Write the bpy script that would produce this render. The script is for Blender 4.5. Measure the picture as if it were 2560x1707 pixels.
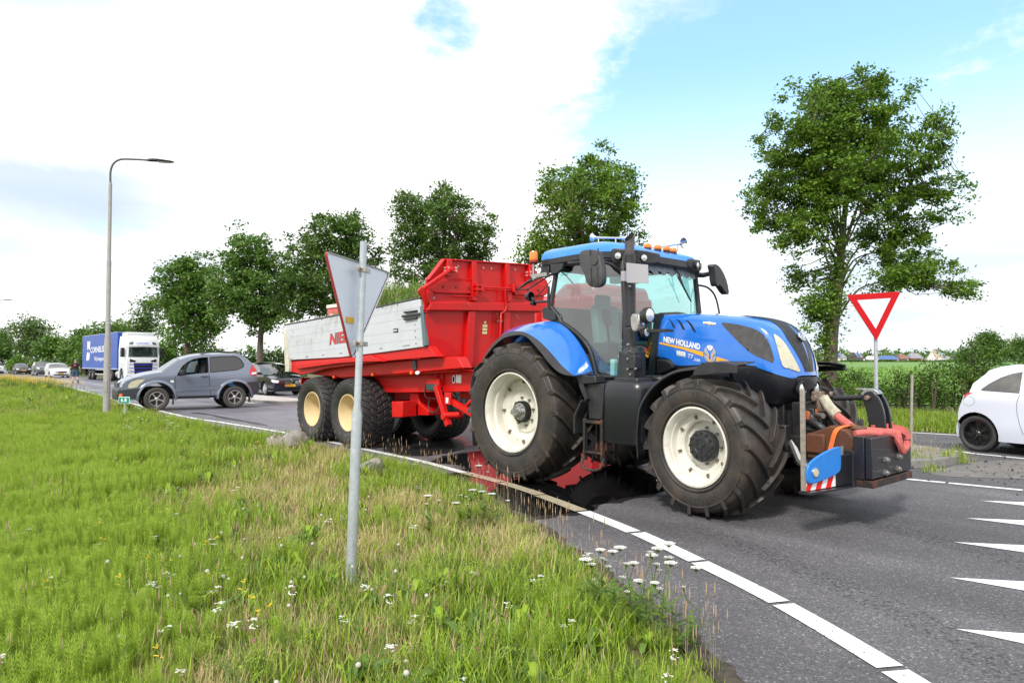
import bpy, bmesh, math, random
import numpy as np
from mathutils import Vector, Matrix, geometry
from mathutils.bvhtree import BVHTree
R = math.radians
random.seed(7)
S = bpy.context.scene
C = S.collection
for o in list(bpy.data.objects): bpy.data.objects.remove(o)

# ---------------------------------------------------------------- camera
cam = bpy.data.cameras.new('camera'); co = bpy.data.objects.new('camera', cam); C.objects.link(co)
cam.lens = 24.5; cam.sensor_width = 36; cam.clip_start = 0.05; cam.clip_end = 6000
co.location = (0, 0, 1.6); co.rotation_euler = (R(90 + 1.713), 0, 0)
S.camera = co

# ---------------------------------------------------------------- light
SUN_EL, SUN_AZ = 44.0, 203.0          # azimuth clockwise from +Y: behind the camera, a little left
sun = bpy.data.lights.new('sun', 'SUN'); so = bpy.data.objects.new('sun', sun); C.objects.link(so)
sun.energy = 2.4; sun.angle = R(9); sun.color = (1.0, .955, .88)
_d = Vector((math.sin(R(SUN_AZ)) * math.cos(R(SUN_EL)), math.cos(R(SUN_AZ)) * math.cos(R(SUN_EL)), math.sin(R(SUN_EL))))
so.rotation_euler = _d.to_track_quat('Z', 'Y').to_euler()
S.view_settings.view_transform = 'Standard'; S.view_settings.look = 'None'
S.view_settings.exposure = 0.62; S.view_settings.gamma = 1
try: S.view_settings.use_curve_mapping = False
except Exception: pass

def world():
    w = bpy.data.worlds.new('World'); S.world = w; w.use_nodes = True
    nt = w.node_tree; nt.nodes.clear(); L = nt.links.new
    N = lambda t, **k: _mk(nt, t, k)
    out = N('ShaderNodeOutputWorld'); bg = N('ShaderNodeBackground')
    sky = N('ShaderNodeTexSky'); sky.sky_type = 'NISHITA'; sky.sun_disc = False
    sky.sun_elevation = R(SUN_EL); sky.sun_rotation = R(SUN_AZ); sky.dust_density = .6; sky.ozone_density = 1.2
    tc = N('ShaderNodeTexCoord')
    # clear sky, lightened towards cyan as the high thin haze does
    mp = N('ShaderNodeMapping'); mp.inputs['Scale'].default_value = (1, 1, 2.6)
    L(tc.outputs['Generated'], mp.inputs['Vector'])
    n1 = N('ShaderNodeTexNoise'); n1.inputs['Scale'].default_value = 3.6; n1.inputs['Detail'].default_value = 12; n1.inputs['Roughness'].default_value = .60
    n1.inputs['Distortion'].default_value = .5
    L(mp.outputs[0], n1.inputs['Vector'])
    def blob(d, r0, r1, amt):            # smooth mask round a direction of the sky
        dd = Vector(d).normalized()
        dot = N('ShaderNodeVectorMath'); dot.operation = 'DOT_PRODUCT'; dot.inputs[1].default_value = dd
        nv = N('ShaderNodeVectorMath'); nv.operation = 'NORMALIZE'; L(tc.outputs['Generated'], nv.inputs[0]); L(nv.outputs[0], dot.inputs[0])
        mr = N('ShaderNodeMapRange'); mr.interpolation_type = 'SMOOTHSTEP'
        mr.inputs['From Min'].default_value = math.cos(R(r1)); mr.inputs['From Max'].default_value = math.cos(R(r0))
        mr.inputs['To Min'].default_value = 0; mr.inputs['To Max'].default_value = amt
        L(dot.outputs['Value'], mr.inputs['Value']); return mr.outputs[0]
    def add(a, b, op='ADD', clamp=False):
        m = N('ShaderNodeMath'); m.operation = op; m.use_clamp = clamp
        for i, q in enumerate((a, b)):
            if hasattr(q, 'default_value') or not isinstance(q, (int, float)): L(q, m.inputs[i])
            else: m.inputs[i].default_value = q
        return m.outputs[0]
    hole = blob((.70, 1, .40), 11, 38, .42)          # the blue half, upper right
    hole = add(hole, blob((-.095, 1, .485), .1, 3.6, .23))
    hole = add(hole, blob((.30, 1, .28), 1, 15, .13))
    nf = N('ShaderNodeTexNoise'); nf.inputs['Scale'].default_value = 11; nf.inputs['Detail'].default_value = 10; nf.inputs['Roughness'].default_value = .68; L(mp.outputs[0], nf.inputs['Vector'])
    hole = add(hole, add(add(nf.outputs['Fac'], .5, 'SUBTRACT'), .34, 'MULTIPLY'))
    cover = add(n1.outputs['Fac'], hole, 'SUBTRACT')
    cm = N('ShaderNodeMapRange'); cm.interpolation_type = 'SMOOTHSTEP'
    cm.inputs['From Min'].default_value = .13; cm.inputs['From Max'].default_value = .40
    L(cover, cm.inputs['Value'])
    # more white towards the horizon
    sx = N('ShaderNodeSeparateXYZ'); L(tc.outputs['Generated'], sx.inputs[0])
    hz = N('ShaderNodeMapRange'); hz.interpolation_type = 'SMOOTHSTEP'
    hz.inputs['From Min'].default_value = .40; hz.inputs['From Max'].default_value = .06
    hz.inputs['To Min'].default_value = 0; hz.inputs['To Max'].default_value = 1
    L(sx.outputs['Z'], hz.inputs['Value'])
    cov = add(cm.outputs[0], hz.outputs[0], 'MAXIMUM', True)
    # cloud body: white with soft grey-blue bases
    n2 = N('ShaderNodeTexNoise'); n2.inputs['Scale'].default_value = 1.1; n2.inputs['Detail'].default_value = 6
    mp2 = N('ShaderNodeMapping'); mp2.inputs['Scale'].default_value = (1, 1, 6); mp2.inputs['Location'].default_value = (3.1, .4, 1.7)
    L(tc.outputs['Generated'], mp2.inputs['Vector']); L(mp2.outputs[0], n2.inputs['Vector'])
    cr = N('ShaderNodeValToRGB'); cr.color_ramp.elements[0].position = .36; cr.color_ramp.elements[0].color = (.66, .74, .84, 1)
    cr.color_ramp.elements[1].position = .47; cr.color_ramp.elements[1].color = (1.0, 1.0, 1.0, 1)
    L(n2.outputs['Fac'], cr.inputs['Fac'])
    gb = blob((-.66, 1, .262), 1, 9, .85)            # the long grey band low on the left
    gb2 = blob((-.48, 1, .255), 1, 7, .5)
    flat = N('ShaderNodeMapRange'); flat.interpolation_type = 'SMOOTHSTEP'
    flat.inputs['From Min'].default_value = .045; flat.inputs['From Max'].default_value = .012
    ab = add(add(sx.outputs['Z'], .212, 'SUBTRACT'), 0, 'ADD'); aab = N('ShaderNodeMath'); aab.operation = 'ABSOLUTE'; L(ab, aab.inputs[0])
    wob = add(add(n1.outputs['Fac'], .5, 'SUBTRACT'), .09, 'MULTIPLY')
    L(add(aab.outputs[0], wob), flat.inputs['Value'])
    bandm = add(add(gb, gb2, 'MAXIMUM'), flat.outputs[0], 'MULTIPLY', True)
    mb_ = N('ShaderNodeMix'); mb_.data_type = 'RGBA'; mb_.inputs[7].default_value = (.50, .60, .72, 1)
    L(bandm, mb_.inputs[0]); L(cr.outputs[0], mb_.inputs[6])
    sk = N('ShaderNodeMix'); sk.data_type = 'RGBA'; sk.blend_type = 'MULTIPLY'; sk.inputs[0].default_value = 1; sk.inputs[7].default_value = (.115, .135, .135, 1)
    L(sky.outputs[0], sk.inputs[6])
    sk2 = N('ShaderNodeMix'); sk2.data_type = 'RGBA'; sk2.blend_type = 'ADD'; sk2.inputs[0].default_value = 1; sk2.inputs[7].default_value = (.17, .29, .40, 1)
    L(sk.outputs[2], sk2.inputs[6])
    fin = N('ShaderNodeMix'); fin.data_type = 'RGBA'; L(cov, fin.inputs[0]); L(sk2.outputs[2], fin.inputs[6]); L(mb_.outputs[2], fin.inputs[7])
    # background strength .1, the colours above scaled to match
    s10 = N('ShaderNodeVectorMath'); s10.operation = 'SCALE'; s10.inputs['Scale'].default_value = 9.0
    L(fin.outputs[2], s10.inputs[0]); L(s10.outputs[0], bg.inputs['Color']); bg.inputs['Strength'].default_value = .1
    L(bg.outputs[0], out.inputs[0])
def _mk(nt, t, k):
    n = nt.nodes.new(t)
    for a, b in k.items(): setattr(n, a, b)
    return n
world()

# ---------------------------------------------------------------- materials
MATS = {}
def mat(name, col, rough=.5, metal=0, coat=0, col2=None, nscale=6, namt=.5, bump=0, bscale=60, spec=.5, detail=6, lo=.42, hi=.62, stretch=None, col3=None, n3=2.0, lo3=.5, hi3=.62, transl=0, rough2=None):
    """procedural material: base colour broken up by noise, optional third colour (dirt, moss, rust), bump"""
    if name in MATS: return MATS[name]
    m = bpy.data.materials.new(name); MATS[name] = m; m.use_nodes = True
    nt = m.node_tree; L = nt.links.new; p = nt.nodes['Principled BSDF']
    p.inputs['Base Color'].default_value = (*col, 1); p.inputs['Roughness'].default_value = rough
    p.inputs['Metallic'].default_value = metal; p.inputs['Coat Weight'].default_value = coat; p.inputs['Coat Roughness'].default_value = .04
    p.inputs['Specular IOR Level'].default_value = spec
    tc = nt.nodes.new('ShaderNodeTexCoord'); v = tc.outputs['Object']
    if stretch:
        mp = nt.nodes.new('ShaderNodeMapping'); mp.inputs['Scale'].default_value = stretch; L(v, mp.inputs[0]); v = mp.outputs[0]
    last = None
    def ramp(scale, a, b, det=detail):
        n = nt.nodes.new('ShaderNodeTexNoise'); n.inputs['Scale'].default_value = scale; n.inputs['Detail'].default_value = det; n.inputs['Roughness'].default_value = .62
        L(v, n.inputs['Vector']); r = nt.nodes.new('ShaderNodeMapRange'); r.inputs['From Min'].default_value = a; r.inputs['From Max'].default_value = b
        L(n.outputs['Fac'], r.inputs['Value']); return r.outputs[0], n
    if col2 is not None:
        f, _ = ramp(nscale, lo, hi)
        if namt != 1:
            mm = nt.nodes.new('ShaderNodeMath'); mm.operation = 'MULTIPLY'; mm.inputs[1].default_value = namt; L(f, mm.inputs[0]); f = mm.outputs[0]
        mx = nt.nodes.new('ShaderNodeMix'); mx.data_type = 'RGBA'; mx.inputs[6].default_value = (*col, 1); mx.inputs[7].default_value = (*col2, 1)
        L(f, mx.inputs[0]); last = mx.outputs[2]
        if rough2 is not None:
            rm = nt.nodes.new('ShaderNodeMix'); rm.inputs[2].default_value = rough; rm.inputs[3].default_value = rough2; L(f, rm.inputs[0]); L(rm.outputs[0], p.inputs['Roughness'])
    if col3 is not None:
        f, _ = ramp(n3, lo3, hi3)
        mx = nt.nodes.new('ShaderNodeMix'); mx.data_type = 'RGBA'
        if last is not None: L(last, mx.inputs[6])
        else: mx.inputs[6].default_value = (*col, 1)
        mx.inputs[7].default_value = (*col3, 1); L(f, mx.inputs[0]); last = mx.outputs[2]
    if last is not None: L(last, p.inputs['Base Color'])
    if bump:
        n = nt.nodes.new('ShaderNodeTexNoise'); n.inputs['Scale'].default_value = bscale; n.inputs['Detail'].default_value = 4; L(v, n.inputs['Vector'])
        b = nt.nodes.new('ShaderNodeBump'); b.inputs['Strength'].default_value = bump; b.inputs['Distance'].default_value = .01
        L(n.outputs['Fac'], b.inputs['Height']); L(b.outputs[0], p.inputs['Normal'])
    if transl:
        t = nt.nodes.new('ShaderNodeBsdfTranslucent'); ms = nt.nodes.new('ShaderNodeMixShader'); ms.inputs[0].default_value = transl
        if last is not None: L(last, t.inputs['Color'])
        else: t.inputs['Color'].default_value = (*col, 1)
        L(p.outputs[0], ms.inputs[1]); L(t.outputs[0], ms.inputs[2]); L(ms.outputs[0], nt.nodes['Material Output'].inputs['Surface'])
    return m
def glass(name, tint=(.75, .9, .88), trans=.8, rough=.02, refl=.10):
    """thin pane: mirror-like at glancing angles, tinted see-through otherwise"""
    if name in MATS: return MATS[name]
    m = bpy.data.materials.new(name); MATS[name] = m; m.use_nodes = True; nt = m.node_tree; L = nt.links.new
    nt.nodes.remove(nt.nodes['Principled BSDF'])
    g = nt.nodes.new('ShaderNodeBsdfGlossy'); g.inputs['Roughness'].default_value = rough; g.inputs['Color'].default_value = (1, 1, 1, 1)
    t = nt.nodes.new('ShaderNodeBsdfTransparent'); t.inputs['Color'].default_value = (*[c * trans for c in tint], 1)
    ge = nt.nodes.new('ShaderNodeNewGeometry'); dt = nt.nodes.new('ShaderNodeVectorMath'); dt.operation = 'DOT_PRODUCT'; L(ge.outputs['Normal'], dt.inputs[0]); L(ge.outputs['Incoming'], dt.inputs[1])
    def mth(op, a, b=None, cl=False):
        q = nt.nodes.new('ShaderNodeMath'); q.operation = op; q.use_clamp = cl
        for i, z in enumerate((a, b)):
            if z is None: continue
            if isinstance(z, (int, float)): q.inputs[i].default_value = z
            else: L(z, q.inputs[i])
        return q.outputs[0]
    fr = mth('POWER', mth('SUBTRACT', 1.0, mth('ABSOLUTE', dt.outputs['Value'])), 4.0)
    fr = mth('ADD', mth('MULTIPLY', fr, 1 - refl), refl, True)
    ms = nt.nodes.new('ShaderNodeMixShader'); L(fr, ms.inputs[0]); L(t.outputs[0], ms.inputs[1]); L(g.outputs[0], ms.inputs[2])
    L(ms.outputs[0], nt.nodes['Material Output'].inputs['Surface']); return m

blue = mat('tractor_blue_paint', (.012, .15, .62), .22, 0, .8, col2=(.03, .19, .64), nscale=3, namt=.6)
blue2 = mat('roof_blue_paint', (.02, .22, .66), .3, 0, .5, col2=(.05, .24, .66), nscale=5)
blk = mat('black_plastic', (.022, .023, .026), .42, col2=(.05, .05, .052), nscale=9, lo=.45, hi=.75, bump=.05, bscale=150)
blk2 = mat('worn_black_panel', (.012, .013, .018), .34, col2=(.10, .10, .11), nscale=30, lo=.66, hi=.74, namt=.7, coat=.2)
dark = mat('dark_void', (.006, .006, .007), .8)
rubber = mat('tyre_rubber', (.024, .022, .021), .50, col2=(.095, .068, .052), nscale=4, lo=.40, hi=.66, bump=.25, bscale=25, col3=(.085, .078, .07), n3=9, lo3=.60, hi3=.8)
rubber_clean = mat('car_tyre_rubber', (.02, .02, .021), .6, col2=(.04, .038, .035), nscale=8)
rimw = mat('rim_off_white', (.66, .64, .56), .32, col2=(.36, .30, .21), nscale=8, lo=.52, hi=.74, coat=.25)
rimc = mat('rim_cream', (.66, .52, .29), .4, col2=(.30, .20, .10), nscale=11, lo=.62, hi=.75)
steel = mat('bare_steel', (.42, .42, .41), .35, .8, col2=(.25, .18, .12), nscale=20, lo=.5, hi=.7)
galv = mat('galvanised_steel', (.52, .56, .60), .42, .45, col2=(.36, .40, .44), nscale=14, lo=.38, hi=.62, col3=(.62, .66, .70), n3=40, lo3=.55, hi3=.7)
grayp = mat('grey_painted_pole', (.33, .32, .31), .55, col2=(.25, .245, .24), nscale=8, col3=(.2, .22, .16), n3=1.5, lo3=.56, hi3=.8)
red = mat('red_trailer_paint', (.60, .004, .005), .45, 0, .15, spec=.3, col2=(.50, .012, .012), nscale=4, namt=.8, col3=(.42, .07, .05), n3=7, lo3=.66, hi3=.85)
redd = mat('red_chassis_paint', (.58, .006, .005), .45, 0, .1, spec=.3, col2=(.40, .03, .02), nscale=6, lo=.5, hi=.75)
alu = mat('white_aluminium_panel', (.56, .585, .63), .4, .15, col2=(.50, .52, .55), nscale=3, col3=(.40, .37, .31), n3=5, lo3=.64, hi3=.75, stretch=(1, 1, .4))
rust = mat('rusty_steel', (.14, .045, .018), .7, .2, col2=(.05, .035, .03), nscale=9, lo=.4, hi=.6, bump=.3, bscale=80)
orange = mat('orange_lens', (.95, .22, .02), .12, 0, .6)
redlens = mat('red_lens', (.55, .01, .01), .12, 0, .7)
clear = mat('headlamp_lens', (.50, .47, .34), .16, .0, .5, col2=(.62, .60, .48), nscale=14)
chrome = mat('chrome', (.75, .77, .8), .08, 1)
silver = mat('silver_reflector', (.8, .8, .8), .15, .9)
plate = mat('yellow_plate', (.85, .42, .02), .4)
orangep = mat('orange_decal', (.93, .40, .02), .35)
whitep = mat('white_paint_flat', (.80, .82, .84), .35)
greyplate = mat('blank_grey_plate', (.40, .39, .43), .6)
cabglass = glass('cab_glass', (.60, .92, .90), .88, refl=.15)
darkglass = glass('dark_tinted_glass', (.12, .13, .13), .5)
carglass = glass('car_glass', (.5, .6, .58), .55, refl=.22)
strap = mat('pink_webbing', (.66, .16, .14), .8, col2=(.30, .05, .05), nscale=3, stretch=(1, 40, 40), lo=.5, hi=.56, bump=.3, bscale=200)
strapw = mat('dirty_pale_webbing', (.50, .46, .36), .85, col2=(.22, .2, .15), nscale=20, bump=.3, bscale=150)
strapo = mat('orange_webbing', (.80, .17, .04), .7)
interior = mat('dark_interior', (.03, .03, .032), .7)
interior2 = mat('grey_interior', (.24, .26, .27), .7)

# ---------------------------------------------------------------- helpers
def tag(o, label=None, cat=None, group=None, kind=None):
    if label: o['label'] = label
    if cat: o['category'] = cat
    if group: o['group'] = group
    if kind: o['kind'] = kind
    return o
def thing(name, label, cat, loc=(0, 0, 0), rz=0, group=None):
    o = bpy.data.objects.new(name, None); C.objects.link(o); o.empty_display_size = .2
    o.location = loc; o.rotation_euler = (0, 0, rz); return tag(o, label, cat, group)
class MB:
    def __init__(s): s.v = []; s.f = []; s.m = []; s.xf = None
    def add(s, vs, fs, mi=0):
        b = len(s.v)
        if s.xf is not None: vs = [s.xf @ Vector(p) for p in vs]
        s.v += [tuple(p) for p in vs]; s.f += [tuple(i + b for i in f) for f in fs]; s.m += [mi] * len(fs)
        return s
    def box(s, c, d, mi=0, rot=None):
        x, y, z = [q / 2 for q in d]; P = [Vector((i * x, j * y, k * z)) for i in (-1, 1) for j in (-1, 1) for k in (-1, 1)]
        if rot is not None:
            if isinstance(rot, (int, float)): M = Matrix.Rotation(rot, 3, 'Z')
            else: M = Matrix.Rotation(rot[2], 3, 'Z') @ Matrix.Rotation(rot[1], 3, 'Y') @ Matrix.Rotation(rot[0], 3, 'X')
            P = [M @ p for p in P]
        P = [p + Vector(c) for p in P]
        return s.add(P, [(0, 1, 3, 2), (4, 6, 7, 5), (0, 4, 5, 1), (2, 3, 7, 6), (0, 2, 6, 4), (1, 5, 7, 3)], mi)
    def tube(s, pts, r, n=10, mi=0, caps=True, flat=1.0, up=None):
        pts = [Vector(p) for p in pts]; k = len(pts); rr = r if hasattr(r, '__len__') else [r] * k
        V = []; prev = None
        for i, p in enumerate(pts):
            t = (pts[min(i + 1, k - 1)] - pts[max(i - 1, 0)])
            t = t.normalized() if t.length > 1e-9 else Vector((0, 0, 1))
            if prev is None:
                a = Vector(up) if up else (Vector((0, 0, 1)) if abs(t.z) < .9 else Vector((1, 0, 0)))
            else: a = prev
            a = (a - t * a.dot(t)); a = a.normalized() if a.length > 1e-6 else t.orthogonal().normalized()
            b = t.cross(a); prev = a
            for j in range(n):
                q = 2 * math.pi * j / n; V.append(p + (a * math.cos(q) * flat + b * math.sin(q)) * rr[i])
        F = [(i * n + j, i * n + (j + 1) % n, (i + 1) * n + (j + 1) % n, (i + 1) * n + j) for i in range(k - 1) for j in range(n)]
        if caps: F += [tuple(range(n - 1, -1, -1)), tuple(range((k - 1) * n, k * n))]
        return s.add(V, F, mi)
    def cyl(s, a, b, r, n=20, mi=0, r2=None, caps=True): return s.tube([a, b], [r, r if r2 is None else r2], n, mi, caps)
    def lathe(s, prof, n=32, c=(0, 0, 0), axis='y', mi=0, close=False, caps=False):
        """prof: (radius, height along axis); mi may be a list per profile segment"""
        V = []
        for r, h in prof:
            for j in range(n):
                q = 2 * math.pi * j / n; a, b = r * math.cos(q), r * math.sin(q)
                V.append({'y': (c[0] + a, c[1] + h, c[2] + b), 'z': (c[0] + a, c[1] + b, c[2] + h), 'x': (c[0] + h, c[1] + a, c[2] + b)}[axis])
        k = len(prof)
        for i in range(k if close else k - 1):
            i2 = (i + 1) % k; m = mi[i] if hasattr(mi, '__len__') else mi
            F = [(i * n + j, i * n + (j + 1) % n, i2 * n + (j + 1) % n, i2 * n + j) for j in range(n)]
            s.add(V, F, m) if False else s._ringf(V, F, m, i == 0)
        if caps: s.f += [tuple(s._b + q for q in range(n)), tuple(s._b + (k - 1) * n + q for q in range(n - 1, -1, -1))]; s.m += [mi if not hasattr(mi, '__len__') else mi[0]] * 2
        return s
    def _ringf(s, V, F, m, first):
        if first:
            s._b = len(s.v)
            if s.xf is not None: V = [s.xf @ Vector(p) for p in V]
            s.v += [tuple(p) for p in V]
        s.f += [tuple(i + s._b for i in f) for f in F]; s.m += [m] * len(F)
    def prism(s, poly, a, b, axis='y', mi=0):
        """polygon in the plane across axis, pushed from a to b. axis y: (x,z); x: (y,z); z: (x,y)"""
        def P(u, v, h): return {'y': (u, h, v), 'x': (h, u, v), 'z': (u, v, h)}[axis]
        n = len(poly); V = [P(u, v, a) for u, v in poly] + [P(u, v, b) for u, v in poly]
        F = [tuple(range(n)), tuple(range(2 * n - 1, n - 1, -1))] + [(i, i + n, (i + 1) % n + n, (i + 1) % n) for i in range(n)]
        return s.add(V, F, mi)
    def loft(s, rings, mi=0, closed=True, caps=True):
        n = len(rings[0]); V = [p for r in rings for p in r]; F = []
        for i in range(len(rings) - 1):
            for j in range(n if closed else n - 1): F.append((i * n + j, i * n + (j + 1) % n, (i + 1) * n + (j + 1) % n, (i + 1) * n + j))
        if caps and closed: F += [tuple(range(n - 1, -1, -1)), tuple(range((len(rings) - 1) * n, len(rings) * n))]
        return s.add(V, F, mi)
    def mesh(s, name):
        me = bpy.data.meshes.new(name); me.from_pydata([tuple(p) for p in s.v], [], s.f); return me
    def halves(s):
        out = []
        for sg in (-1, 1):
            k = MB(); mp = {}
            for f, m in zip(s.f, s.m):
                if (sum(s.v[i][1] for i in f) > 0) != (sg > 0): continue
                nf = []
                for i in f:
                    if i not in mp: mp[i] = len(k.v); k.v.append(s.v[i])
                    nf.append(mp[i])
                k.f.append(tuple(nf)); k.m.append(m)
            if k.f: out.append(k)
        return out
    def build2(s, *a, **k): return [h.build(*a, **k) for h in s.halves()]
    def pieces(s, gap=.012):
        if len(s.f) > 7000: return [s]
        up = list(range(len(s.v)))
        def fd(i):
            while up[i] != i: up[i] = up[up[i]]; i = up[i]
            return i
        for f in s.f:
            a = fd(f[0])
            for i in f[1:]: up[fd(i)] = a
        co = {}
        for q, f in enumerate(s.f): co.setdefault(fd(f[0]), []).append(q)
        if len(co) == 1: return [s]
        bx = []
        for fs in co.values():
            P = [s.v[i] for q in fs for i in s.f[q]]; bx.append([[min(p[k] for p in P) - gap for k in range(3)], [max(p[k] for p in P) + gap for k in range(3)], fs])
        done = False
        while not done:
            done = True; out = []
            for b in bx:
                for c in out:
                    if all(b[0][k] <= c[1][k] and c[0][k] <= b[1][k] for k in range(3)):
                        c[0] = [min(x, y) for x, y in zip(b[0], c[0])]; c[1] = [max(x, y) for x, y in zip(b[1], c[1])]; c[2] = c[2] + b[2]; done = False; break
                else: out.append(b)
            bx = out
        if len(bx) == 1 or len(bx) > 95: return [s]
        res = []
        for b in bx:
            k = MB(); mp = {}
            for q in b[2]:
                nf = []
                for i in s.f[q]:
                    if i not in mp: mp[i] = len(k.v); k.v.append(s.v[i])
                    nf.append(mp[i])
                k.f.append(tuple(nf)); k.m.append(s.m[q])
            res.append(k)
        return res
    def build(s, name, mats, parent=None, bevel=0, smooth=35, label=None, segs=2, fix=True):
        if parent is not None and fix and not any(w in name for w in ('letter', 'writing', 'stem', 'trunk', 'chassis', 'maker', 'cab_frame')):
            ps = s.pieces()
            if len(ps) > 1:
                nm = name[:-1] if name.endswith(('bolts', 'vents', 'stickers', 'hoses', 'pins', 'bottles', 'stripes')) else name
                return [p._build(nm, mats, parent, bevel, smooth, label, segs, fix) for p in ps][0]
        return s._build(name, mats, parent, bevel, smooth, label, segs, fix)
    def _build(s, name, mats, parent=None, bevel=0, smooth=35, label=None, segs=2, fix=True):
        me = s.mesh(name)
        if fix:
            bm = bmesh.new(); bm.from_mesh(me); 
            for i, f in enumerate(bm.faces): f.material_index = s.m[i]
            bmesh.ops.recalc_face_normals(bm, faces=bm.faces); bm.to_mesh(me); bm.free()
        else: me.polygons.foreach_set('material_index', s.m)
        if not isinstance(mats, (list, tuple)): mats = [mats]
        for m in mats: me.materials.append(m)
        if smooth: me.shade_smooth(); me.set_sharp_from_angle(angle=R(smooth))
        else: me.shade_flat()
        o = bpy.data.objects.new(name, me); C.objects.link(o)
        if parent: o.parent = parent
        if bevel:
            b = o.modifiers.new('bevel', 'BEVEL'); b.width = bevel; b.segments = segs; b.limit_method = 'ANGLE'; b.angle_limit = R(40); b.harden_normals = False
        if label: o['label'] = label
        return o
def pip(x, y, poly):
    ins = False; n = len(poly); j = n - 1
    for i in range(n):
        xi, yi = poly[i]; xj, yj = poly[j]
        if (yi > y) != (yj > y) and x < (xj - xi) * (y - yi) / (yj - yi) + xi: ins = not ins
        j = i
    return ins
def dens(poly, step, closed=True):
    out = []; n = len(poly)
    for i in range(n if closed else n - 1):
        a = Vector(poly[i]); b = Vector(poly[(i + 1) % n]); k = max(1, int((b - a).length / step + .5))
        out += [tuple(a.lerp(b, t / k)) for t in range(k)]
    if not closed: out.append(tuple(poly[-1]))
    return out
def smooth_poly(pts, it=2, closed=True):
    for _ in range(it):
        n = len(pts); q = []
        rng = range(n) if closed else range(n - 1)
        if not closed: q.append(pts[0])
        for i in rng:
            a = pts[i]; b = pts[(i + 1) % n]
            q.append(tuple(a[k] * .75 + b[k] * .25 for k in range(len(a)))); q.append(tuple(a[k] * .25 + b[k] * .75 for k in range(len(a))))
        if not closed: q.append(pts[-1])
        pts = q
    return pts
def panel2d(outline, holes=(), step=.06):
    """triangulate a 2-D polygon with holes and interior points"""
    loops = [dens(outline, step)] + [dens(h, step) for h in holes]
    V = []; Eg = []
    for lp in loops:
        b = len(V); V += [Vector(p) for p in lp]; n = len(lp); Eg += [(b + i, b + (i + 1) % n) for i in range(n)]
    xs = [p[0] for p in outline]; ys = [p[1] for p in outline]; nb = len(V)
    x = min(xs) + step * .5; row = 0
    while x < max(xs):
        y = min(ys) + step * .5 + (row % 2) * step * .3
        while y < max(ys):
            if pip(x, y, outline) and not any(pip(x, y, h) for h in holes):
                V.append(Vector((x, y)))
            y += step
        x += step; row += 1
    r = geometry.delaunay_2d_cdt(V, Eg, [], 0, 1e-5)
    vs = [tuple(p) for p in r[0]]; fs = []
    for f in r[2]:
        cx = sum(vs[i][0] for i in f) / len(f); cy = sum(vs[i][1] for i in f) / len(f)
        if pip(cx, cy, outline) and not any(pip(cx, cy, h) for h in holes): fs.append(tuple(f))
    return vs, fs
def bvh_of(obs):
    V = []; F = []
    for o in obs:
        M = o.matrix_local; b = len(V); V += [M @ v.co for v in o.data.vertices]; F += [tuple(b + i for i in p.vertices) for p in o.data.polygons]
    return BVHTree.FromPolygons(V, F)
def patch(mb, bvh, outline, axis='y', side=-1, off=.004, mi=0, holes=(), step=.05, thick=0):
    """lay a 2-D outline onto a surface: cast along axis from outside, lift it by off. axis y: outline (x,z); x: (y,z); z: (x,y)"""
    vs, fs = panel2d(outline, holes, step); P = []; ok = True
    for u, v in vs:
        if axis == 'y': o = Vector((u, side * 9, v)); d = Vector((0, -side, 0))
        elif axis == 'x': o = Vector((side * 19, u, v)); d = Vector((-side, 0, 0))
        else: o = Vector((u, v, side * 9)); d = Vector((0, 0, -side))
        h, nn, _, _ = bvh.ray_cast(o, d)
        if h is None: P.append(None); continue
        if nn.dot(d) > 0: nn = -nn
        P.append(h + (nn * .5 - d * .5).normalized() * off)
    good = [f for f in fs if all(P[i] is not None for i in f)]
    P = [p if p is not None else Vector((0, 0, 0)) for p in P]
    used = sorted({i for f in good for i in f}); mp = {i: k for k, i in enumerate(used)}
    mb.add([P[i] for i in used], [tuple(mp[i] for i in f) for f in good], mi); return mb
def text_geo(s, size=1, bold=0, shear=0, sx=1.0, align='LEFT', space=1.0):
    c = bpy.data.curves.new('t', 'FONT'); c.body = s; c.size = size; c.offset = bold; c.shear = shear; c.align_x = align; c.align_y = 'CENTER'; c.space_character = space; c.resolution_u = 3
    o = bpy.data.objects.new('t', c); C.objects.link(o); bpy.context.view_layer.update()
    me = bpy.data.meshes.new_from_object(o.evaluated_get(bpy.context.evaluated_depsgraph_get()))
    vs = [(v.co.x * sx, v.co.y) for v in me.vertices]; fs = [tuple(p.vertices) for p in me.polygons]
    bpy.data.objects.remove(o); bpy.data.curves.remove(c); bpy.data.meshes.remove(me)
    return vs, fs
def put_text(mb, s, org, ux, uy, size, mi=0, **k):
    """flat lettering: org point, ux right vector, uy up vector"""
    vs, fs = text_geo(s, size, **k); o = Vector(org); ux = Vector(ux); uy = Vector(uy)
    mb.add([o + ux * a + uy * b for a, b in vs], fs, mi)
def put_text_on(mb, s, bvh, org, ux, uy, size, side=-1, off=.006, mi=0, **k):
    """lettering laid on a curved side: org, ux, uy in (x,z)"""
    vs, fs = text_geo(s, size, **k); P = []
    for a, b in vs:
        u = org[0] + ux[0] * a + uy[0] * b; v = org[1] + ux[1] * a + uy[1] * b
        h, nn, _, _ = bvh.ray_cast(Vector((u, side * 9, v)), Vector((0, -side, 0)))
        P.append((h if h is not None else Vector((u, side * .5, v))) + Vector((0, side * off, 0)))
    mb.add(P, fs, mi)
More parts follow.
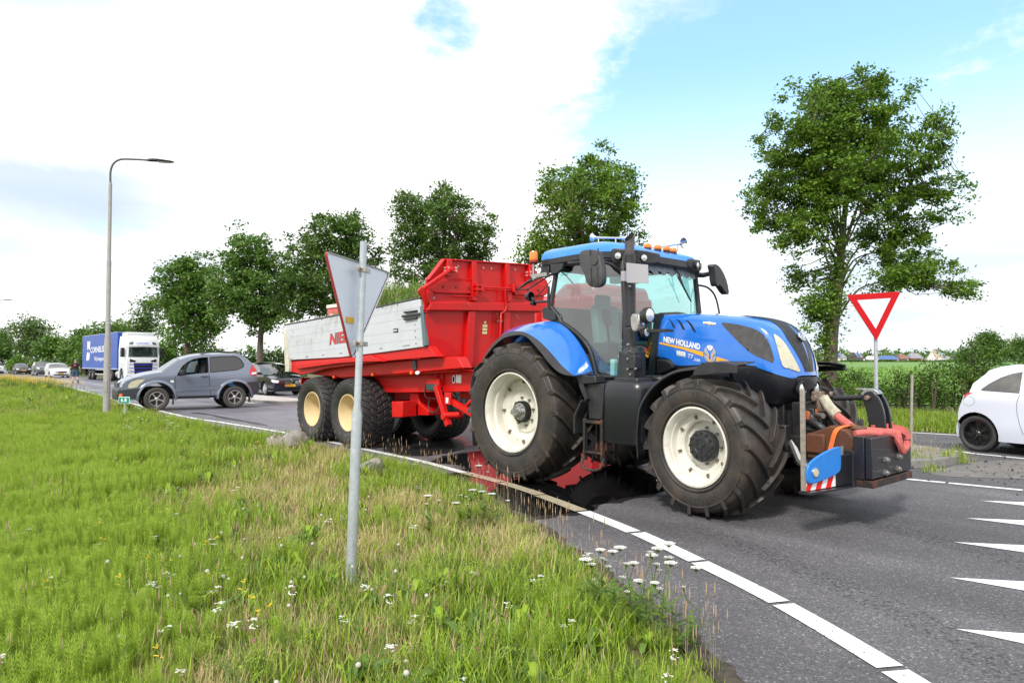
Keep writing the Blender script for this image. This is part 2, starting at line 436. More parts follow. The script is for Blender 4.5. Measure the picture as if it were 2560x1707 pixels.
def dup(root, loc=None, rz=None, label=None, group=None, scale=None):
    r = root.copy(); C.objects.link(r)
    if loc: r.location = loc
    if rz is not None: r.rotation_euler = (0, 0, rz)
    if scale: r.scale = (scale,) * 3
    if label: r['label'] = label
    if group: r['group'] = group
    for ch in list(root.children):
        c = ch.copy(); C.objects.link(c); c.parent = r
        for g in ch.children:
            d = g.copy(); C.objects.link(d); d.parent = c
    return r
def arc(cx, cz, r, a0, a1, n=12): return [(cx + r * math.cos(R(a0 + (a1 - a0) * i / n)), cz + r * math.sin(R(a0 + (a1 - a0) * i / n))) for i in range(n + 1)]
def catmull(P, n=6):
    out = []
    for i in range(len(P) - 1):
        p0 = P[max(i - 1, 0)]; p1 = P[i]; p2 = P[i + 1]; p3 = P[min(i + 2, len(P) - 1)]
        for k in range(n):
            t = k / n
            out.append(tuple(.5 * (2 * b + (c - a) * t + (2 * a - 5 * b + 4 * c - d) * t * t + (3 * b - a - 3 * c + d) * t ** 3) for a, b, c, d in zip(p0, p1, p2, p3)))
    out.append(tuple(P[-1])); return out
# ================================================================ the ground and the road
A0 = Vector((-10.2, 20.5)); UU = Vector((.655, -.755)).normalized(); LL = Vector((.755, .655)).normalized()
def road(u, p): q = A0 + UU * u + LL * p; return (q.x, q.y)
NEAR = [(-190, 226), (-110, 136), (-78, 99.5), (-55.4, 74), (-35.9, 53.0), (-20.7, 34.6), (-10.3, 20.7), (-5.5, 15.35), (-4.1, 13.85), (-1.94, 11.3), (-1.11, 10.15), (-.43, 8.95), (.05, 7.6), (.44, 6.2), (.78, 5.0), (.98, 4.26), (1.13, 3.53), (1.32, 2.4), (1.5, 0), (1.6, -6)]
NEARS = smooth_poly(NEAR, 2, False)
FAR = [(-150, 206), (-100, 141), (-56.6, 86), (-33.8, 62.2), road(-38, 10.6), road(-20, 11.0), road(0, 11.3), road(10, 11.5), (9.2, 16.2), (10.6, 15.2), (13.2, 12.2), (17, 6), (24, -6)]
FARS = smooth_poly(FAR, 2, False)
def flat(name, poly, z, m, kind='structure', step=None):
    mb = MB(); vs, fs = panel2d(poly, (), step) if step else (poly, [tuple(range(len(poly)))])
    mb.add([(x, y, z) for x, y in vs], fs); o = mb.build(name, m, None, smooth=0); o['kind'] = kind; return o

grass_soil = mat('verge_soil_grass', (.060, .075, .018), .95, col2=(.17, .15, .06), nscale=.9, lo=.4, hi=.62, bump=.6, bscale=30, col3=(.16, .12, .06), n3=.35, lo3=.52, hi3=.66)
mb = MB(); n = 96; rr = [0, 8, 20, 50, 120, 300, 900, 2600]
mb.add([(0, 20, -.012)], [])
V = [(r * math.cos(2 * math.pi * j / n), 20 + r * math.sin(2 * math.pi * j / n), -.012) for r in rr[1:] for j in range(n)]
F = [(0, 1 + j, 1 + (j + 1) % n) for j in range(n)]
F += [(1 + i * n + j, 1 + (i + 1) * n + j, 1 + (i + 1) * n + (j + 1) % n, 1 + i * n + (j + 1) % n) for i in range(len(rr) - 2) for j in range(n)]
mb.v = []; mb.add([(0, 20, -.012)] + V, F); g = mb.build('ground', grass_soil, smooth=0); g['kind'] = 'structure'

# asphalt: chippings, worn patches, sky sheen painted in at left
def asphalt_mat(name, wet):
    m = bpy.data.materials.new(name); m.use_nodes = True; nt = m.node_tree; L = nt.links.new; p = nt.nodes['Principled BSDF']
    N = nt.nodes.new; tc = N('ShaderNodeTexCoord')
    def noise(s, d=4, r=.6, st=None, loc=None):
        q = N('ShaderNodeTexNoise'); q.inputs['Scale'].default_value = s; q.inputs['Detail'].default_value = d; q.inputs['Roughness'].default_value = r
        if st:
            mp = N('ShaderNodeMapping'); mp.inputs['Rotation'].default_value = (0, 0, R(49)); L(tc.outputs['Object'], mp.inputs[0])
            m2 = N('ShaderNodeMapping'); m2.inputs['Scale'].default_value = st; L(mp.outputs[0], m2.inputs[0]); L(m2.outputs[0], q.inputs['Vector'])
        else: L(tc.outputs['Object'], q.inputs['Vector'])
        return q.outputs['Fac']
    def rng(f, a, b, c=0, d=1):
        q = N('ShaderNodeMapRange'); q.inputs['From Min'].default_value = a; q.inputs['From Max'].default_value = b; q.inputs['To Min'].default_value = c; q.inputs['To Max'].default_value = d; L(f, q.inputs['Value']); return q.outputs[0]
    vor = N('ShaderNodeTexVoronoi'); vor.inputs['Scale'].default_value = 95; L(tc.outputs['Object'], vor.inputs['Vector'])
    sep = N('ShaderNodeSeparateColor'); L(vor.outputs['Color'], sep.inputs[0])
    cr = N('ShaderNodeValToRGB'); e = cr.color_ramp.elements
    e[0].position = 0; e[0].color = (.056, .053, .057, 1); e[1].position = 1; e[1].color = (.24, .24, .25, 1)
    q = e.new(.55); q.color = (.090, .086, .094, 1); q = e.new(.93); q.color = (.115, .11, .12, 1); q = e.new(.98); q.color = (.20, .20, .21, 1)
    L(sep.outputs[0], cr.inputs[0])
    big = rng(noise(.55, 5), .35, .7, .85, 1.32); str_ = rng(noise(1.2, 4, .6, (.08, 1.3, 1)), .3, .7, .82, 1.22)
    mm = N('ShaderNodeMath'); mm.operation = 'MULTIPLY'; L(big, mm.inputs[0]); L(str_, mm.inputs[1])
    ms = N('ShaderNodeVectorMath'); ms.operation = 'SCALE'; L(cr.outputs[0], ms.inputs[0]); L(mm.outputs[0], ms.inputs['Scale'])
    L(ms.outputs[0], p.inputs['Base Color'])
    # smoother towards the left, with the pale sky sheen put into the colour
    sx = N('ShaderNodeSeparateXYZ'); L(tc.outputs['Object'], sx.inputs[0])
    sheen_x = rng(sx.outputs['X'], 1.5, -6.0); wn = rng(noise(.5, 4, .6, (.25, 1.2, 1)), .34, .56, .45, 1)
    w = N('ShaderNodeMath'); w.operation = 'MULTIPLY'; w.use_clamp = True; L(sheen_x, w.inputs[0]); L(wn, w.inputs[1])
    rm = N('ShaderNodeMix'); rm.inputs[2].default_value = .78; rm.inputs[3].default_value = .40; L(w.outputs[0], rm.inputs[0]); L(rm.outputs[0], p.inputs['Roughness'])
    sheen_col = N('ShaderNodeMix'); sheen_col.data_type = 'RGBA'; sheen_col.blend_type = 'MULTIPLY'; sheen_col.inputs[7].default_value = (1.75, 1.75, 1.95, 1); L(w.outputs[0], sheen_col.inputs[0]); L(ms.outputs[0], sheen_col.inputs[6]); L(sheen_col.outputs[2], p.inputs['Base Color'])
    p.inputs['Specular IOR Level'].default_value = .45
    b = N('ShaderNodeBump'); b.inputs['Strength'].default_value = .55; b.inputs['Distance'].default_value = .006
    L(vor.outputs['Distance'], b.inputs['Height']); L(b.outputs[0], p.inputs['Normal'])
    bs = N('ShaderNodeMix'); bs.inputs[2].default_value = .55; bs.inputs[3].default_value = .10; L(w.outputs[0], bs.inputs[0]); L(bs.outputs[0], b.inputs['Strength'])
    return m
asph = asphalt_mat('asphalt', 0)
poly = NEARS + FARS[::-1]
flat('road', poly, 0.0, asph)
# side road carrying on to the right, behind the white hatchback
GR = mat('gravel_dirt', (.20, .18, .165), .9, col2=(.33, .31, .28), nscale=30, bump=.5, bscale=120, col3=(.10, .095, .09), n3=4)
# puddle under the tractor
def N2(x, y, ox, oy, s): return (ox + x / s, oy + y / s)
F_ = 1742.; TH = R(1.713)
def gpx(px, py, z=0.0):
    """where a sight line of the photograph meets the ground; used once to survey the site"""
    a = (px - 1280) / F_; b = (853.5 - py) / F_
    dy = math.cos(TH) - b * math.sin(TH); dz = math.sin(TH) + b * math.cos(TH); t = (z - 1.6) / dz
    return (a * t, dy * t)
pud = [(560, 448), (640, 410), (800, 385), (890, 368), (1000, 372), (1200, 330), (1420, 280), (1600, 300), (1850, 420), (2060, 500), (2230, 600), (2250, 672), (2060, 700), (1880, 735), (1715, 762), (1722, 815), (1640, 822), (1560, 828), (1330, 845), (1220, 852), (1160, 820), (1060, 760), (960, 690), (860, 655), (740, 610), (620, 572), (545, 552), (700, 535), (790, 512), (765, 480), (640, 470), (520, 462)]
pudw = [gpx(900 + x / 2.94, 1000 + y / 2.94) for x, y in pud]
pm = mat('puddle_water', (.006, .006, .007), .03, spec=.75, coat=0, bump=.05, bscale=5)
pm.node_tree.nodes['Principled BSDF'].inputs['IOR'].default_value = 1.33
pm.node_tree.nodes['Principled BSDF'].inputs['Specular IOR Level'].default_value = .6
def ragged(poly, amp, step, seed):
    rnd = random.Random(seed); P = dens(poly, step)
    return smooth_poly([(x + rnd.gauss(0, amp), y + rnd.gauss(0, amp)) for x, y in P], 1)
flat('puddle', ragged(smooth_poly(pudw, 1), .018, .12, 3), .004, pm)
pc_ = Vector((sum(p[0] for p in pudw) / len(pudw), sum(p[1] for p in pudw) / len(pudw)))
damp = mat('damp_asphalt', (.020, .019, .020), .30, col2=(.045, .043, .045), nscale=90, lo=.5, hi=.6, bump=.3, bscale=140, spec=.4)
pud2 = [(140, 330), (200, 262), (300, 245), (480, 262), (760, 268), (820, 330), (700, 385), (480, 412), (300, 410), (180, 372)]
flat('puddle', ragged([gpx(900 + x / 2.94, 1000 + y / 2.94) for x, y in pud2], .02, .15, 5), .004, damp)
flat('damp_patch', ragged(smooth_poly([tuple(pc_ + (Vector(p) - pc_) * 1.05) for p in pudw], 1), .03, .1, 9), .002, damp)
stk = [(505, 318), (640, 338), (900, 388), (1200, 440), (1330, 470), (1180, 458), (1020, 425), (820, 392), (640, 350), (420, 325)]
flat('puddle', ragged([gpx(380 + x / 4.523, 960 + y / 4.523) for x, y in stk], .01, .3, 6), .004, damp)

# paint
paint = mat('road_marking_paint', (.74, .75, .76), .55, col2=(.52, .52, .52), nscale=14, lo=.55, hi=.72, bump=.15, bscale=120, col3=(.45, .44, .43), n3=60, lo3=.62, hi3=.75)
wetpaint = mat('dirty_wet_marking', (.43, .38, .27), .25, col2=(.55, .50, .38), nscale=9)
def worn(m, amt):
    nt = m.node_tree; L = nt.links.new; o_ = nt.nodes['Material Output']; src = o_.inputs['Surface'].links[0].from_socket
    tc = nt.nodes.new('ShaderNodeTexCoord'); n = nt.nodes.new('ShaderNodeTexNoise'); n.inputs['Scale'].default_value = 26; n.inputs['Detail'].default_value = 12; n.inputs['Roughness'].default_value = .75; L(tc.outputs['Object'], n.inputs['Vector'])
    r = nt.nodes.new('ShaderNodeMapRange'); r.inputs['From Min'].default_value = amt; r.inputs['From Max'].default_value = amt + .06; L(n.outputs['Fac'], r.inputs['Value'])
    t = nt.nodes.new('ShaderNodeBsdfTransparent'); ms = nt.nodes.new('ShaderNodeMixShader'); L(r.outputs[0], ms.inputs[0]); L(src, ms.inputs[1]); L(t.outputs[0], ms.inputs[2]); L(ms.outputs[0], o_.inputs['Surface'])
worn(paint, .575)
def strip(mb, pts, w, z, mi=0, w2=None):
    P = [Vector(p) for p in pts]; V = []
    for i, p in enumerate(P):
        t = (P[min(i + 1, len(P) - 1)] - P[max(i - 1, 0)]).normalized(); nrm = Vector((-t.y, t.x))
        V += [(p + nrm * w / 2).to_3d() + Vector((0, 0, z)), (p - nrm * w / 2).to_3d() + Vector((0, 0, z))]
    mb.add(V, [(2 * i, 2 * i + 1, 2 * i + 3, 2 * i + 2) for i in range(len(P) - 1)], mi)
EL = [(-71, 92.2), (-54.2, 74.2), (-34.6, 52.4), (-19.6, 33.4), (-10.6, 21.75), (-7.73, 18.6), (-5.95, 16.75), (-4.5, 15.1), (-2.5, 12.6), (-1.5, 11.35), (-.70, 10.15), (-.13, 9.3), (.36, 8.4), (.77, 7.52), (1.18, 6.55), (1.5, 5.6), (1.78, 4.67), (1.975, 3.72), (2.06, 3.1), (2.1, 2.2), (2.1, .5)]
ELS = catmull(EL, 8)
cum = [0]
for a, b in zip(ELS, ELS[1:]): cum.append(cum[-1] + math.dist(a, b))
def at(s):
    for i in range(len(cum) - 1):
        if cum[i + 1] >= s: t = (s - cum[i]) / (cum[i + 1] - cum[i]); return tuple(ELS[i][k] * (1 - t) + ELS[i + 1][k] * t for k in (0, 1))
    return ELS[-1]
ia = min(range(len(ELS)), key=lambda i: math.dist(ELS[i], (-.70, 10.15)))
s0 = cum[ia]; mb = MB(); strip(mb, ELS[:ia + 1], .13, .008); o = mb.build('road_marking', [paint, wetpaint], smooth=0); o['kind'] = 'structure'
s = s0 + .0; k = 0
rnd = random.Random(2)
while s < cum[-1] - 1:
    ln = 1.0 if k else .98; mb = MB(); p = at(s + .5); inpud = pip(p[0], p[1], pudw)
    sh = .012 * rnd.uniform(-1, 1)
    strip(mb, [(at(s + .018 + (ln - .036) * t / 6)[0] + sh, at(s + .018 + (ln - .036) * t / 6)[1]) for t in range(7)], .16, .008, 1 if inpud else 0)
    o = mb.build('road_marking', [paint, wetpaint], smooth=0); o['kind'] = 'structure'; s += ln + .012; k += 1
# give-way teeth and the broken line before them
for a, b in (((5.36, 9.64), (5.76, 9.32)), ((5.79, 9.29), (6.44, 8.73)), ((6.47, 8.70), (7.2, 8.08)), ((7.23, 8.05), (8.0, 7.4))):
    mb = MB(); strip(mb, [a, b], .11, .005); o = mb.build('road_marking', paint, smooth=0); o['kind'] = 'structure'
nn = Vector((.90, -.44)).normalized(); pp = Vector((.44, .90)).normalized()
for tx, ty in ((6.18, 9.0), (5.41, 8.11), (4.66, 7.21), (3.93, 6.25), (3.25, 5.23), (2.66, 4.23), (2.1, 3.3)):
    if tx > 6 or tx < 2.3: continue
    t = Vector((tx, ty)); b1 = t + nn * .78 + pp * .21; b2 = t + nn * .78 - pp * .21
    mb = MB(); mb.add([(*t, .005), (*b2, .005), (*b1, .005)], [(0, 1, 2)]); o = mb.build('road_marking', paint, smooth=0); o['kind'] = 'structure'
# far edge lines, lane line beside the hatchback
for pts, w in (([(road(u, 10.75)) for u in (-38, -20, -5, 10)] + [(9.15, 15.9), (10.4, 14.95), (13, 12), (16.6, 5.8)], .13), ([(7.6, 13.1), (8.03, 12.55), (8.11, 12.25), (8.52, 11.62), (10.2, 8.8), (12, 5)], .12),
               ([road(u, 6.95) for u in (-14, -9, -5)], .12), ([road(u, 4.55) for u in (-15, -9, -5)], .12), ([road(-16, 4.6), road(-22, 4.9), road(-30, 4.9), road(-48, 4.6), road(-66, 4.1)], .12)):
    mb = MB(); strip(mb, catmull(pts, 6), w, .005); o = mb.build('road_marking', paint, smooth=0); o['kind'] = 'structure'

# crumbling dark edge where the asphalt meets the verge
mb = MB(); rd = random.Random(4); P_ = catmull(NEAR[5:], 10); V = []
for i, p in enumerate(P_):
    a = Vector(P_[max(i - 1, 0)]); b = Vector(P_[min(i + 1, len(P_) - 1)]); t = (b - a).normalized(); nr = Vector((-t.y, t.x)); w0_ = .05 + rd.uniform(-.02, .05); V += [(*(Vector(p) + nr * w0_), .003), (*(Vector(p) - nr * .10), .003)]
mb.add(V, [(2 * i, 2 * i + 1, 2 * i + 3, 2 * i + 2) for i in range(len(P_) - 1)]); o = mb.build('road_edge', mat('dark_edge_soil', (.035, .028, .022), .95, col2=(.11, .09, .07), nscale=14, bump=.8, bscale=60), smooth=0); o['kind'] = 'structure'
# faint curved tyre marks and a sealed crack
tm = mat('tyre_mark', (.052, .050, .053), .65, col2=(.075, .072, .075), nscale=30); worn(tm, .40)
for pts_, w_ in (([(3.2, 7.6), (3.9, 6.2), (4.1, 4.6), (3.9, 2.6)], .34), ([(1.7, 7.0), (2.2, 5.6), (2.55, 4.2), (2.6, 2.6)], .30), ([(6.3, 8.0), (6.2, 6.4), (5.6, 4.8), (4.9, 3.2)], .30), ([(-3.4, 13.9), (-6.2, 17.0), (-10.4, 21.9), (-16, 28.6)], .35)):
    mb = MB(); strip(mb, catmull(pts_, 8), w_, .0022); o = mb.build('tyre_mark', tm, smooth=0); o['kind'] = 'structure'
# traffic islands: a pale concrete one at left, a weedy kerbed one at right
conc = mat('pale_concrete', (.52, .49, .46), .8, col2=(.36, .34, .33), nscale=4, bump=.3, bscale=60, col3=(.28, .27, .26), n3=20)
kerbm = mat('kerb_concrete', (.20, .19, .18), .85, col2=(.11, .105, .10), nscale=7, bump=.5, bscale=50)
def island(name, poly, top, m, hk=.12, kw=.14):
    P = dens(poly, .25); mb = MB(); n = len(P); c = Vector((sum(p[0] for p in P) / n, sum(p[1] for p in P) / n))
    def off(p, d): q = c - Vector(p); return Vector(p) + q.normalized() * d
    rings = [[(p[0], p[1], -.01) for p in P], [(*off(p, .015), hk - .02) for p in P], [(*off(p, .04), hk) for p in P], [(*off(p, kw), hk) for p in P], [(*off(p, kw), hk - .02) for p in P]]
    mb.loft(rings, 0, True, False); o = mb.build(name, kerbm, smooth=30); o['kind'] = 'structure'
    vs, fs = panel2d([tuple(off(p, kw)) for p in P], (), .25); t = MB(); rd = random.Random(1)
    t.add([(x, y, hk - .01 + rd.uniform(-.004, .012)) for x, y in vs], fs); o2 = t.build(top, m, smooth=60); o2['kind'] = 'structure'
isl = smooth_poly([road(6.5, 5.2), road(12, 5.25), road(17.1, 5.0), road(18.15, 5.65), road(18.5, 7.0), road(18.0, 7.9), road(16.4, 8.2), road(12, 7.7), road(6.5, 7.3)], 2)
island('traffic_island_kerb', isl, 'traffic_island', GR)
isl2 = smooth_poly([road(-15, 4.85), road(-9, 4.85), road(-4.4, 4.8), road(-3.6, 5.75), road(-4.4, 6.7), road(-9, 6.65), road(-15, 6.6)], 2)
island('traffic_island_kerb', isl2, 'traffic_island', conc, .10)
# loose dirt and crumbs near the island
mb = MB(); rd = random.Random(11)
for i in range(900):
    if i < 560: x = rd.gauss(7.9, 1.15); y = rd.gauss(10.2, .85)
    else: x = rd.gauss(8.8, 1.4); y = rd.gauss(13.2, .8)
    r = abs(rd.gauss(0, .012)) + .006; q = [rd.uniform(.6, 1.3) for _ in range(6)]
    mb.add([(x + r * q[0], y, 0), (x, y + r * q[1], 0), (x - r * q[2], y, 0), (x, y - r * q[3], 0), (x, y, r * q[4])], [(0, 1, 4), (1, 2, 4), (2, 3, 4), (3, 0, 4)])
o = mb.build('loose_dirt', mat('dark_crumbs', (.045, .04, .035), .9), smooth=0); tag(o, 'dark crumbs of soil and grit scattered on the asphalt by the island', 'dirt', kind='stuff')
dirtm = mat('dust_film', (.155, .145, .14), .85, col2=(.26, .245, .225), nscale=3.0, lo=.45, hi=.62, bump=.4, bscale=150, col3=(.085, .08, .082), n3=40)
dp = [road(18.3, 5.0), road(19.8, 5.2), road(20.5, 6.6), (9.3, 9.8), (8.8, 11), road(18.6, 8.0), road(18.7, 6.8)]
flat('dust', ragged(smooth_poly([(7.4, 9.4), (6.3, 9.7), (5.9, 10.1), (6.7, 10.6), (7.6, 11.3), (8.2, 11.5), (8.8, 10.6), (9.6, 8.8), (9.4, 7.8), (8.4, 8.5)], 2), .05, .25, 8), .004, dirtm)

# the field beyond the hedge
fieldm = mat('crop_field', (.13, .25, .045), .9, col2=(.18, .31, .06), nscale=.12, lo=.4, hi=.6, stretch=(1, 1, 1), bump=1, bscale=6, col3=(.05, .12, .018), n3=.7, lo3=.5, hi3=.62)
# ================================================================ wheels
def rot_y_pts(pts): return pts
def tractor_wheel(name, parent, loc, Rt, w, rr, rim_m, style, steer=0, lugs=20, side=-1, lug_h=.05, seed=0):
    """axle along local y; side -1: outer face looks to -y"""
    h = bpy.data.objects.new(name, None); C.objects.link(h); h.parent = parent; h.location = loc; h.rotation_euler = (0, 0, steer); h.empty_display_size = .2
    mb = MB(); hw = w / 2; Rc = Rt - lug_h
    def rc(y):  # carcass crown
        t = min(abs(y) / hw, 1); return Rc - .035 * t ** 2 * (w / .6)
    prof = [(rr + .01, -hw * .86), (rr + .05, -hw * .93), (rr + (Rc - rr) * .35, -hw * 1.0), (rr + (Rc - rr) * .62, -hw * 1.01), (Rc - .09, -hw * .98), (Rc - .045, -hw * .93)]
    for k in range(9): y = hw * (-.84 + 1.68 * k / 8); prof.append((rc(y), y))
    prof += [(a, -b) for a, b in prof[:6]][::-1]
    mb.lathe(prof, 72)
    # moulded ring on the sidewall
    for rq, am in ((rr + .055, .006), (rr + (Rc - rr) * .72, .005)):
        mb.lathe([(rq - .012, side * (hw * .985)), (rq - .006, side * (hw * .99 + am)), (rq + .006, side * (hw * .99 + am)), (rq + .012, side * (hw * .985))], 72)
    # lugs: centre end leads in the rolling direction
    for s in (-1, 1):
        for i in range(lugs):
            a0 = 2 * math.pi * (i + (.5 if s > 0 else 0)) / lugs; V = []; K = 7
            for k in range(K + 1):
                t = k / K; y = s * (.015 + t * (hw * .97 - .015)); an = a0 + (.36 * t ** .9) * (.93 / Rt); 
                base = rc(y) - (.05 * max(0, t - .8) / .2); top = rc(y) + lug_h * (1.0 - .08 * max(0, t - .75) / .25)
                if t > .99: base -= .09; top -= .006; y = s * hw * 1.0
                wd = (.030 + .008 * t) / Rt; wt = wd * .72
                # bar runs diagonally: shift the two edges along y too
                for da, rad, dy in ((-wd, base, -.016), (-wt, top, -.011), (wt, top, .011), (wd, base, .016)):
                    yy = y + s * dy * (1 - t * .8); V.append((rad * math.cos(an + da), yy, rad * math.sin(an + da)))
            F = []
            for k in range(K):
                for j in range(3): F.append((k * 4 + j, k * 4 + j + 1, k * 4 + 4 + j + 1, k * 4 + 4 + j))
            F += [(0, 1, 2, 3), (K * 4 + 3, K * 4 + 2, K * 4 + 1, K * 4)]
            mb.add(V, F)
    ty = mb.build('tyre', rubber, h, smooth=38, bevel=.006, segs=1)
    # rim
    s = side; m = MB(); f = s * hw * .90
    if style == 'rear':
        prof = [(rr - .005, f - s * .02), (rr + .022, f - s * .01), (rr + .024, f + s * .012), (rr + .005, f + s * .016), (rr - .02, f - s * .01), (rr - .03, f - s * .05), (rr - .035, f - s * .10), (rr - .06, f - s * .12), (rr - .065, f - s * .2), (rr - .06, f - s * .24),
                (rr - .09, f - s * .245), (rr - .115, f - s * .235), (rr - .13, f - s * .25), (rr - .21, f - s * .27), (rr - .235, f - s * .25), (rr - .26, f - s * .25), (.16, f - s * .25), (.155, f - s * .24), (.02, f - s * .24)]
        m.lathe(prof, 64); rim = m.build('rim', rim_m, h, smooth=35)
        d = MB()
        for i in range(8):
            q = 2 * math.pi * i / 8 + .2; d.cyl((math.cos(q) * .19, f - s * .25, math.sin(q) * .19), (math.cos(q) * .19, f - s * .215, math.sin(q) * .19), .017, 6)
        for i in range(8):
            q = 2 * math.pi * i / 8; r_ = rr - .105; d.box((math.cos(q) * r_, f - s * .228, math.sin(q) * r_), (.05, .03, .03), rot=(0, -q, 0)); d.cyl((math.cos(q) * r_, f - s * .228, math.sin(q) * r_), (math.cos(q) * r_, f - s * .205, math.sin(q) * r_), .012, 8)
        d.build('wheel_bolts', mat('dull_bolt_metal', (.22, .19, .16), .45, .6), h, smooth=30)
        d = MB(); d.cyl((0, f - s * .26, 0), (0, f - s * .16, 0), .145, 32, 0); d.build('hub', dark, h, smooth=35)
        d = MB(); d.lathe([(.001, f - s * .02), (.035, f - s * .02), (.04, f - s * .03), (.042, f - s * .12), (.06, f - s * .125), (.06, f - s * .145), (.118, f - s * .15), (.12, f - s * .18), (.02, f - s * .18)], 24)
        for i in range(8):
            q = 2 * math.pi * i / 8; d.cyl((math.cos(q) * .092, f - s * .15, math.sin(q) * .092), (math.cos(q) * .092, f - s * .125, math.sin(q) * .092), .014, 6)
        d.build('axle_stub', steel, h, smooth=35)
    elif style == 'front':
        prof = [(rr - .005, f - s * .02), (rr + .02, f - s * .01), (rr + .022, f + s * .012), (rr + .004, f + s * .016), (rr - .018, f - s * .01), (rr - .028, f - s * .05), (rr - .04, f - s * .06), (rr - .05, f - s * .12), (rr - .075, f - s * .13),
                (rr - .10, f - s * .132), (rr - .115, f - s * .13), (rr - .135, f - s * .15), (rr - .14, f - s * .20), (.18, f - s * .215), (.02, f - s * .215)]
        m.lathe(prof, 64); rim = m.build('rim', rim_m, h, smooth=35)
        d = MB()
        for i in range(8):
            q = 2 * math.pi * i / 8 + .25; r_ = rr - .088; d.box((math.cos(q) * r_, f - s * .125, math.sin(q) * r_), (.045, .02, .022), rot=(0, -q, 0)); d.cyl((math.cos(q) * r_, f - s * .125, math.sin(q) * r_), (math.cos(q) * r_, f - s * .098, math.sin(q) * r_), .011, 6)
        for i in range(8):
            q = 2 * math.pi * i / 8; d.cyl((math.cos(q) * .19, f - s * .212, math.sin(q) * .19), (math.cos(q) * .19, f - s * .18, math.sin(q) * .19), .014, 6)
        d.build('wheel_bolts', mat('dull_bolt_metal', (.22, .19, .16), .45, .6), h, smooth=30)
        d = MB(); d.lathe([(.001, f - s * .085), (.03, f - s * .085), (.033, f - s * .094), (.07, f - s * .094), (.075, f - s * .088), (.105, f - s * .09), (.112, f - s * .10), (.16, f - s * .11), (.168, f - s * .125), (.168, f - s * .17), (.15, f - s * .18), (.15, f - s * .24)], 40)
        for i in range(12):
            q = 2 * math.pi * i / 12; d.cyl((math.cos(q) * .138, f - s * .11, math.sin(q) * .138), (math.cos(q) * .138, f - s * .088, math.sin(q) * .138), .015, 8)
        for i in range(3):
            q = 2 * math.pi * i / 3 + .5; d.cyl((math.cos(q) * .055, f - s * .095, math.sin(q) * .055), (math.cos(q) * .055, f - s * .086, math.sin(q) * .055), .017, 12)
        d.build('hub', blk, h, smooth=35)
    return h
def flotation_wheel(parent, loc, Rt, w, rr, side=-1, rotoff=0):
    h = bpy.data.objects.new('wheel', None); C.objects.link(h); h.parent = parent; h.location = loc; h.rotation_euler = (0, rotoff, 0); h.empty_display_size = .2
    mb = MB(); hw = w / 2; Rc = Rt - .022
    def rc(y): t = min(abs(y) / hw, 1); return Rc - .055 * t ** 2.5
    prof = [(rr + .005, -hw * .84), (rr + .04, -hw * .92), (rr + (Rc - rr) * .45, -hw * 1.02), (rr + (Rc - rr) * .72, -hw * 1.02), (Rc - .09, -hw * .985)]
    for k in range(11): y = hw * (-.95 + 1.9 * k / 10); prof.append((rc(y), y))
    prof += [(a, -b) for a, b in prof[:5]][::-1]
    mb.lathe(prof, 64)
    n = 30; rows = [(-.99, -.58, .20, .06), (-.54, -.20, .05, -.04), (-.16, .16, -.04, .04), (.20, .54, -.04, .05), (.58, .99, .06, .20)]
    for ri, (a, b, pa, pb) in enumerate(rows):
        for i in range(n):
            a0 = 2 * math.pi * (i + (.5 if ri % 2 else 0)) / n; V = []; K = 3; wd = 2 * math.pi / n * .40
            for k in range(K + 1):
                t = k / K; y = (a + (b - a) * t) * hw; an = a0 + pa + (pb - pa) * t; base = rc(y) - .01; top = rc(y) + .022
                for da, rad in ((-wd, base), (-wd * .92, top), (wd * .92, top), (wd, base)): V.append((rad * math.cos(an + da), y, rad * math.sin(an + da)))
            F = [(k * 4 + j, k * 4 + j + 1, k * 4 + 5 + j, k * 4 + 4 + j) for k in range(K) for j in range(3)] + [(0, 1, 2, 3), (K * 4 + 3, K * 4 + 2, K * 4 + 1, K * 4)]
            mb.add(V, F)
    mb.build('tyre', rubber_tr, h, smooth=38, bevel=.005, segs=1)
    s = side; f = s * hw * .88; m = MB()
    m.lathe([(rr - .004, f - s * .03), (rr + .014, f - s * .005), (rr + .012, f + s * .012), (rr - .006, f + s * .01), (rr - .018, f - s * .03), (rr - .03, f - s * .05), (rr - .045, f - s * .17), (rr - .06, f - s * .19), (rr - .08, f - s * .30), (.12, f - s * .33), (.11, f - s * .28), (.03, f - s * .27), (.001, f - s * .27)], 56)
    m.build('rim', rimc, h, smooth=35)
    d = MB()
    for i in range(8):
        q = 2 * math.pi * i / 8 + .3; d.cyl((math.cos(q) * .15, f - s * .325, math.sin(q) * .15), (math.cos(q) * .15, f - s * .29, math.sin(q) * .15), .014, 6)
    d.cyl((0, f - s * .3, 0), (0, f - s * .2, 0), .07, 20)
    d.build('hub', mat('cream_hub', (.5, .38, .2), .5, col2=(.1, .07, .04), nscale=30), h, smooth=35)
    return h
rubber_tr = mat('trailer_tyre_rubber', (.026, .025, .026), .5, col2=(.06, .055, .05), nscale=7, lo=.45, hi=.7, bump=.15, bscale=30)
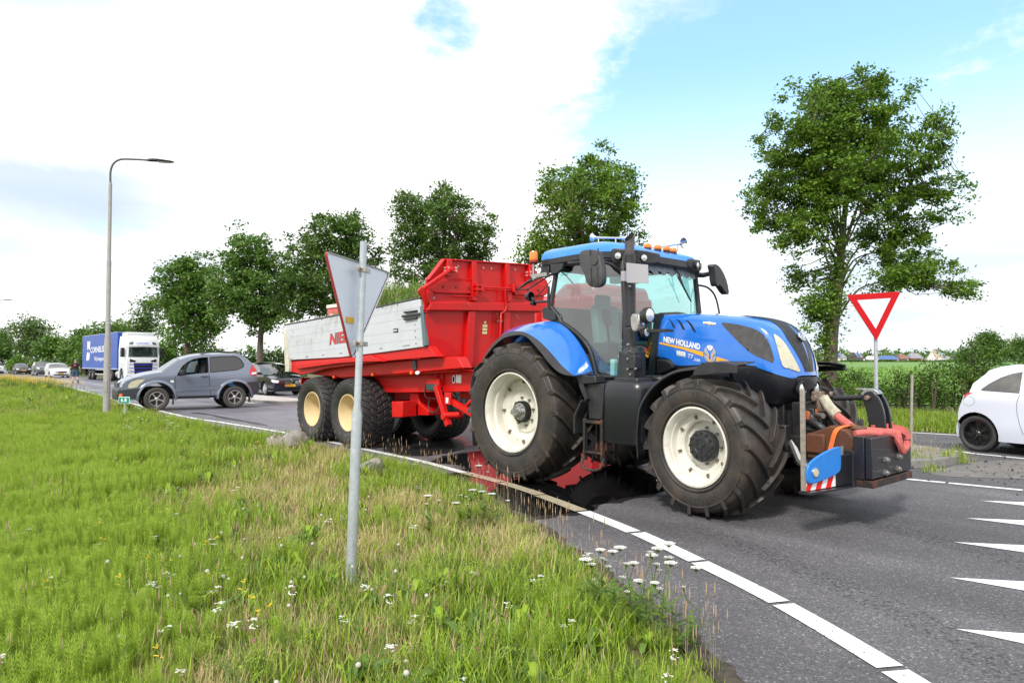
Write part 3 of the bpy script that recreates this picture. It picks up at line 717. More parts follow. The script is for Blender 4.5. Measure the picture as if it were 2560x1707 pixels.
# ================================================================ survey: photograph measurements turned into metres on a known plane of a vehicle
class Frame:
    def __init__(s, x, y, deg):
        s.o = Vector((x, y, 0)); s.h = R(deg); s.M = Matrix.Translation(s.o) @ Matrix.Rotation(s.h, 4, 'Z'); s.I = s.M.inverted()
        s.c = s.I @ Vector((0, 0, 1.6))
    def ray(s, px, py):
        a = (px - 1280) / F_; b = (853.5 - py) / F_
        d = Vector((a, math.cos(TH) - b * math.sin(TH), math.sin(TH) + b * math.cos(TH))); return (s.I.to_3x3() @ d).normalized()
    def y(s, px, py, yl): d = s.ray(px, py); t = (yl - s.c.y) / d.y; p = s.c + d * t; return (p.x, p.z)
    def x(s, px, py, xl): d = s.ray(px, py); t = (xl - s.c.x) / d.x; p = s.c + d * t; return (p.y, p.z)
def zm(ox, oy, sc): return lambda a, b: (ox + a / sc, oy + b / sc)
z3 = zm(1640, 740, 5.113); z4 = zm(1300, 560, 3.92); z1 = zm(1160, 800, 3.5625); z2 = zm(1560, 900, 3.92); z5 = zm(1900, 850, 3.484)
TF = Frame(.94, 10.155, -48.7)
def patch_seen(mb, bvh, fr, pts, off=.004, mi=0, step=5, mirror=False, holes=()):
    vs, fs = panel2d(pts, holes, step); P = []
    for a, b in vs:
        d = fr.ray(a, b); h, n, _, _ = bvh.ray_cast(fr.c, d)
        if h is None: P.append(None); continue
        if n.dot(d) > 0: n = -n
        P.append(h + n * off)
    good = [f for f in fs if all(P[i] is not None for i in f)]
    used = sorted({i for f in good for i in f}); mp = {i: k for k, i in enumerate(used)}
    Q = [P[i] for i in used]; FF = [tuple(mp[i] for i in f) for f in good]
    mb.add(Q, FF, mi)
    if mirror: mb.add([Vector((p.x, -p.y, p.z)) for p in Q], [tuple(reversed(f)) for f in FF], mi)

TR = thing('tractor', 'blue farm tractor with white wheel rims, black exhaust stack and black front weight block', 'tractor', (.94, 10.155, 0), R(-48.7))
# ---------------------------------------------------------------- hood
SEC = [((1.80, -.47, 1.67), (1.84, -.425, 2.17), (1.84, 0, 2.21)), ((1.98, -.47, 1.64), (2.2, -.42, 2.155), (2.2, 0, 2.20)), ((2.06, -.465, 1.565), (2.5, -.415, 2.13), (2.5, 0, 2.165)), ((2.5, -.465, 1.575), (2.72, -.41, 2.105), (2.74, 0, 2.14)),
       ((2.86, -.46, 1.585), (2.92, -.40, 2.075), (2.95, 0, 2.11)), ((3.05, -.45, 1.555), (3.08, -.385, 2.03), (3.13, 0, 2.065)), ((3.2, -.44, 1.51), (3.2, -.36, 1.945), (3.27, 0, 1.985)), ((3.3, -.42, 1.474), (3.29, -.335, 1.82), (3.365, 0, 1.87)),
       ((3.37, -.38, 1.45), (3.36, -.31, 1.68), (3.425, 0, 1.73)), ((3.41, -.33, 1.435), (3.405, -.285, 1.555), (3.46, 0, 1.585)), ((3.43, -.25, 1.43), (3.435, -.22, 1.45), (3.475, 0, 1.46))]
SS = [[Vector(q) for q in zip(*[iter(r)] * 3)] for r in catmull([sum(s, ()) for s in SEC], 5)]
def hood_ring(L_, C_, M_):
    out = []
    def side(t): p = L_.lerp(C_, t); p.y -= .02 * math.sin(math.pi * t) * (1 if L_.x < 3.2 else .6); return p
    for t in (0, .15, .3, .45, .6, .75, .86): out.append(side(t))
    a = side(.86); c = C_.copy(); b = C_.lerp(M_, .22); b.z += .006; b.x += .004
    for k in range(1, 6): t = k / 6; out.append(a * (1 - t) ** 2 + c * 2 * t * (1 - t) + b * t * t)
    for t in (.0, .3, .65, 1): p = b.lerp(M_, t); out.append(p)
    return out
rings = []
for L_, C_, M_ in SS:
    r = hood_ring(L_, C_, M_); r += [Vector((p.x, -p.y, p.z)) for p in r[::-1][1:]]; rings.append(r)
mb = MB(); mb.loft(rings, 0, False, False)
hood = mb.build('hood', blue, TR, smooth=50)
bv = bvh_of([hood])
# dark rear frame of the hood
mb = MB(); r0 = rings[0]
mb.loft([[(p.x - .005, p.y, p.z) for p in r0], [(p.x - .02, p.y * 1.05, p.z + .02) for p in r0], [(p.x - .085, p.y * 1.05, p.z + .03) for p in r0], [(p.x - .10, p.y * .98, p.z) for p in r0]], 0, False, False)
mb.prism([TF.y(*z4(*p), -.45) for p in [(1340, 880), (1400, 880), (1370, 1000), (1350, 1300), (1350, 1440), (1330, 1480), (1275, 1480), (1300, 1300)]], -.50, -.42)
mb.build('hood_rear_seal', blk, TR, smooth=50)
# side windows of the hood, lamps, centre stripe
qw = smooth_poly([z3(*p) for p in [(822, 336), (930, 345), (1100, 372), (1280, 425), (1400, 510), (1470, 650), (1525, 868), (1400, 815), (1230, 745), (1110, 640), (1000, 530), (900, 425)]], 1)
mesh_m = mat('hood_mesh_window', (.022, .020, .019), .12, 0, .9, col2=(.09, .082, .075), nscale=13, lo=.42, hi=.7, col3=(.05, .045, .04), n3=4)
mb = MB(); patch_seen(mb, bv, TF, qw, .004, 0, 6, True); mb.build2('hood_side_window', [mesh_m], TR, smooth=60)
hl = smooth_poly([z3(*p) for p in [(1490, 478), (1560, 520), (1640, 600), (1720, 730), (1800, 880), (1842, 970), (1780, 960), (1640, 905), (1590, 830), (1560, 700), (1530, 600)]], 1)
mb = MB(); patch_seen(mb, bv, TF, hl, .010, 0, 5, True); hlo = mb.build2('headlight', [clear], TR, smooth=60)
mb = MB()
for (a, b), r in ((z3(1580, 610), .036), (z3(1660, 865), .05)):
    d = TF.ray(a, b); h, n, _, _ = bv.ray_cast(TF.c, d)
    if h is None: continue
    if n.dot(d) > 0: n = -n
    for sgn in (1, -1):
        hh = Vector((h.x, h.y * sgn, h.z)); n_ = Vector((n.x, n.y * sgn, n.z)); q = n_.to_track_quat('Z', 'Y').to_matrix()
        vs = []; fs = []
        for i, (rr_, zz) in enumerate(((r, .0102), (r * .9, .0112), (r * .75, .0108), (.01, .0106))):
            for j in range(20): an = j * math.pi / 10; vs.append(hh + q @ Vector((rr_ * math.cos(an), rr_ * math.sin(an), zz)))
        fs = [(i * 20 + j, i * 20 + (j + 1) % 20, (i + 1) * 20 + (j + 1) % 20, (i + 1) * 20 + j) for i in range(3) for j in range(20)]
        mb.add(vs, fs)
for q_, hh_ in zip(mb.halves(), hlo): q_.build('headlight_bulb', mat('lamp_bowl', (.50, .48, .38), .2, .1, .6), hh_, smooth=60)
st = [z3(*p) for p in [(850, 246), (1100, 262), (1290, 300), (1420, 350), (1540, 430), (1640, 490), (1720, 640), (1790, 790), (1870, 960), (1900, 975), (2010, 972), (2030, 945), (2025, 800), (2000, 640), (1950, 520), (1880, 430), (1760, 350), (1600, 305), (1385, 283), (1290, 268)]]
stm = mat('hood_centre_black', (.017, .017, .018), .45, 0, .0, col2=(.12, .12, .115), nscale=4, lo=.55, hi=.72, stretch=(1.5, 6, 1.5), bump=.3, bscale=300)
mb = MB()
def strip_pts(k0, k1, w0, w1, off):
    K = len(SS); rows = []
    for i in range(k0, k1 + 1):
        t = (i - k0) / (k1 - k0); L_, C_, M_ = SS[i]; w = w0(t)
        rr_ = [Vector(p) for p in rings[i]]; row = []
        for s_ in (-1, -.6, -.2, .2, .6, 1):
            yy = s_ * w
            # find point on ring at y = yy near the top
            best = None
            for a, b in zip(rr_, rr_[1:]):
                if min(a.z, b.z) < C_.z - .12: continue
                if (a.y - yy) * (b.y - yy) <= 0 and abs(b.y - a.y) > 1e-9: q = (yy - a.y) / (b.y - a.y); best = a.lerp(b, q)
            row.append(best if best is not None else M_.copy())
        rows.append(row)
    out = []
    for i, row in enumerate(rows):
        a = rows[max(i - 1, 0)]; b = rows[min(i + 1, len(rows) - 1)]; o_ = []
        for j, p in enumerate(row):
            t1 = (b[j] - a[j]).normalized(); t2 = (row[min(j + 1, 5)] - row[max(j - 1, 0)]).normalized(); n = t1.cross(t2)
            if n.z < 0 and n.x < 0: n = -n
            o_.append(p + n.normalized() * off)
        out.append(o_)
    return out
K = len(SS)
rows = strip_pts(14, K - 3, lambda t: .10 + .12 * math.sin(min(1, t * 1.25) * math.pi * .5) - .13 * max(0, t - .62) / .38, 0, .005)
mb.loft(rows, 0, False, False)
for yy in (-.5, .5):
    pass
mb.build('hood_grille', stm, TR, smooth=60)
mb = MB()
L_, C_, M_ = SS[int(K * .70)]; bc = Vector((M_.x + .012, 0, M_.z)); n = Vector((.8, 0, .6)).normalized(); q = n.to_track_quat('Z', 'Y').to_matrix()
bc = M_ + n * .006
for r, zz, mi in ((.058, .012, 0), (.047, .014, 1)):
    vs = [bc + q @ Vector((r * math.cos(j * math.pi / 14), r * math.sin(j * math.pi / 14), zz)) for j in range(28)] + [bc + q @ Vector((r * math.cos(j * math.pi / 14), r * math.sin(j * math.pi / 14), 0)) for j in range(28)]
    mb.add(vs, [tuple(range(28))] + [(j, (j + 1) % 28, 28 + (j + 1) % 28, 28 + j) for j in range(28)], mi)
def leaf_emblem(P, s, mi, fill=None):
    """leaf badge: six leaves round a stem, coordinates through P(u,v)"""
    shapes = [[(-.02, .48), (-.20, .43), (-.18, .30), (-.02, .12)], [(-.24, .40), (-.42, .15), (-.40, .02), (-.06, -.22), (-.05, -.06), (-.20, .20)], [(-.42, -.04), (-.40, -.26), (-.26, -.46), (-.08, -.48), (-.05, -.30)]]
    for sh in shapes:
        for sg in (1, -1): yield [(sg * a * s, b * s) for a, b in sh]
for sh in leaf_emblem(None, .085, 0):
    mb.add([bc + q @ Vector((-b, a, .0155)) if False else bc + q @ Vector((a, b, .0155)) for a, b in sh], [tuple(range(len(sh)))], 2)
mb.build('front_badge', [chrome, whitep, mat('badge_grey', (.12, .13, .15), .3)], TR, smooth=40)
# writing on the side
mb = MB()
ux = Vector((TF.y(*z4(1770, 1175), -.47)[0] - TF.y(*z4(1410, 1100), -.47)[0], TF.y(*z4(1770, 1175), -.47)[1] - TF.y(*z4(1410, 1100), -.47)[1])).normalized()
o1 = TF.y(*z4(1408, 1130), -.47); uy = Vector((0, 1))
wd = .52
vs, fs = text_geo('NEW HOLLAND', .1, bold=.0042); w_ = max(v[0] for v in vs); h_ = max(v[1] for v in vs) - min(v[1] for v in vs)
put_text_on(mb, 'NEW HOLLAND', bv, o1, tuple(ux * wd / w_), tuple(uy * .072 / h_), .1, mi=0, bold=.0042)
vs, fs = text_geo('T7', .1, bold=.0015, shear=.25); 
put_text_on(mb, 'T7', bv, TF.y(*z4(1640, 1290), -.47), tuple(ux * .9), (0, .9), .075, mi=0, bold=.001, shear=.25)
put_text_on(mb, '.230', bv, TF.y(*z4(1698, 1324), -.47), tuple(ux * 1.15), (0, .9), .045, mi=0, bold=.001, shear=.25)
kx = TF.y(*z4(1540, 1262), -.47)
ky = [(kx[0] - .004, kx[1] + .028), (kx[0] + .118, kx[1] + .006), (kx[0] + .118, kx[1] - .040), (kx[0] - .004, kx[1] - .018)]
patch(mb, bv, ky, off=.005, mi=0, step=.03)
put_text_on(mb, 'KORT', bv, (kx[0] + .008, kx[1] + .004), tuple(ux * 1.1), (0, 1), .038, off=.0085, mi=2, space=1.15)
patch(mb, bv, [(kx[0] - .004, kx[1] - .026), (kx[0] + .118, kx[1] - .048), (kx[0] + .118, kx[1] - .052), (kx[0] - .004, kx[1] - .030)], off=.005, mi=0, step=.03)
st_ = [TF.y(*z4(*p), -.47) for p in [(1370, 1157), (1370, 1174), (1600, 1228), (1797, 1300), (1797, 1256), (1600, 1205)]]
patch(mb, bv, st_, off=.005, mi=1, step=.04)
st_ = [TF.y(*z4(*p), -.47) for p in [(1928, 1300), (2117, 1362), (1915, 1352)]]
patch(mb, bv, st_, off=.005, mi=1, step=.04)
lc = TF.y(*z4(1862, 1268), -.47)
for k, sh in enumerate(leaf_emblem(None, .20, 0)):
    patch(mb, bv, [(lc[0] + a * .92, lc[1] + b - a * .12) for a, b in sh], off=.0075, mi=3 if k // 2 else 0, step=.03)
for dx in (-.012, .012):
    patch(mb, bv, [(lc[0] - dx * .5, lc[1] - .1), (lc[0] + dx * .5, lc[1] - .1), (lc[0] + dx * 4, lc[1] + .0), (lc[0] + dx * 3.2, lc[1] + .0)], off=.0078, mi=1, step=.03)
hp = [TF.y(*z4(*p), -.47) for p in [(1775, 955), (1830, 958), (1838, 950), (1846, 960), (1902, 967), (1898, 985), (1850, 982), (1838, 990), (1828, 980), (1780, 975)]]
patch(mb, bv, hp, off=.005, mi=0, step=.03)
a_ = TF.y(*z4(1785, 967), -.47); put_text_on(mb, 'HORSE POWER', bv, a_, tuple(ux), (0, 1), .019, off=.008, mi=1, bold=.0006)
mb.build('hood_lettering', [whitep, orangep, mat('grey_print', (.35, .36, .4), .4), mat('silver_print', (.45, .47, .52), .25, .6)], TR, smooth=0)
mb = MB()
for q_ in ([(1437, 930), (1462, 934), (1490, 962), (1528, 1022), (1502, 1012), (1478, 965), (1460, 942)], [(1515, 934), (1545, 936), (1578, 965), (1622, 1040), (1594, 1030), (1562, 972), (1540, 946)], [(1603, 940), (1636, 943), (1675, 975), (1730, 1064), (1700, 1050), (1660, 985), (1632, 952)]):
    patch(mb, bv, [TF.y(*z4(*p), -.45) for p in q_], off=.004, step=.03); patch(mb, bv, [TF.y(*z4(*p), -.45) for p in q_], off=.004, step=.03, side=1)
mb.build('hood_vents', dark, TR, smooth=0)
# lower nose and chassis block
mb = MB(); low = [((2.05, -.44, 1.60), 1.05), ((2.5, -.44, 1.60), 1.05), ((2.86, -.44, 1.60), 1.10), ((3.05, -.43, 1.57), 1.13), ((3.2, -.42, 1.52), 1.15), ((3.3, -.40, 1.485), 1.15), ((3.37, -.36, 1.46), 1.16), ((3.41, -.31, 1.445), 1.18), ((3.43, -.23, 1.44), 1.19)]
rg = []
for (x, y, z), zb in low:
    rg.append([(x, y, z), (x, y - .01, z - .1), (x - .02, y + .03, zb + .12), (x - .05, y + .09, zb), (x - .05, -y - .09, zb), (x - .02, -y - .03, zb + .12), (x, -y + .01, z - .1), (x, -y, z)])
mb.loft([r for r in rg], 0, True, True)
mb.loft([[(3.43, -.23 + .0, 1.44), (3.44, -.24, 1.34), (3.41, -.20, 1.31), (3.38, -.14, 1.19)], [(3.475, -.12, 1.445), (3.475, -.12, 1.34), (3.45, -.1, 1.30), (3.40, -.1, 1.19)], [(3.475, .12, 1.445), (3.475, .12, 1.34), (3.45, .1, 1.30), (3.40, .1, 1.19)], [(3.43, .23, 1.44), (3.44, .24, 1.34), (3.41, .20, 1.31), (3.38, .14, 1.19)]], 0, False, False)
lown = mb.build('lower_nose', blk2, TR, smooth=50)
mb = MB()
for y in (-.17, .17):
    mb = MB(); mb.lathe([(.085, -.01), (.088, .012), (.075, .014), (.068, -.03), (.001, -.03)], 24, (3.452, y, 1.315), 'x')
    ww = mb.build('work_light', [blk], TR, smooth=40)
    mb = MB(); mb.lathe([(.060, -.005), (.055, .006), (.03, .012), (.001, .014)], 20, (3.452, y, 1.315), 'x')
    mb.build('lamp_glass', mat('lamp_face', (.75, .78, .78), .1, .5, 1, col2=(.4, .42, .42), nscale=60), ww, smooth=40)
mb = MB(); mb.box((2.55, 0, 1.0), (1.5, .52, .6)); mb.box((3.38, 0, .88), (.28, .38, .40)); mb.box((1.9, 0, .8), (1.5, .6, .5)); mb.box((.6, 0, .95), (1.6, .7, .55)); mb.box((-.15, 0, .93), (.5, .8, .6)); mb.cyl((0, -1.0, .93), (0, 1.0, .93), .13, 20)
mb.cyl((2.84, -.85, .72), (2.84, .85, .72), .10, 16); mb.box((2.84, 0, .72), (.4, .6, .34)); mb.box((3.58, -.25, .92), (.10, .05, .40)); mb.box((3.58, .25, .92), (.10, .05, .40))
mb.tube([(2.3, -.2, .7), (2.6, -.5, .62), (2.84, -.75, .72)], .04); mb.tube([(3.05, -.6, .62), (3.3, -.3, .6)], .035)
mb.box((3.46, 0, .98), (.14, .56, .40)); mb.box((3.30, -.46, .78), (.3, .12, .34)); mb.box((3.52, -.36, .74), (.2, .14, .2))
mb.build('chassis', mat('chassis_black', (.014, .014, .017), .42, col2=(.04, .035, .03), nscale=14, bump=.2), TR, bevel=.012)
# ---------------------------------------------------------------- cab
mb = MB()
def post(a, b, w=.06, d=.05, mi=0):
    a = Vector(a); b = Vector(b); t = (b - a).normalized(); u = Vector((1, 0, 0)); u = (u - t * u.dot(t)).normalized(); v = t.cross(u); V = []
    for p in (a, b):
        for i, j in ((-1, -1), (1, -1), (1, 1), (-1, 1)): V.append(p + u * i * w / 2 + v * j * d / 2)
    mb.add(V, [(0, 1, 2, 3), (7, 6, 5, 4), (0, 4, 5, 1), (1, 5, 6, 2), (2, 6, 7, 3), (3, 7, 4, 0)], mi)
for s in (-1, 1):
    mb.tube([(1.60, s * .80, 1.42), (1.575, s * .80, 2.0), (1.50, s * .76, 2.90)], [.045, .038, .035], 8)     # front post
    mb.tube([(.60, s * .83, 1.98), (.47, s * .83, 2.2), (.30, s * .82, 2.35), (.40, s * .79, 2.9)], .035, 8)                        # rear post
    mb.tube([(.62, s * .80, 2.90), (1.5, s * .76, 2.88)], .035, 8)
    lo_ = [TF.y(*z4(*p), -.85) for p in [(370, 950), (480, 1010), (600, 1110), (690, 1240), (730, 1400), (745, 1490), (860, 1500), (990, 1497)]]
    mb.tube([(x, s * .845, z) for x, z in smooth_poly(lo_, 1, False)], .022, 6)
    mb.box((1.3, s * .78, 1.36), (.9, .12, .10))
mb.tube([(1.50, -.76, 2.90), (1.62, -.4, 2.92), (1.65, 0, 2.92), (1.62, .4, 2.92), (1.50, .76, 2.90)], .03, 8)
mb.box((.22, 0, 2.9), (.1, 1.5, .08)); mb.box((.25, 0, 2.1), (.06, 1.5, .5)); mb.box((.9, 0, 1.38), (1.5, 1.45, .08))
for s in (-1, 1):
    for pts in ([(310, 400), (440, 385), (425, 440), (380, 480), (320, 495)], [(255, 815), (300, 840), (355, 880), (362, 940), (300, 945), (238, 925), (230, 840)]):
        P = [TF.y(*z4(*p), -.86) for p in pts]; mb.prism(P, s * .85, s * .89)
mb.build('cab_frame', blk, TR, bevel=.004, smooth=45)
# glazing
def sheet(rows, name, m, par=TR, th=0):
    k = MB(); k.loft(rows, 0, False, False); return k.build(name, m, par, smooth=60)
for s in (-1, 1):
    out = [TF.y(*z4(*p), -.83) for p in [(430, 392), (985, 385), (1000, 700), (1003, 1100), (995, 1488), (860, 1492), (745, 1482), (728, 1400), (690, 1245), (600, 1115), (480, 1015), (375, 955), (300, 850), (330, 640), (380, 480)]]
    vs, fs = panel2d(smooth_poly(out, 1), (), .12); k = MB(); k.add([(x, s * (.835 - .05 * max(0, (z - 2.0) / .9)), z) for x, z in vs], fs)
    k.build('door_glass' if s < 0 else 'side_glass', cabglass, TR, smooth=60)
rows = []
for t in range(7):
    t /= 6; z = 1.45 + t * 1.45; rows.append([(1.58 - .07 * t + .09 * (1 - u * u), u * (.78 - .04 * t), z) for u in [-1, -.8, -.6, -.4, -.2, 0, .2, .4, .6, .8, 1]])
sheet(rows, 'windscreen', cabglass)
sheet([[(.33 + .05 * t, u * .78, 2.15 + .75 * t) for u in (-1, -.5, 0, .5, 1)] for t in (0, .5, 1)], 'rear_window', cabglass)
mb = MB()
mb.tube([(1.52, .1, 2.95), (1.66, .18, 2.75), (1.685, .26, 2.55)], .01, 6); mb.tube([(1.685, .13, 2.70), (1.69, .4, 2.40)], [.015, .01], 6); mb.build('wiper', blk, TR)
# roof
def roof_ring(z, ins, drop=0, front=1.70):
    P = [(.10, -.80), (.75, -.83), (1.36, -.82), (front - .10, -.66), (front, -.50), (front + .02, 0)]
    P = P + [(x, -y) for x, y in P[::-1][1:]] + [(.04, .55), (.02, 0), (.04, -.55)]
    cx = .85; o_ = []
    for x, y in dens(P, .18):
        r = Vector((x - cx, y)); L0 = r.length; q = r * (1 - ins / L0); xx = cx + q.x
        o_.append((xx, q.y, z - drop * max(0, (xx - 1.0) / .75) ** 1.6 - .0 * max(0, .4 - xx)))
    return o_
mb = MB(); mb.loft([roof_ring(2.895, .14, .10), roof_ring(2.895, .05, .10), roof_ring(2.93, .0, .10), roof_ring(3.005, .0, .09)], 0, True, False)
mb.loft([roof_ring(2.90, .14, .10), roof_ring(2.90, .6, .10)], 0, True, True)
rb = mb.build('roof_lining', blk, TR, smooth=40)
mb = MB(); mb.loft([roof_ring(3.0, -.004, .09), roof_ring(3.07, .01, .13), roof_ring(3.12, .05, .16), roof_ring(3.15, .14, .19), roof_ring(3.165, .35, .20), roof_ring(3.17, .6, .20)], 0, True, True)
roof = mb.build('roof', blue2, TR, smooth=50)
rbv = bvh_of([roof]); mb = MB()
vs, fs = text_geo('WWW.KORT.NL', .1, bold=.002, shear=.2); w_ = max(v[0] for v in vs)
a_ = TF.y(*z4(305, 262), -.81); b_ = TF.y(*z4(505, 240), -.81); put_text_on(mb, 'WWW.KORT.NL', rbv, a_, ((b_[0] - a_[0]) / w_, (b_[1] - a_[1]) / w_), (0, .85), .1, bold=.002, shear=.2)
mb.build('roof_lettering', orangep, roof, smooth=0)
# lamp pods on the roof corners
mb = MB()
for s in (-1, 1):
    mb.loft([[(1.30, s * .78, 2.99), (1.30, s * .78, 2.90), (1.30, s * .70, 2.90), (1.3, s * .7, 2.99)], [(1.42, s * .85, 3.0), (1.42, s * .84, 2.82), (1.42, s * .70, 2.82), (1.42, s * .7, 3.0)], [(1.60, s * .74, 2.98), (1.60, s * .73, 2.80), (1.50, s * .62, 2.8), (1.50, s * .62, 2.98)], [(1.73, s * .56, 2.96), (1.73, s * .55, 2.80), (1.6, s * .5, 2.8), (1.6, s * .5, 2.96)], [(1.73, s * .30, 2.95), (1.72, s * .30, 2.84), (1.6, s * .3, 2.84), (1.6, s * .3, 2.95)]], 0, True, True)
    mb.box((.15, s * .72, 2.86), (.16, .14, .14))
mb.build2('lamp_housing', blk, TR, bevel=.015, smooth=45)
for s in (-1, 1):
    for c, dr in [q_ for q_ in (((1.49, s * .835, 2.90), Vector((.45, s * 1, -.05))), ((1.70, s * .60, 2.875), Vector((1, s * .45, -.05))), ((1.742, s * (.47 if s > 0 else .62), 2.88), Vector((1, s * .1, -.05)))) if not (s < 0 and q_[0][0] > 1.74)]:
        q = dr.normalized().to_track_quat('Z', 'Y').to_matrix(); c = Vector(c); mb = MB(); lens = MB()
        for (r0, h0), (r1, h1), k in (((.050, -.03), (.048, .012), mb), ((.048, .012), (.04, .014), mb), ((.04, .010), (.001, .016), lens)):
            V = [c + q @ Vector((r * math.cos(j * math.pi / 10), r * math.sin(j * math.pi / 10), h)) for r, h in ((r0, h0), (r1, h1)) for j in range(20)]
            k.add(V, [(j, (j + 1) % 20, 20 + (j + 1) % 20, 20 + j) for j in range(20)])
        rl = mb.build('work_light', blk, TR, smooth=40); lens.build('lamp_glass', mat('lamp_face', (.75, .78, .78), .1, .5, 1), rl, smooth=40)
# amber flashers, horns, beacon, antenna
for y in (-.34, -.16, 0, .17):
    x = 1.60 - abs(y) * .12; k = MB(); k.lathe([(.045, -.03), (.045, .02), (.02, .022)], 14, (x, y, 3.02), 'z'); b_ = k.build('flasher_base', blk, TR, smooth=40)
    k = MB(); k.lathe([(.038, .02), (.042, .03), (.04, .055), (.03, .072), (.001, .078)], 16, (x, y, 3.02), 'z'); 
    for v in range(len(k.v)): p = k.v[v]; k.v[v] = (p[0], y + (p[1] - y) * 1.5, p[2])
    k.build('amber_flasher', orange, TR, smooth=40)
def horn(a, b, r0, rb_):
    k = MB(); a = Vector(a); b = Vector(b); n = 14; P = [a.lerp(b, t / n) for t in range(n + 1)]; rr_ = [r0 + (rb_ - r0) * max(0, (t / n - .82) / .18) ** 2.2 + .004 * t / n for t in range(n + 1)]
    k.tube(P, rr_, 20, caps=False); k.tube([a - (b - a).normalized() * .07, a], r0 * 2.2, 12); k.tube([P[3], P[3] - Vector((0, 0, .09))], .008, 6); k.tube([P[11], P[11] - Vector((0, 0, .09))], .008, 6); k.build('air_horn', chrome, TR, smooth=50)
horn((1.00, .55, 3.215), (1.50, .52, 3.205), .012, .075); horn((1.10, -.28, 3.235), (.62, -.34, 3.30), .012, .055)
k = MB(); k.tube([(.07, -.92, 2.72), (.07, -.92, 2.96)], .016, 10); k.tube([(.07, -.92, 2.74), (.36, -.80, 2.80)], .022, 8); k.box((.18, -.9, 2.78), (.30, .05, .05)); k.build('beacon_arm', steel, TR)
k = MB(); k.lathe([(.05, 0), (.062, .01), (.062, .04), (.05, .042)], 20, (.07, -.92, 2.95), 'z'); k.build('beacon_base', mat('dark_red_base', (.25, .02, .015), .4), TR, smooth=40)
k = MB(); k.lathe([(.055, .04), (.058, .05), (.054, .14), (.045, .165), (.001, .172)], 24, (.07, -.92, 2.95), 'z'); k.build('amber_beacon', orange, TR, smooth=50)
k = MB(); k.tube([TFp for TFp in [(-.35, -.80, 2.66), (0, -.86, 2.78), (.3, -.84, 2.82)]], .012, 6); k.tube([(-.42, -.80, 2.62), (-.1, -.86, 2.72), (.12, -.86, 2.76)], [.006, .022, .02], 8); k.tube([(-.3, -.84, 2.62), (-.1, -.86, 2.62), (.33, -.84, 2.78)], .01, 6)
k.tube([(.33, -.84, 2.70), (.05, -.86, 2.48)], .008, 6); k.build('rear_window_gear', blk, TR)
k = MB(); k.lathe([(.001, -.05), (.05, -.045), (.065, .0), (.066, .03), (.058, .035)], 18, (.02, -.95, 2.50), 'x'); k.lathe([(.001, -.05), (.03, -.045), (.04, .0), (.04, .02), (.03, .025)], 18, (.08, -.93, 2.41), 'x'); k.tube([(.05, -.93, 2.48), (.1, -.92, 2.42), (.3, -.86, 2.42)], .018, 8); k.tube([(.3, -.86, 2.3), (.3, -.86, 2.62)], .02, 8)
k.build('rear_work_light', blk, TR, smooth=40)
k = MB(); k.tube([(.32, -.86, 2.75), (.1, -.9, 3.0), (-.12, -.93, 3.22)], [.004, .0035, .002], 5); k.build('antenna', blk, TR)
# mirrors
def mirror_body(P, y0, y1, name='mirror'):
    k = MB(); c = Vector((sum(p[0] for p in P) / len(P), sum(p[1] for p in P) / len(P))); sm = smooth_poly(P, 2)
    def sc(f, y): return [(c.x + (p[0] - c.x) * f, y, c.y + (p[1] - c.y) * f) for p in sm]
    d = 1 if y1 > y0 else -1
    k.loft([sc(.80, y0), sc(.95, y0 + .012 * d), sc(1, y0 + .035 * d), sc(1, y1), sc(.94, y1 + .008 * d)], 0, True, True); return k
mp_ = [TF.y(*z4(*p), -1.25) for p in [(625, 262), (790, 252), (805, 330), (835, 480), (832, 590), (790, 622), (715, 622), (675, 560), (660, 500), (618, 420), (605, 310)]]
k = mirror_body(mp_, -1.20, -1.30)
c_ = TF.y(*z4(738, 355), -1.3); k.cyl((c_[0], -1.295, c_[1]), (c_[0], -1.325, c_[1]), .055, 28)
for dx, za_, zb_ in ((-.055, -.28, -.08), (.045, -.28, -.08), (-.07, .07, .13), (.055, .07, .13)): k.box((c_[0] + dx, -1.315, c_[1] + (za_ + zb_) / 2), (.012, .014, zb_ - za_))
mir = k.build('mirror', mat('mirror_grey', (.045, .046, .05), .45, col2=(.07, .07, .07), nscale=12), TR, smooth=45)
k = MB(); k.tube([(c_[0], -1.25, c_[1]), (1.60, -1.10, 2.76), (1.56, -.95, 2.72), (1.52, -.78, 2.68)], [.016, .02, .03, .035], 10); k.build('mirror_arm', blk, TR, smooth=45)
M2 = Matrix.Rotation(R(-22), 4, 'Z')
k = MB(); fm = [TF.x(*z4(*p), 1.75) for p in [(1857, 395), (1908, 393), (1960, 460), (2005, 570), (2025, 690), (1995, 690), (1930, 590), (1905, 620), (1885, 560), (1880, 470)]]
cy = sum(p[0] for p in fm) / len(fm); fz = [(1.75 + .0, p[0], p[1]) for p in fm]
sm = smooth_poly(fm, 1); k.loft([[(1.70 + .0, y, z) for y, z in sm], [(1.78, y + .03, z) for y, z in sm]], 0, True, True); k.build('mirror', blk, TR, bevel=.01, smooth=45)
k = MB(); a_ = TF.x(*z4(1650, 470), 1.60); b_ = TF.x(*z4(1930, 470), 1.75); k.tube([(1.5, .74, 2.80), (1.55, a_[0] + .42, 2.80), (1.75, b_[0], b_[1])], [.04, .035, .028], 10); k.build('mirror_arm', blk, TR, smooth=45)
k = MB(); k.tube(catmull([(1.52, .80, 2.66), (1.60, .95, 2.62), (1.68, 1.02, 2.45), (1.74, 1.06, 2.0)], 6), .014, 8); k.build('grab_rail', blk, TR, smooth=45)
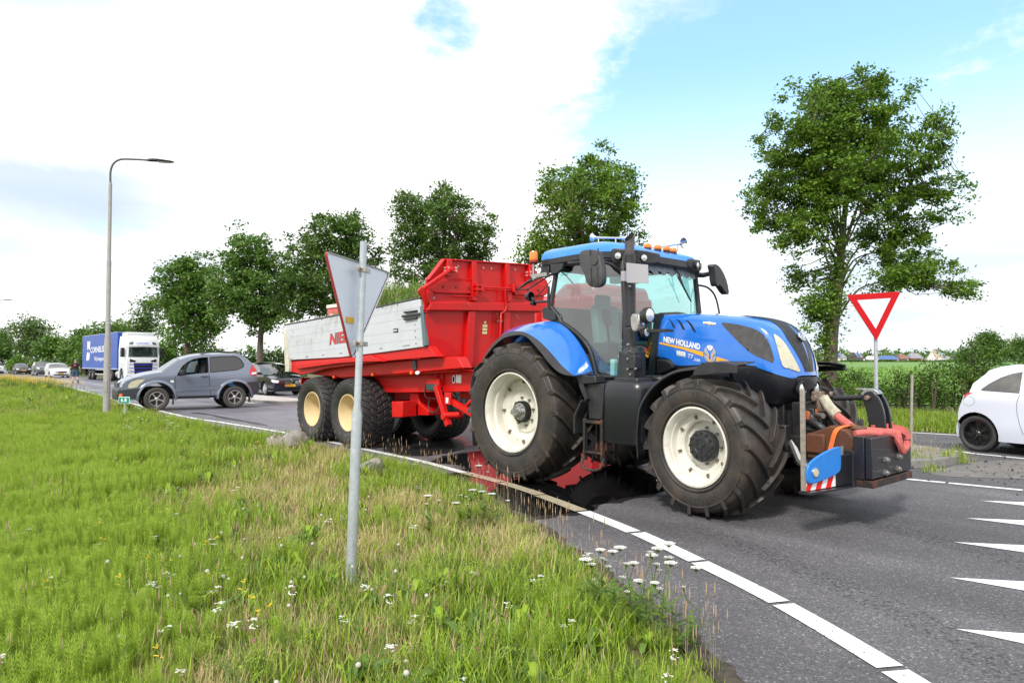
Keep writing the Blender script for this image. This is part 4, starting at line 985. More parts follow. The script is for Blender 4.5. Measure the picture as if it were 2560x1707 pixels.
# ---------------------------------------------------------------- exhaust and its carriers
k = MB(); ex, ey = 1.69, -.86
k.cyl((ex, ey, 2.02), (ex, ey, 2.90), .070, 28); k.cyl((ex, ey, 1.72), (ex, ey, 2.02), .074, 28); k.lathe([(.076, 0), (.10, -.04), (.115, -.06), (.115, -.10)], 28, (ex + .01, ey, 1.78), 'z')
k.box((ex + .03, ey, 1.56), (.24, .22, .34)); k.box((ex + .12, ey - .06, 1.60), (.10, .13, .16))
k.prism([(1.56, 1.42), (1.90, 1.42), (1.96, 1.22), (1.52, 1.22)], -1.0, -.70)
exh = k.build('exhaust_stack', blk, TR, bevel=.012, smooth=40)
k = MB(); n = 24; V = []
for zz, tilt in ((2.86, 0), (3.02, 0), (3.10, .055)):
    for j in range(n):
        q = 2 * math.pi * j / n; V.append((ex + .058 * math.cos(q), ey + .058 * math.sin(q), zz - tilt * math.cos(q) * 0 + tilt * (math.sin(q))))
for zz, tilt in ((3.10, .055), (2.9, 0)):
    for j in range(n):
        q = 2 * math.pi * j / n; V.append((ex + .052 * math.cos(q), ey + .052 * math.sin(q), zz + tilt * (math.sin(q))))
k.add(V, [(i * n + j, i * n + (j + 1) % n, (i + 1) * n + (j + 1) % n, (i + 1) * n + j) for i in range(4) for j in range(n)], 0); k.m[-n:] = [1] * n
k.build('exhaust_tip', [mat('scorched_steel', (.13, .12, .12), .35, .8, col2=(.05, .04, .035), nscale=9), dark], TR, smooth=45)
k = MB(); P = [TF.y(*z4(*p), -1.0) for p in [(1040, 380), (1250, 400), (1256, 582), (1045, 575)]]; k.prism(P, -1.0, -.99); k.box((ex, -.955, 2.62), (.05, .08, .12)); k.build('number_plate', greyplate, TR, bevel=.002)
k = MB()
for p in ((1060, 1320), (1060, 1420), (1135, 1418), (1085, 1470), (1085, 1530), (1062, 1180), (1075, 610)):
    a, b = TF.y(*z4(*p), -.98); k.cyl((a, -.995, b), (a, -.97, b), .013, 8)
k.build('exhaust_bolts', steel, exh, smooth=30)
k = MB(); a, b = TF.y(*z4(1250, 890), -1.05); k.lathe([(.001, -.11), (.05, -.10), (.085, -.05), (.092, 0), (.09, .015), (.078, .02)], 24, (a - .02, -1.0, b), 'x'); k.tube([(a - .05, -1.0, b - .06), (a - .05, -1.0, b - .17), (a + .16, -.85, b - .18)], .014, 8); k.box((a + .02, -.92, b - .18), (.36, .16, .03)); wl = k.build('work_light', blk, TR, smooth=45)
k = MB(); k.lathe([(.078, .016), (.06, .024), (.001, .028)], 24, (a - .02, -1.0, b), 'x'); a2, b2 = TF.y(*z4(1195, 1060), -1.05); k.lathe([(.045, .03), (.03, .035), (.001, .036)], 20, (a2, -1.0, b2), 'x'); k.build('lamp_glass', mat('lamp_face', (.75, .78, .78), .1, .5, 1), wl, smooth=40)
k = MB(); k.lathe([(.001, -.04), (.05, -.03), (.056, .03), (.045, .032)], 20, (a2, -1.0, b2), 'x'); k.build('work_light', blk, TR, smooth=45)
k = MB(); a3, b3 = TF.y(*z4(1145, 965), -1.08); P = smooth_poly([(a3 - .085, b3 + .10), (a3 + .02, b3 + .10), (a3 + .03, b3 - .10), (a3 - .07, b3 - .10)], 2); k.prism(P, -1.10, -.97); sl = k.build('side_lamp', mat('side_lamp_grey', (.35, .34, .33), .3, col2=(.2, .19, .18), nscale=10), TR, bevel=.01, smooth=45)
k = MB(); k.box((a3 + .028, -1.035, b3 + .03), (.02, .10, .12)); k.build('lamp_glass', silver, sl, bevel=.006)
# ---------------------------------------------------------------- rear fender
bd = [TF.y(*z1(*p), -1.27) for p in [(330, 140), (400, 112), (470, 100), (545, 112), (640, 165), (720, 235), (800, 322), (880, 415), (940, 470), (977, 496)]]
tp = [TF.y(*z1(*p), -.87) for p in [(430, 90), (560, 45), (660, 20), (760, 8), (850, 30), (940, 95), (1020, 190), (1090, 310), (1130, 400), (1155, 490)]]
lw = [TF.y(*z1(*p), -1.31) for p in [(180, 332), (270, 215), (400, 150), (520, 125), (600, 185), (680, 280), (750, 370), (810, 440), (880, 487), (975, 499)]]
bt = [TF.y(*z1(*p), -1.27) for p in [(180, 326), (250, 225), (330, 145), (400, 113), (470, 101), (545, 112), (640, 165), (720, 235), (800, 322), (880, 415), (977, 496)]]
lw = [TF.y(*z1(*p), -1.30) for p in [(188, 336), (262, 240), (345, 168), (415, 142), (480, 131), (545, 140), (610, 195), (690, 290), (770, 392), (860, 470), (975, 499)]]
bd, tp, lw, bt = [catmull(q, 3) for q in (bd, tp, lw, bt)]
for s in (-1, 1):
    k = MB(); k.loft([[(x, s * 1.27, z) for x, z in bd], [(a[0] * .5 + b[0] * .5, s * 1.10, a[1] * .4 + b[1] * .6 + .015) for a, b in zip(bd, tp)], [(x, s * .87, z) for x, z in tp], [(x - .02, s * .84, z - .25) for x, z in tp]], 0, False, False)
    k.build('rear_fender', blue, TR, smooth=60)
    k = MB(); k.loft([[(x, s * 1.272, z + .004) for x, z in bt], [(x, s * 1.31, z) for x, z in lw], [(x, s * 1.29, z - .012) for x, z in lw], [(x, s * 1.24, z - .012) for x, z in bt], [(x, s * .9, z + .02) for x, z in bt]], 0, False, False)
    k.build('fender_trim', blk, TR, smooth=60)
    mfp = [(225, 352), (140, 378), (85, 440), (56, 560), (62, 800), (78, 1122)]
    k = MB(); k.loft([[(x, s * .72, z) for x, z in [TF.y(*z1(*p), -1.18) for p in mfp]], [(x, s * 1.18, z) for x, z in [TF.y(*z1(*p), -1.18) for p in mfp]]], 0, False, False)
    o_ = k.build('mud_flap', blk, TR, smooth=50); sd = o_.modifiers.new('t', 'SOLIDIFY'); sd.thickness = .012
# tank / tool box, battery box, steps
for s in (-1, 1):
    k = MB(); P = [(1.48, -.55), (1.48, -1.02), (1.52, -1.16), (1.62, -1.20), (1.95, -1.20), (2.06, -1.17), (2.12, -1.05), (2.14, -.55)]
    P = smooth_poly(P, 1); P = [(x, y * -s) for x, y in P]
    def scl(f, dz): c = Vector((1.8, -.85 * -s)); return [(c.x + (x - c.x) * f, c.y + (y - c.y) * f, dz) for x, y in P]
    k.loft([scl(.93, .66), scl(1, .70), scl(1, 1.28), scl(.97, 1.35), scl(.85, 1.385)], 0, True, True)
    k.build('tank', blk2, TR, smooth=45)
    k = MB(); P = [TF.y(*z1(*p), -1.10) for p in [(1025, 560), (1080, 705), (1090, 880), (1210, 890), (1225, 570), (1150, 560)]]; k.prism(P, s * .6, s * 1.06)
    P = [TF.y(*z1(*p), -1.12) for p in [(1010, 840), (1080, 705), (1085, 720), (1028, 850), (1025, 1010), (1008, 1005)]]; k.prism(P, s * 1.02, s * 1.20)
    P = [TF.y(*z1(*p), -1.15) for p in [(985, 500), (1150, 495), (1165, 560), (1040, 570), (1080, 705), (1060, 720), (1010, 600)]]; k.prism(P, s * .95, s * 1.12)
    k.build('side_panel', blk, TR, bevel=.01, smooth=45)
    k = MB(); bx = mat('step_worn', (.03, .03, .033), .5, .3, col2=(.24, .09, .04), nscale=8, lo=.48, hi=.62)
    for x in (1.22, 1.50): k.box((x, s * 1.14, .67), (.03, .06, .50)); k.box((x, s * .92, .67), (.03, .05, .50))
    k.box((1.36, s * 1.03, .885), (.30, .28, .035)); k.box((1.36, s * 1.05, .52), (.28, .22, .025)); k.box((1.30, s * .9, .68), (.14, .03, .4))
    k.tube(catmull([(1.20, s * 1.16, .48), (1.20, s * 1.18, .38), (1.25, s * 1.18, .325), (1.40, s * 1.18, .315), (1.50, s * 1.18, .36), (1.54, s * 1.16, .47)], 5), .018, 8)
    k.build('step', bx, TR, bevel=.006, smooth=40)
# lower right end of fender trim and front fenders
ff = [TF.y(*z2(*p), -1.2) for p in [(132, 965), (125, 800), (128, 650), (150, 480), (200, 370), (280, 260), (400, 160), (520, 105), (640, 85), (760, 75), (900, 72), (1050, 78)]]
for s in (-1, 1):
    P = catmull(ff, 3) if s < 0 else [(x, z) for x, z in catmull(ff, 3)]
    k = MB(); k.loft([[(x + .02, s * 1.23, z - .015) for x, z in P], [(x, s * 1.21, z + .01) for x, z in P], [(x + .01, s * .95, z + .03) for x, z in P], [(x + .01, s * .72, z + .02) for x, z in P]], 0, False, False)
    hood_f = [TF.y(*z3(*p), -1.24) for p in [(480, 1010), (495, 960), (570, 870), (700, 850), (900, 850), (1020, 882), (1020, 980), (800, 982), (650, 995)]]
    k.prism(hood_f, s * 1.255, s * 1.215); q_ = [TF.y(*z3(*p), -1.24) for p in [(570, 870), (1020, 882)]]
    k.add([(q_[0][0], s * 1.23, q_[0][1] + .015), (q_[1][0], s * 1.23, q_[1][1]), (q_[1][0] - .02, s * .85, q_[1][1] + .035), (q_[0][0], s * .85, q_[0][1] + .035)], [(0, 1, 2, 3)])
    k.tube([(3.0, s * .8, 1.5), (3.0, s * .7, 1.3), (2.9, s * .55, 1.1)], .025, 8)
    o_ = k.build('front_fender', blk, TR, smooth=50); sd = o_.modifiers.new('t', 'SOLIDIFY'); sd.thickness = .012
# inner wheel-arch panel behind front wheel
k = MB()
for s in (-1, 1): k.prism([(2.02, .9), (2.05, 1.58), (2.9, 1.6), (3.15, 1.2), (3.1, .9)], s * .40, s * .30)
k.build('engine_side_cover', blk2, TR, bevel=.01)
# hood underside, reservoir next to exhaust
k = MB(); k.lathe([(.10, 0), (.10, .03), (.02, .05)], 18, (1.95, -.62, 1.40), 'z'); k.prism([TF.y(*z3(*p), -.50) for p in [(15, 800), (150, 815), (215, 860), (235, 920), (100, 980), (15, 1010)]], -.52, -.30); k.build('air_box', blk, TR, bevel=.02, smooth=45)
# ---------------------------------------------------------------- wheels
tractor_wheel('wheel', TR, (0, -.95, .935), .955, .71, .51, rimw, 'rear', side=-1, lugs=20)
tractor_wheel('wheel', TR, (0, .95, .935), .955, .71, .51, rimw, 'rear', side=1, lugs=20)
for s in (-1, 1):
    tractor_wheel('wheel', TR, (2.84, s * .93, .725), .745, .62, .395, rimw, 'front', steer=R(-6), side=s, lugs=18, lug_h=.048)
# sidewall writing
def sidewall(par, text, rad, a0, f, s, size=.075, sgn=1):
    k = MB(); an = a0
    for ch in text:
        vs, fs = text_geo(ch if ch != ' ' else '.', size, bold=.001)
        if ch != ' ':
            w_ = max(v[0] for v in vs); ca, sa = math.cos(an), math.sin(an)
            k.add([(ca * (rad + b) + sa * (a - w_ / 2), f, sa * (rad + b) - ca * (a - w_ / 2)) for a, b in vs], fs)
        an -= size * .92 / rad
    o_ = k.build('tyre_lettering', mat('moulded_rubber_letters', (.045, .042, .042), .5), par, smooth=0); m_ = o_.modifiers.new('t', 'SOLIDIFY'); m_.thickness = .006
for h in TR.children:
    if h.name.startswith('wheel') and h.location.y < 0:
        ty = [c for c in h.children if c.name.startswith('tyre')][0]
        if h.location.x < 1: sidewall(h, '800/70 R 38', .73, R(152), -.361, -1, .075); sidewall(h, 'XM 608', .72, R(-40), -.361, -1, .075)
        else: sidewall(h, 'RL 403', .55, R(88), -.317, -1, .055); sidewall(h, 'MEFLEX', .545, R(-62), -.317, -1, .055)
# ---------------------------------------------------------------- inside the cab
k = MB(); k.box((.80, 0, 1.75), (.5, .5, .14)); k.box((.56, 0, 2.08), (.12, .48, .62), rot=(0, -.12, 0)); k.box((.50, 0, 2.45), (.09, .28, .18)); k.box((.75, 0, 1.52), (.35, .35, .3)); k.box((.95, -.36, 1.86), (.42, .12, .08)); k.box((.95, .36, 1.86), (.3, .1, .06)); k.build('driver_seat', interior2, TR, bevel=.03)
k = MB(); k.tube([(1.42, 0, 1.45), (1.32, 0, 1.95)], .05, 10); k.tube([(1.30 + .06 * math.sin(a * math.pi / 12), .19 * math.cos(a * math.pi / 12), 2.02 + .12 * math.sin(a * math.pi / 12)) for a in range(25)], .014, 8); k.box((1.33, 0, 2.0), (.06, .35, .03)); k.box((1.50, 0, 1.85), (.14, .35, .28)); k.build('steering_wheel', interior, TR, bevel=.01)
k = MB(); k.box((1.12, -.62, 2.18), (.04, .26, .20), rot=(0, -.2, .4)); k.tube([(1.1, -.55, 1.85), (1.12, -.62, 2.1)], .02, 8); k.box((.95, -.62, 1.78), (.55, .22, .14)); k.build('control_console', interior, TR, bevel=.015)
k = MB(); k.box((1.30, -.70, 1.52), (.07, .07, .24)); k.box((1.46, -.72, 1.50), (.10, .06, .18)); k.cyl((1.46, -.72, 1.59), (1.46, -.72, 1.64), .022, 10); k.box((1.45, -.74, 1.67), (.08, .03, .035))
k.m[6:12] = [1] * 6; k.build('spray_bottles', [whitep, mat('blue_cleaner', (.03, .25, .45), .15, 0, .6)], TR, bevel=.012)
k = MB(); q_ = [TF.x(*z4(*p), 1.60) for p in [(1272, 1095), (1302, 1122), (1215, 1312), (1185, 1290)]]; 
k.add([(1.66, *q_[0]), (1.66, *q_[1]), (1.66, *q_[2]), (1.66, *q_[3])], [(0, 1, 2, 3)]); u_ = Vector((0, q_[1][0] - q_[2][0], q_[1][1] - q_[2][1])).normalized(); v_ = Vector((0, -u_.z, u_.y)); b_ = Vector((1.664, *q_[2])) + v_ * .035 + u_ * .02
put_text(k, 'VEEN', b_, u_ * .9, v_, .085, 1, bold=.0015); k.build('window_sign', [mat('yellow_sign', (.9, .45, .02), .4), dark], TR, smooth=0)
# frilled sun blind along the windscreen top
k = MB(); V = []; n = 60
for j in range(n + 1): u = -1 + 2 * j / n; dz = .10 + .05 * abs(math.sin(u * 12)); V += [(1.55 + .06 * (1 - u * u) + .01 * math.sin(j), u * .68, 2.86), (1.56 + .06 * (1 - u * u) + .012 * math.sin(j * 1.7), u * .68, 2.86 - dz)]
k.add(V, [(2 * j, 2 * j + 1, 2 * j + 3, 2 * j + 2) for j in range(n)]); k.build('sun_blind', mat('blind_cloth', (.30, .33, .34), .9), TR, smooth=60)
# ---------------------------------------------------------------- front linkage with its weight block
k = MB()
wl_ = TF.x(*z5(968, 858), 4.30); P = [(-.53, .50), (.45, .50), (.45, .885), (-.53, .885)]
k.prism(P, 4.30, 4.24, 'x'); k.prism([(-.54, .49), (.46, .49), (.46, .895), (-.54, .895)], 4.235, 4.13, 'x')
k.build('weight_block', blk2, TR, bevel=.006)
k = MB(); k.box((4.21, -.04, .45), (.20, .98, .07)); k.build('weight_base', mat('rusty_black', (.022, .018, .017), .6, .2, col2=(.20, .06, .025), nscale=7, lo=.45, hi=.6, bump=.3, bscale=60), TR, bevel=.006)
k = MB()
for p in ((1085, 1040), (1197, 1012), (1080, 1152), (1188, 1118)): a, b = TF.x(*z5(*p), 4.30); k.cyl((4.30, a, b), (4.33, a, b), .030, 6); k.cyl((4.30, a, b), (4.345, a, b), .018, 10)
k.build('weight_bolts', steel, TR, smooth=30)
k = MB(); k.box((4.08, -.04, .62), (.14, .86, .26)); k.box((3.95, -.32, .60), (.30, .10, .22)); k.box((3.95, .28, .60), (.30, .10, .22)); k.box((3.75, 0, .70), (.2, .55, .12)); k.box((3.78, -.38, .56), (.5, .07, .12)); k.box((3.78, .38, .56), (.5, .07, .12)); k.build('linkage_frame', blk2, TR, bevel=.008)
k = MB(); P = [(3.62, .62), (4.07, .62), (4.10, .86), (4.02, .94), (3.86, .97), (3.78, .93), (3.70, .90), (3.60, .86)]; k.prism(P, -.42, -.16); k.box((3.72, -.30, .78), (.20, .3, .2)); k.build('rusty_weight', rust, TR, bevel=.02)
k = MB(); P = catmull([(3.86, .95), (4.02, 1.16), (4.05, 1.24), (4.13, 1.30)], 5)
ar = [(4.11, .86), (4.09, 1.05), (4.06, 1.18), (4.03, 1.25), (4.08, 1.31), (4.15, 1.31), (4.21, 1.23), (4.25, 1.10), (4.26, .92), (4.26, .86)]
for y in (-.07, .07): k.prism(smooth_poly(ar, 1), y - .02, y + .02)
k.build('linkage_arch', blk2, TR, bevel=.006)
k = MB(); k.prism(smooth_poly([(4.00, 1.27), (4.06, 1.34), (4.16, 1.33), (4.20, 1.27), (4.12, 1.29), (4.05, 1.26)], 1), -.055, .055); k.box((4.00, 0, 1.325), (.10, .07, .02)); k.build('arch_latch', steel, TR, bevel=.004)
k = MB(); k.cyl((3.72, 0, 1.225), (4.02, 0, 1.245), .030, 16); k.cyl((3.52, 0, 1.215), (3.74, 0, 1.225), .022, 14); k.cyl((4.0, 0, 1.245), (4.10, 0, 1.248), .022, 14); k.build('top_link', blk, TR, smooth=40)
k = MB(); k.box((3.55, 0, 1.22), (.10, .10, .14)); k.cyl((3.56, -.12, 1.22), (3.56, .12, 1.22), .035, 14); k.cyl((3.7, -.03, 1.24), (3.7, -.03, 1.29), .02, 8); k.cyl((4.10, -.14, 1.245), (4.10, .12, 1.245), .025, 12); k.box((3.62, -.10, 1.17), (.07, .05, .18)); k.build('link_pins', mat('rusty_pins', (.20, .12, .08), .5, .5, col2=(.4, .38, .36), nscale=25), TR, bevel=.008, smooth=40)
k = MB()
for i, (p, q) in enumerate((((3.52, -.25, 1.10), (3.70, -.20, .72)), ((3.50, -.12, 1.1), (3.66, -.08, .75)), ((3.5, .1, 1.12), (3.75, .12, .8)))): k.tube(catmull([p, (p[0] + .12, p[1] - .05, (p[2] + q[2]) / 2 + .1), q], 5), .018, 8)
k.tube(catmull([(3.62, -.3, .98), (3.72, -.34, .95), (3.82, -.3, .87), (3.98, -.28, .88)], 5), [.035] * 11 + [.03] * 5, 10); k.box((3.55, -.22, .95), (.12, .14, .16)); k.cyl((3.55, -.30, 1.0), (3.66, -.30, 1.0), .035, 12); k.cyl((3.55, -.27, .9), (3.68, -.28, .9), .03, 12)
k.build('hydraulic_hoses', blk, TR, smooth=45)
k = MB(); k.box((3.60, -.18, 1.02), (.05, .05, .18)); k.box((3.62, -.13, .82), (.05, .05, .25)); k.box((3.58, -.33, 1.05), (.07, .03, .09)); k.build('valve_block', mat('orange_rusty', (.40, .10, .03), .6, .1, col2=(.12, .05, .03), nscale=20), TR, bevel=.008)
k = MB(); k.cyl((3.64, -.20, 1.05), (3.72, -.25, 1.05), .028, 12); k.cyl((3.58, -.36, .68), (3.50, -.36, .55), .05, 14); k.tube([(3.45, -.40, .78), (3.55, -.44, .6), (3.62, -.42, .52)], .04, 8); k.cyl((3.99, -.45, .58), (3.99, -.45, .78), .025, 12); k.build2('linkage_cylinder', steel, TR, smooth=40)
# wing of the bumper
def wing(s):
    a = Vector((3.99, s * 1.24)); b = Vector((4.12, s * .53)); d = (b - a); L0 = d.length; u = d.normalized(); n = Vector((u.y, -u.x)) * (1 if (u.y * 1) > 0 else 1)
    if n.x < 0: n = -n
    return a, u, n, L0
for s in (-1, 1):
    a, u, n, L0 = wing(s)
    def W3(t, h, off): return (a.x + u.x * t + n.x * off, a.y + u.y * t + n.y * off, h)
    def slab(k, poly, o0, o1, mi=0):
        m_ = len(poly); V = [W3(t, h, o0) for t, h in poly] + [W3(t, h, o1) for t, h in poly]; k.add(V, [tuple(range(m_)), tuple(range(2 * m_ - 1, m_ - 1, -1))] + [(i, i + m_, (i + 1) % m_ + m_, (i + 1) % m_) for i in range(m_)], mi)
    k = MB(); slab(k, [(.0, .43), (L0, .44), (L0, .72), (.30, .72), (.0, .60)], -.03, 0); slab(k, [(-.01, .405), (L0 - .02, .42), (L0 - .02, .432), (-.01, .432)], -.05, .06)
    k.build('bumper_wing', blk2, TR, bevel=.004)
    k = MB(); bp = smooth_poly([(.0, .53), (.0, .64), (.05, .70), (.19, .755), (.37, .80), (.48, .815), (.50, .79), (.505, .62), (.47, .565), (.30, .53), (.12, .50), (.03, .505)], 2); slab(k, bp, .009, .035); bl = k.build('blue_bumper_panel', mat('flat_blue_panel', (.01, .20, .66), .4, 0, .1, col2=(.02, .16, .5), nscale=10), TR, bevel=.008, smooth=40)
    k = MB(); c = [(.11 + .045 * math.cos(j * math.pi / 12), .60 + .045 * math.sin(j * math.pi / 12)) for j in range(24)]; slab(k, c, .034, .046, 0); slab(k, [(.11 + (x - .11) * .8, .60 + (y - .60) * .8) for x, y in c], .046, .050, 1); k.build('marker_lamp', [chrome, clear], TR, bevel=.002)
    k = MB(); n_ = 6; w_ = .45 / n_
    slab(k, [(.0, .435), (.45, .442), (.45, .565), (.0, .52)], .0022, .006, 0)
    for i in range(0, n_, 2):
        x0 = i * w_; sh = .055; zc_, zd_ = .437, .57
        q_ = [(x0, zc_), (x0 + w_, zc_), (min(x0 + w_ + sh, .45), zd_), (min(x0 + sh, .45), zd_)]
        q_ = [(x, min(z, .52 + (x / .45) * .045)) for x, z in q_]; slab(k, q_, .0065, .0085, 1)
    k.build('warning_stripes', [whitep, mat('reflector_red', (.75, .01, .01), .3)], TR, smooth=0)
    if s < 0: k = MB(); slab(k, [(-.02, .44), (.005, .44), (.005, 1.345), (-.02, 1.345)], -.02, .02); k.build('marker_rod', mat('weathered_rod', (.40, .36, .31), .5, .5, col2=(.2, .17, .13), nscale=20), TR, bevel=.002)
    k = MB(); h = W3(L0 + .01, 0, 0); k.cyl((h[0], h[1], .42), (h[0], h[1], .75), .025, 12); k.box((h[0] + .0, h[1] + .04 * -s, .57), (.08, .10, .30)); k.build('hinge', blk2, TR, bevel=.004, smooth=40)
# slings: separate things lying over the weights
def ribbon(name, pts, w, m, th=.012, label=None, cat=None, tw=None, par=None):
    P = catmull([Vector(p) for p in pts], 6) if False else [Vector(q) for q in catmull([tuple(p) for p in pts], 6)]; k = MB(); rg = []
    for i, p in enumerate(P):
        t = (P[min(i + 1, len(P) - 1)] - P[max(i - 1, 0)]).normalized(); a = Vector(tw) if tw else Vector((0, 0, 1)); a = (a - t * a.dot(t)).normalized(); b = t.cross(a)
        rg.append([p + a * w / 2 + b * th / 2, p + a * w / 2 * .3 + b * th, p - a * w / 2 * .3 + b * th, p - a * w / 2 + b * th / 2, p - a * w / 2 - b * th / 2, p + a * w / 2 - b * th / 2])
    k.loft(rg); return k.build(name, m, par, smooth=50)
sl = thing('lifting_sling', 'faded pink webbing sling looped over the black weight block at the front of the tractor', 'sling', TF.M @ Vector((4.2, 0, .9)), R(-48.7))
def loc3(p): return (p[0] - 4.2, p[1], p[2] - .9)
for pts, w, m in (([(3.84, -.22, 1.06), (3.95, -.25, .99), (4.06, -.26, .935), (4.20, -.12, .915), (4.31, .0, .90), (4.335, .04, .82), (4.335, .10, .74), (4.335, .17, .72)], .075, strap), ([(4.335, .14, .72), (4.335, .24, .76), (4.335, .25, .86), (4.31, .18, .925), (4.22, .10, .94), (4.20, .16, .965), (4.24, .10, .955), (4.14, -.1, .94)], .07, strap),
                  ([(4.10, -.42, .905), (4.16, -.30, .915), (4.25, -.18, .905)], .06, strap)):
    ribbon('webbing_loop', [loc3(p) for p in pts], w, m, .03, par=sl)
ribbon('pale_webbing', [loc3(p) for p in [(3.66, -.10, 1.22), (3.72, -.15, 1.16), (3.78, -.19, 1.11), (3.85, -.22, 1.06)]], .10, strapw, .05, par=sl)
ribbon('knot', [loc3(p) for p in [(4.0, -.27, .965), (4.07, -.27, .945), (4.14, -.24, .935)]], .06, mat('dirty_knot', (.14, .08, .05), .9, col2=(.05, .03, .02), nscale=30), .045, par=sl)
sl2 = tag(ribbon('tie_down_strap', [(3.68, -.43, .62), (3.69, -.435, .80), (3.70, -.43, .86), (3.80, -.44, .80), (3.86, -.435, .66)] if False else [(3.84, -.435, .60), (3.88, -.435, .78), (3.93, -.43, .93), (4.0, -.33, .975), (4.06, -.27, .96)], .045, strapo, .004, tw=(1, 0, 0)), 'orange lashing strap tied over the rusty weight in front of the tractor', 'strap')
sl2.location = (.94, 10.155, 0); sl2.rotation_euler = (0, 0, R(-48.7))
# ================================================================ the tipping trailer
RF = Frame(-2.66, 14.47, -47.5); za = zm(680, 600, 2.904); zb = zm(1040, 640, 4.9); zc = zm(700, 880, 4.704)
TL = thing('dump_trailer', 'red and white tandem-axle tipping trailer loaded with cut grass behind the tractor', 'trailer', (-2.66, 14.47, 0), R(-47.5))
def seen(fn, pts, y): return [RF.y(*fn(*p), y) for p in pts]
XB = 3.2      # front board plane
for s in (-1, 1):   # aluminium side boards
    Q = seen(za, [(90, 622), (600, 530), (1075, 428), (1112, 772), (800, 815), (500, 850), (105, 872)], -1.2)
    k = MB(); k.prism(Q, s * 1.16, s * 1.205); side_ = k.build('side_board', alu, TL, bevel=.006)
    k = MB(); top = Q[:3]; k.tube([(x, s * 1.18, z + .012) for x, z in top], .028, 8); k.build('tarp_roll', blk, TL, smooth=50)
    k = MB(); bz = [Q[0], Q[6]]
    for f in (.17, .36, .62, .83):   # plank joints
        a = (Q[0][0] * (1 - f) + Q[6][0] * f, Q[0][1] * (1 - f) + Q[6][1] * f); b = (Q[2][0] * (1 - f) + Q[3][0] * f, Q[2][1] * (1 - f) + Q[3][1] * f)
        k.box(((a[0] + b[0]) / 2, s * 1.2062, (a[1] + b[1]) / 2), (b[0] - a[0], .002, .004), rot=(0, -math.atan2(b[1] - a[1], b[0] - a[0]), 0))
    k.build('board_joint', mat('joint_grey', (.42, .43, .44), .6), side_, smooth=0)
    k = MB()
    pl = [(125, 862), (135, 862), (150, 860), (250, 848), (258, 848), (370, 834), (378, 834), (497, 822), (508, 821), (788, 788), (800, 786), (955, 770), (970, 767), (983, 766), (996, 764), (1040, 615), (1042, 660), (1045, 705), (1048, 752), (915, 470), (808, 492), (365, 577), (250, 600)]
    for p in pl: x, z = RF.y(*za(*p), -1.2); k.cyl((x, s * 1.20, z), (x, s * 1.212, z), .011, 6)
    k.build('board_bolts', blk, side_, smooth=0)
    k = MB(); P = seen(za, [(1080, 480), (1100, 480), (1125, 765), (1102, 770)], -1.21); k.prism(P, s * 1.17, s * 1.23); k.build('corner_post', mat('grey_green_post', (.10, .16, .18), .5), TL, bevel=.005)
    k = MB()
    for P in ([(952, 548), (1082, 528), (1085, 545), (954, 563)], [(968, 520), (1058, 508), (1058, 520), (970, 533)], [(970, 570), (1058, 557), (1058, 570), (972, 585)]): k.prism(seen(za, P, -1.21), s * 1.205, s * 1.25)
    k.build('latch_handle', blk, TL, bevel=.005)
    k = MB(); P = seen(za, [(88, 640), (100, 640), (132, 905), (130, 955), (105, 955)], -1.21); k.prism(P, s * 1.17, s * 1.24); k.build('rear_post', mat('cream_white_post', (.62, .60, .50), .5, col2=(.3, .28, .2), nscale=12), TL, bevel=.006)
    # red sill under the boards, rail
    P = seen(za, [(130, 880), (500, 852), (830, 815), (1130, 768), (1190, 845), (830, 876), (400, 930), (210, 975), (130, 955)], -1.19)
    k = MB(); k.prism(P, s * 1.02, s * 1.17); k.build('sill', redd, TL, bevel=.008)
    P = seen(za, [(175, 900), (560, 858), (730, 838), (830, 880), (640, 885), (500, 895), (200, 935)], -1.2); k = MB(); k.prism(P, s * 1.17, s * 1.25); k.build('side_rail', redd, TL, bevel=.01)
    P = seen(za, [(150, 950), (1190, 850), (1345, 845), (1390, 930), (900, 975), (500, 1000), (280, 975)], -1.0); k = MB(); k.prism(P, s * .80, s * 1.0); k.build('tub_side', redd, TL, bevel=.02)
k = MB(); x0 = -2.05; k.box((x0, 0, 2.0), (.05, 2.3, .9)); k.box((x0, 0, 1.5), (.12, 2.3, .22)); k.build('tailgate', alu, TL, bevel=.01)
k = MB(); k.box((.5, 0, 1.80), (5.2, 2.2, .06), rot=(0, R(-2.4), 0)); k.build('floor', redd, TL)
# front board, made as pressed steel in the plane x = XB
def BX(pts, fn=zb, x=XB): return [RF.x(*fn(*p), x) for p in pts]
bl_ = BX([(340, 40), (1430, 110), (1500, 240), (1600, 290), (1640, 400), (1570, 480), (1560, 560), (1545, 680), (1455, 700), (1450, 1200), (1300, 1340), (560, 1370), (520, 1230), (255, 1232), (155, 1120), (130, 690), (100, 660), (110, 560), (30, 430), (60, 390), (130, 340), (130, 290), (200, 205)])
k = MB(); k.prism(bl_, XB - .04, XB, 'x'); fb = k.build('front_board', red, TL, bevel=.004)
def slabx(name, pts, a, b, m=red, bev=.008, fn=zb):
    k = MB(); k.prism(BX(pts, fn), XB + a, XB + b, 'x'); return k.build(name, m, TL, bevel=bev)
k = MB()
for P in ([(330, 35), (345, 40), (140, 292), (128, 292), (200, 205)], ): k.prism(BX(P), XB - .06, XB + .05, 'x')
P = [(335, 36), (1432, 108), (1432, 122), (335, 50)]; k.prism(BX(P), XB - .05, XB + .06, 'x')
k.build('board_rim', red, TL, bevel=.004)
slabx('cross_beam', [(140, 575), (1560, 585), (1545, 680), (110, 665)], .0, .10)
slabx('cross_beam_lip', [(130, 560), (1560, 572), (1560, 590), (130, 578)], .0, .06)
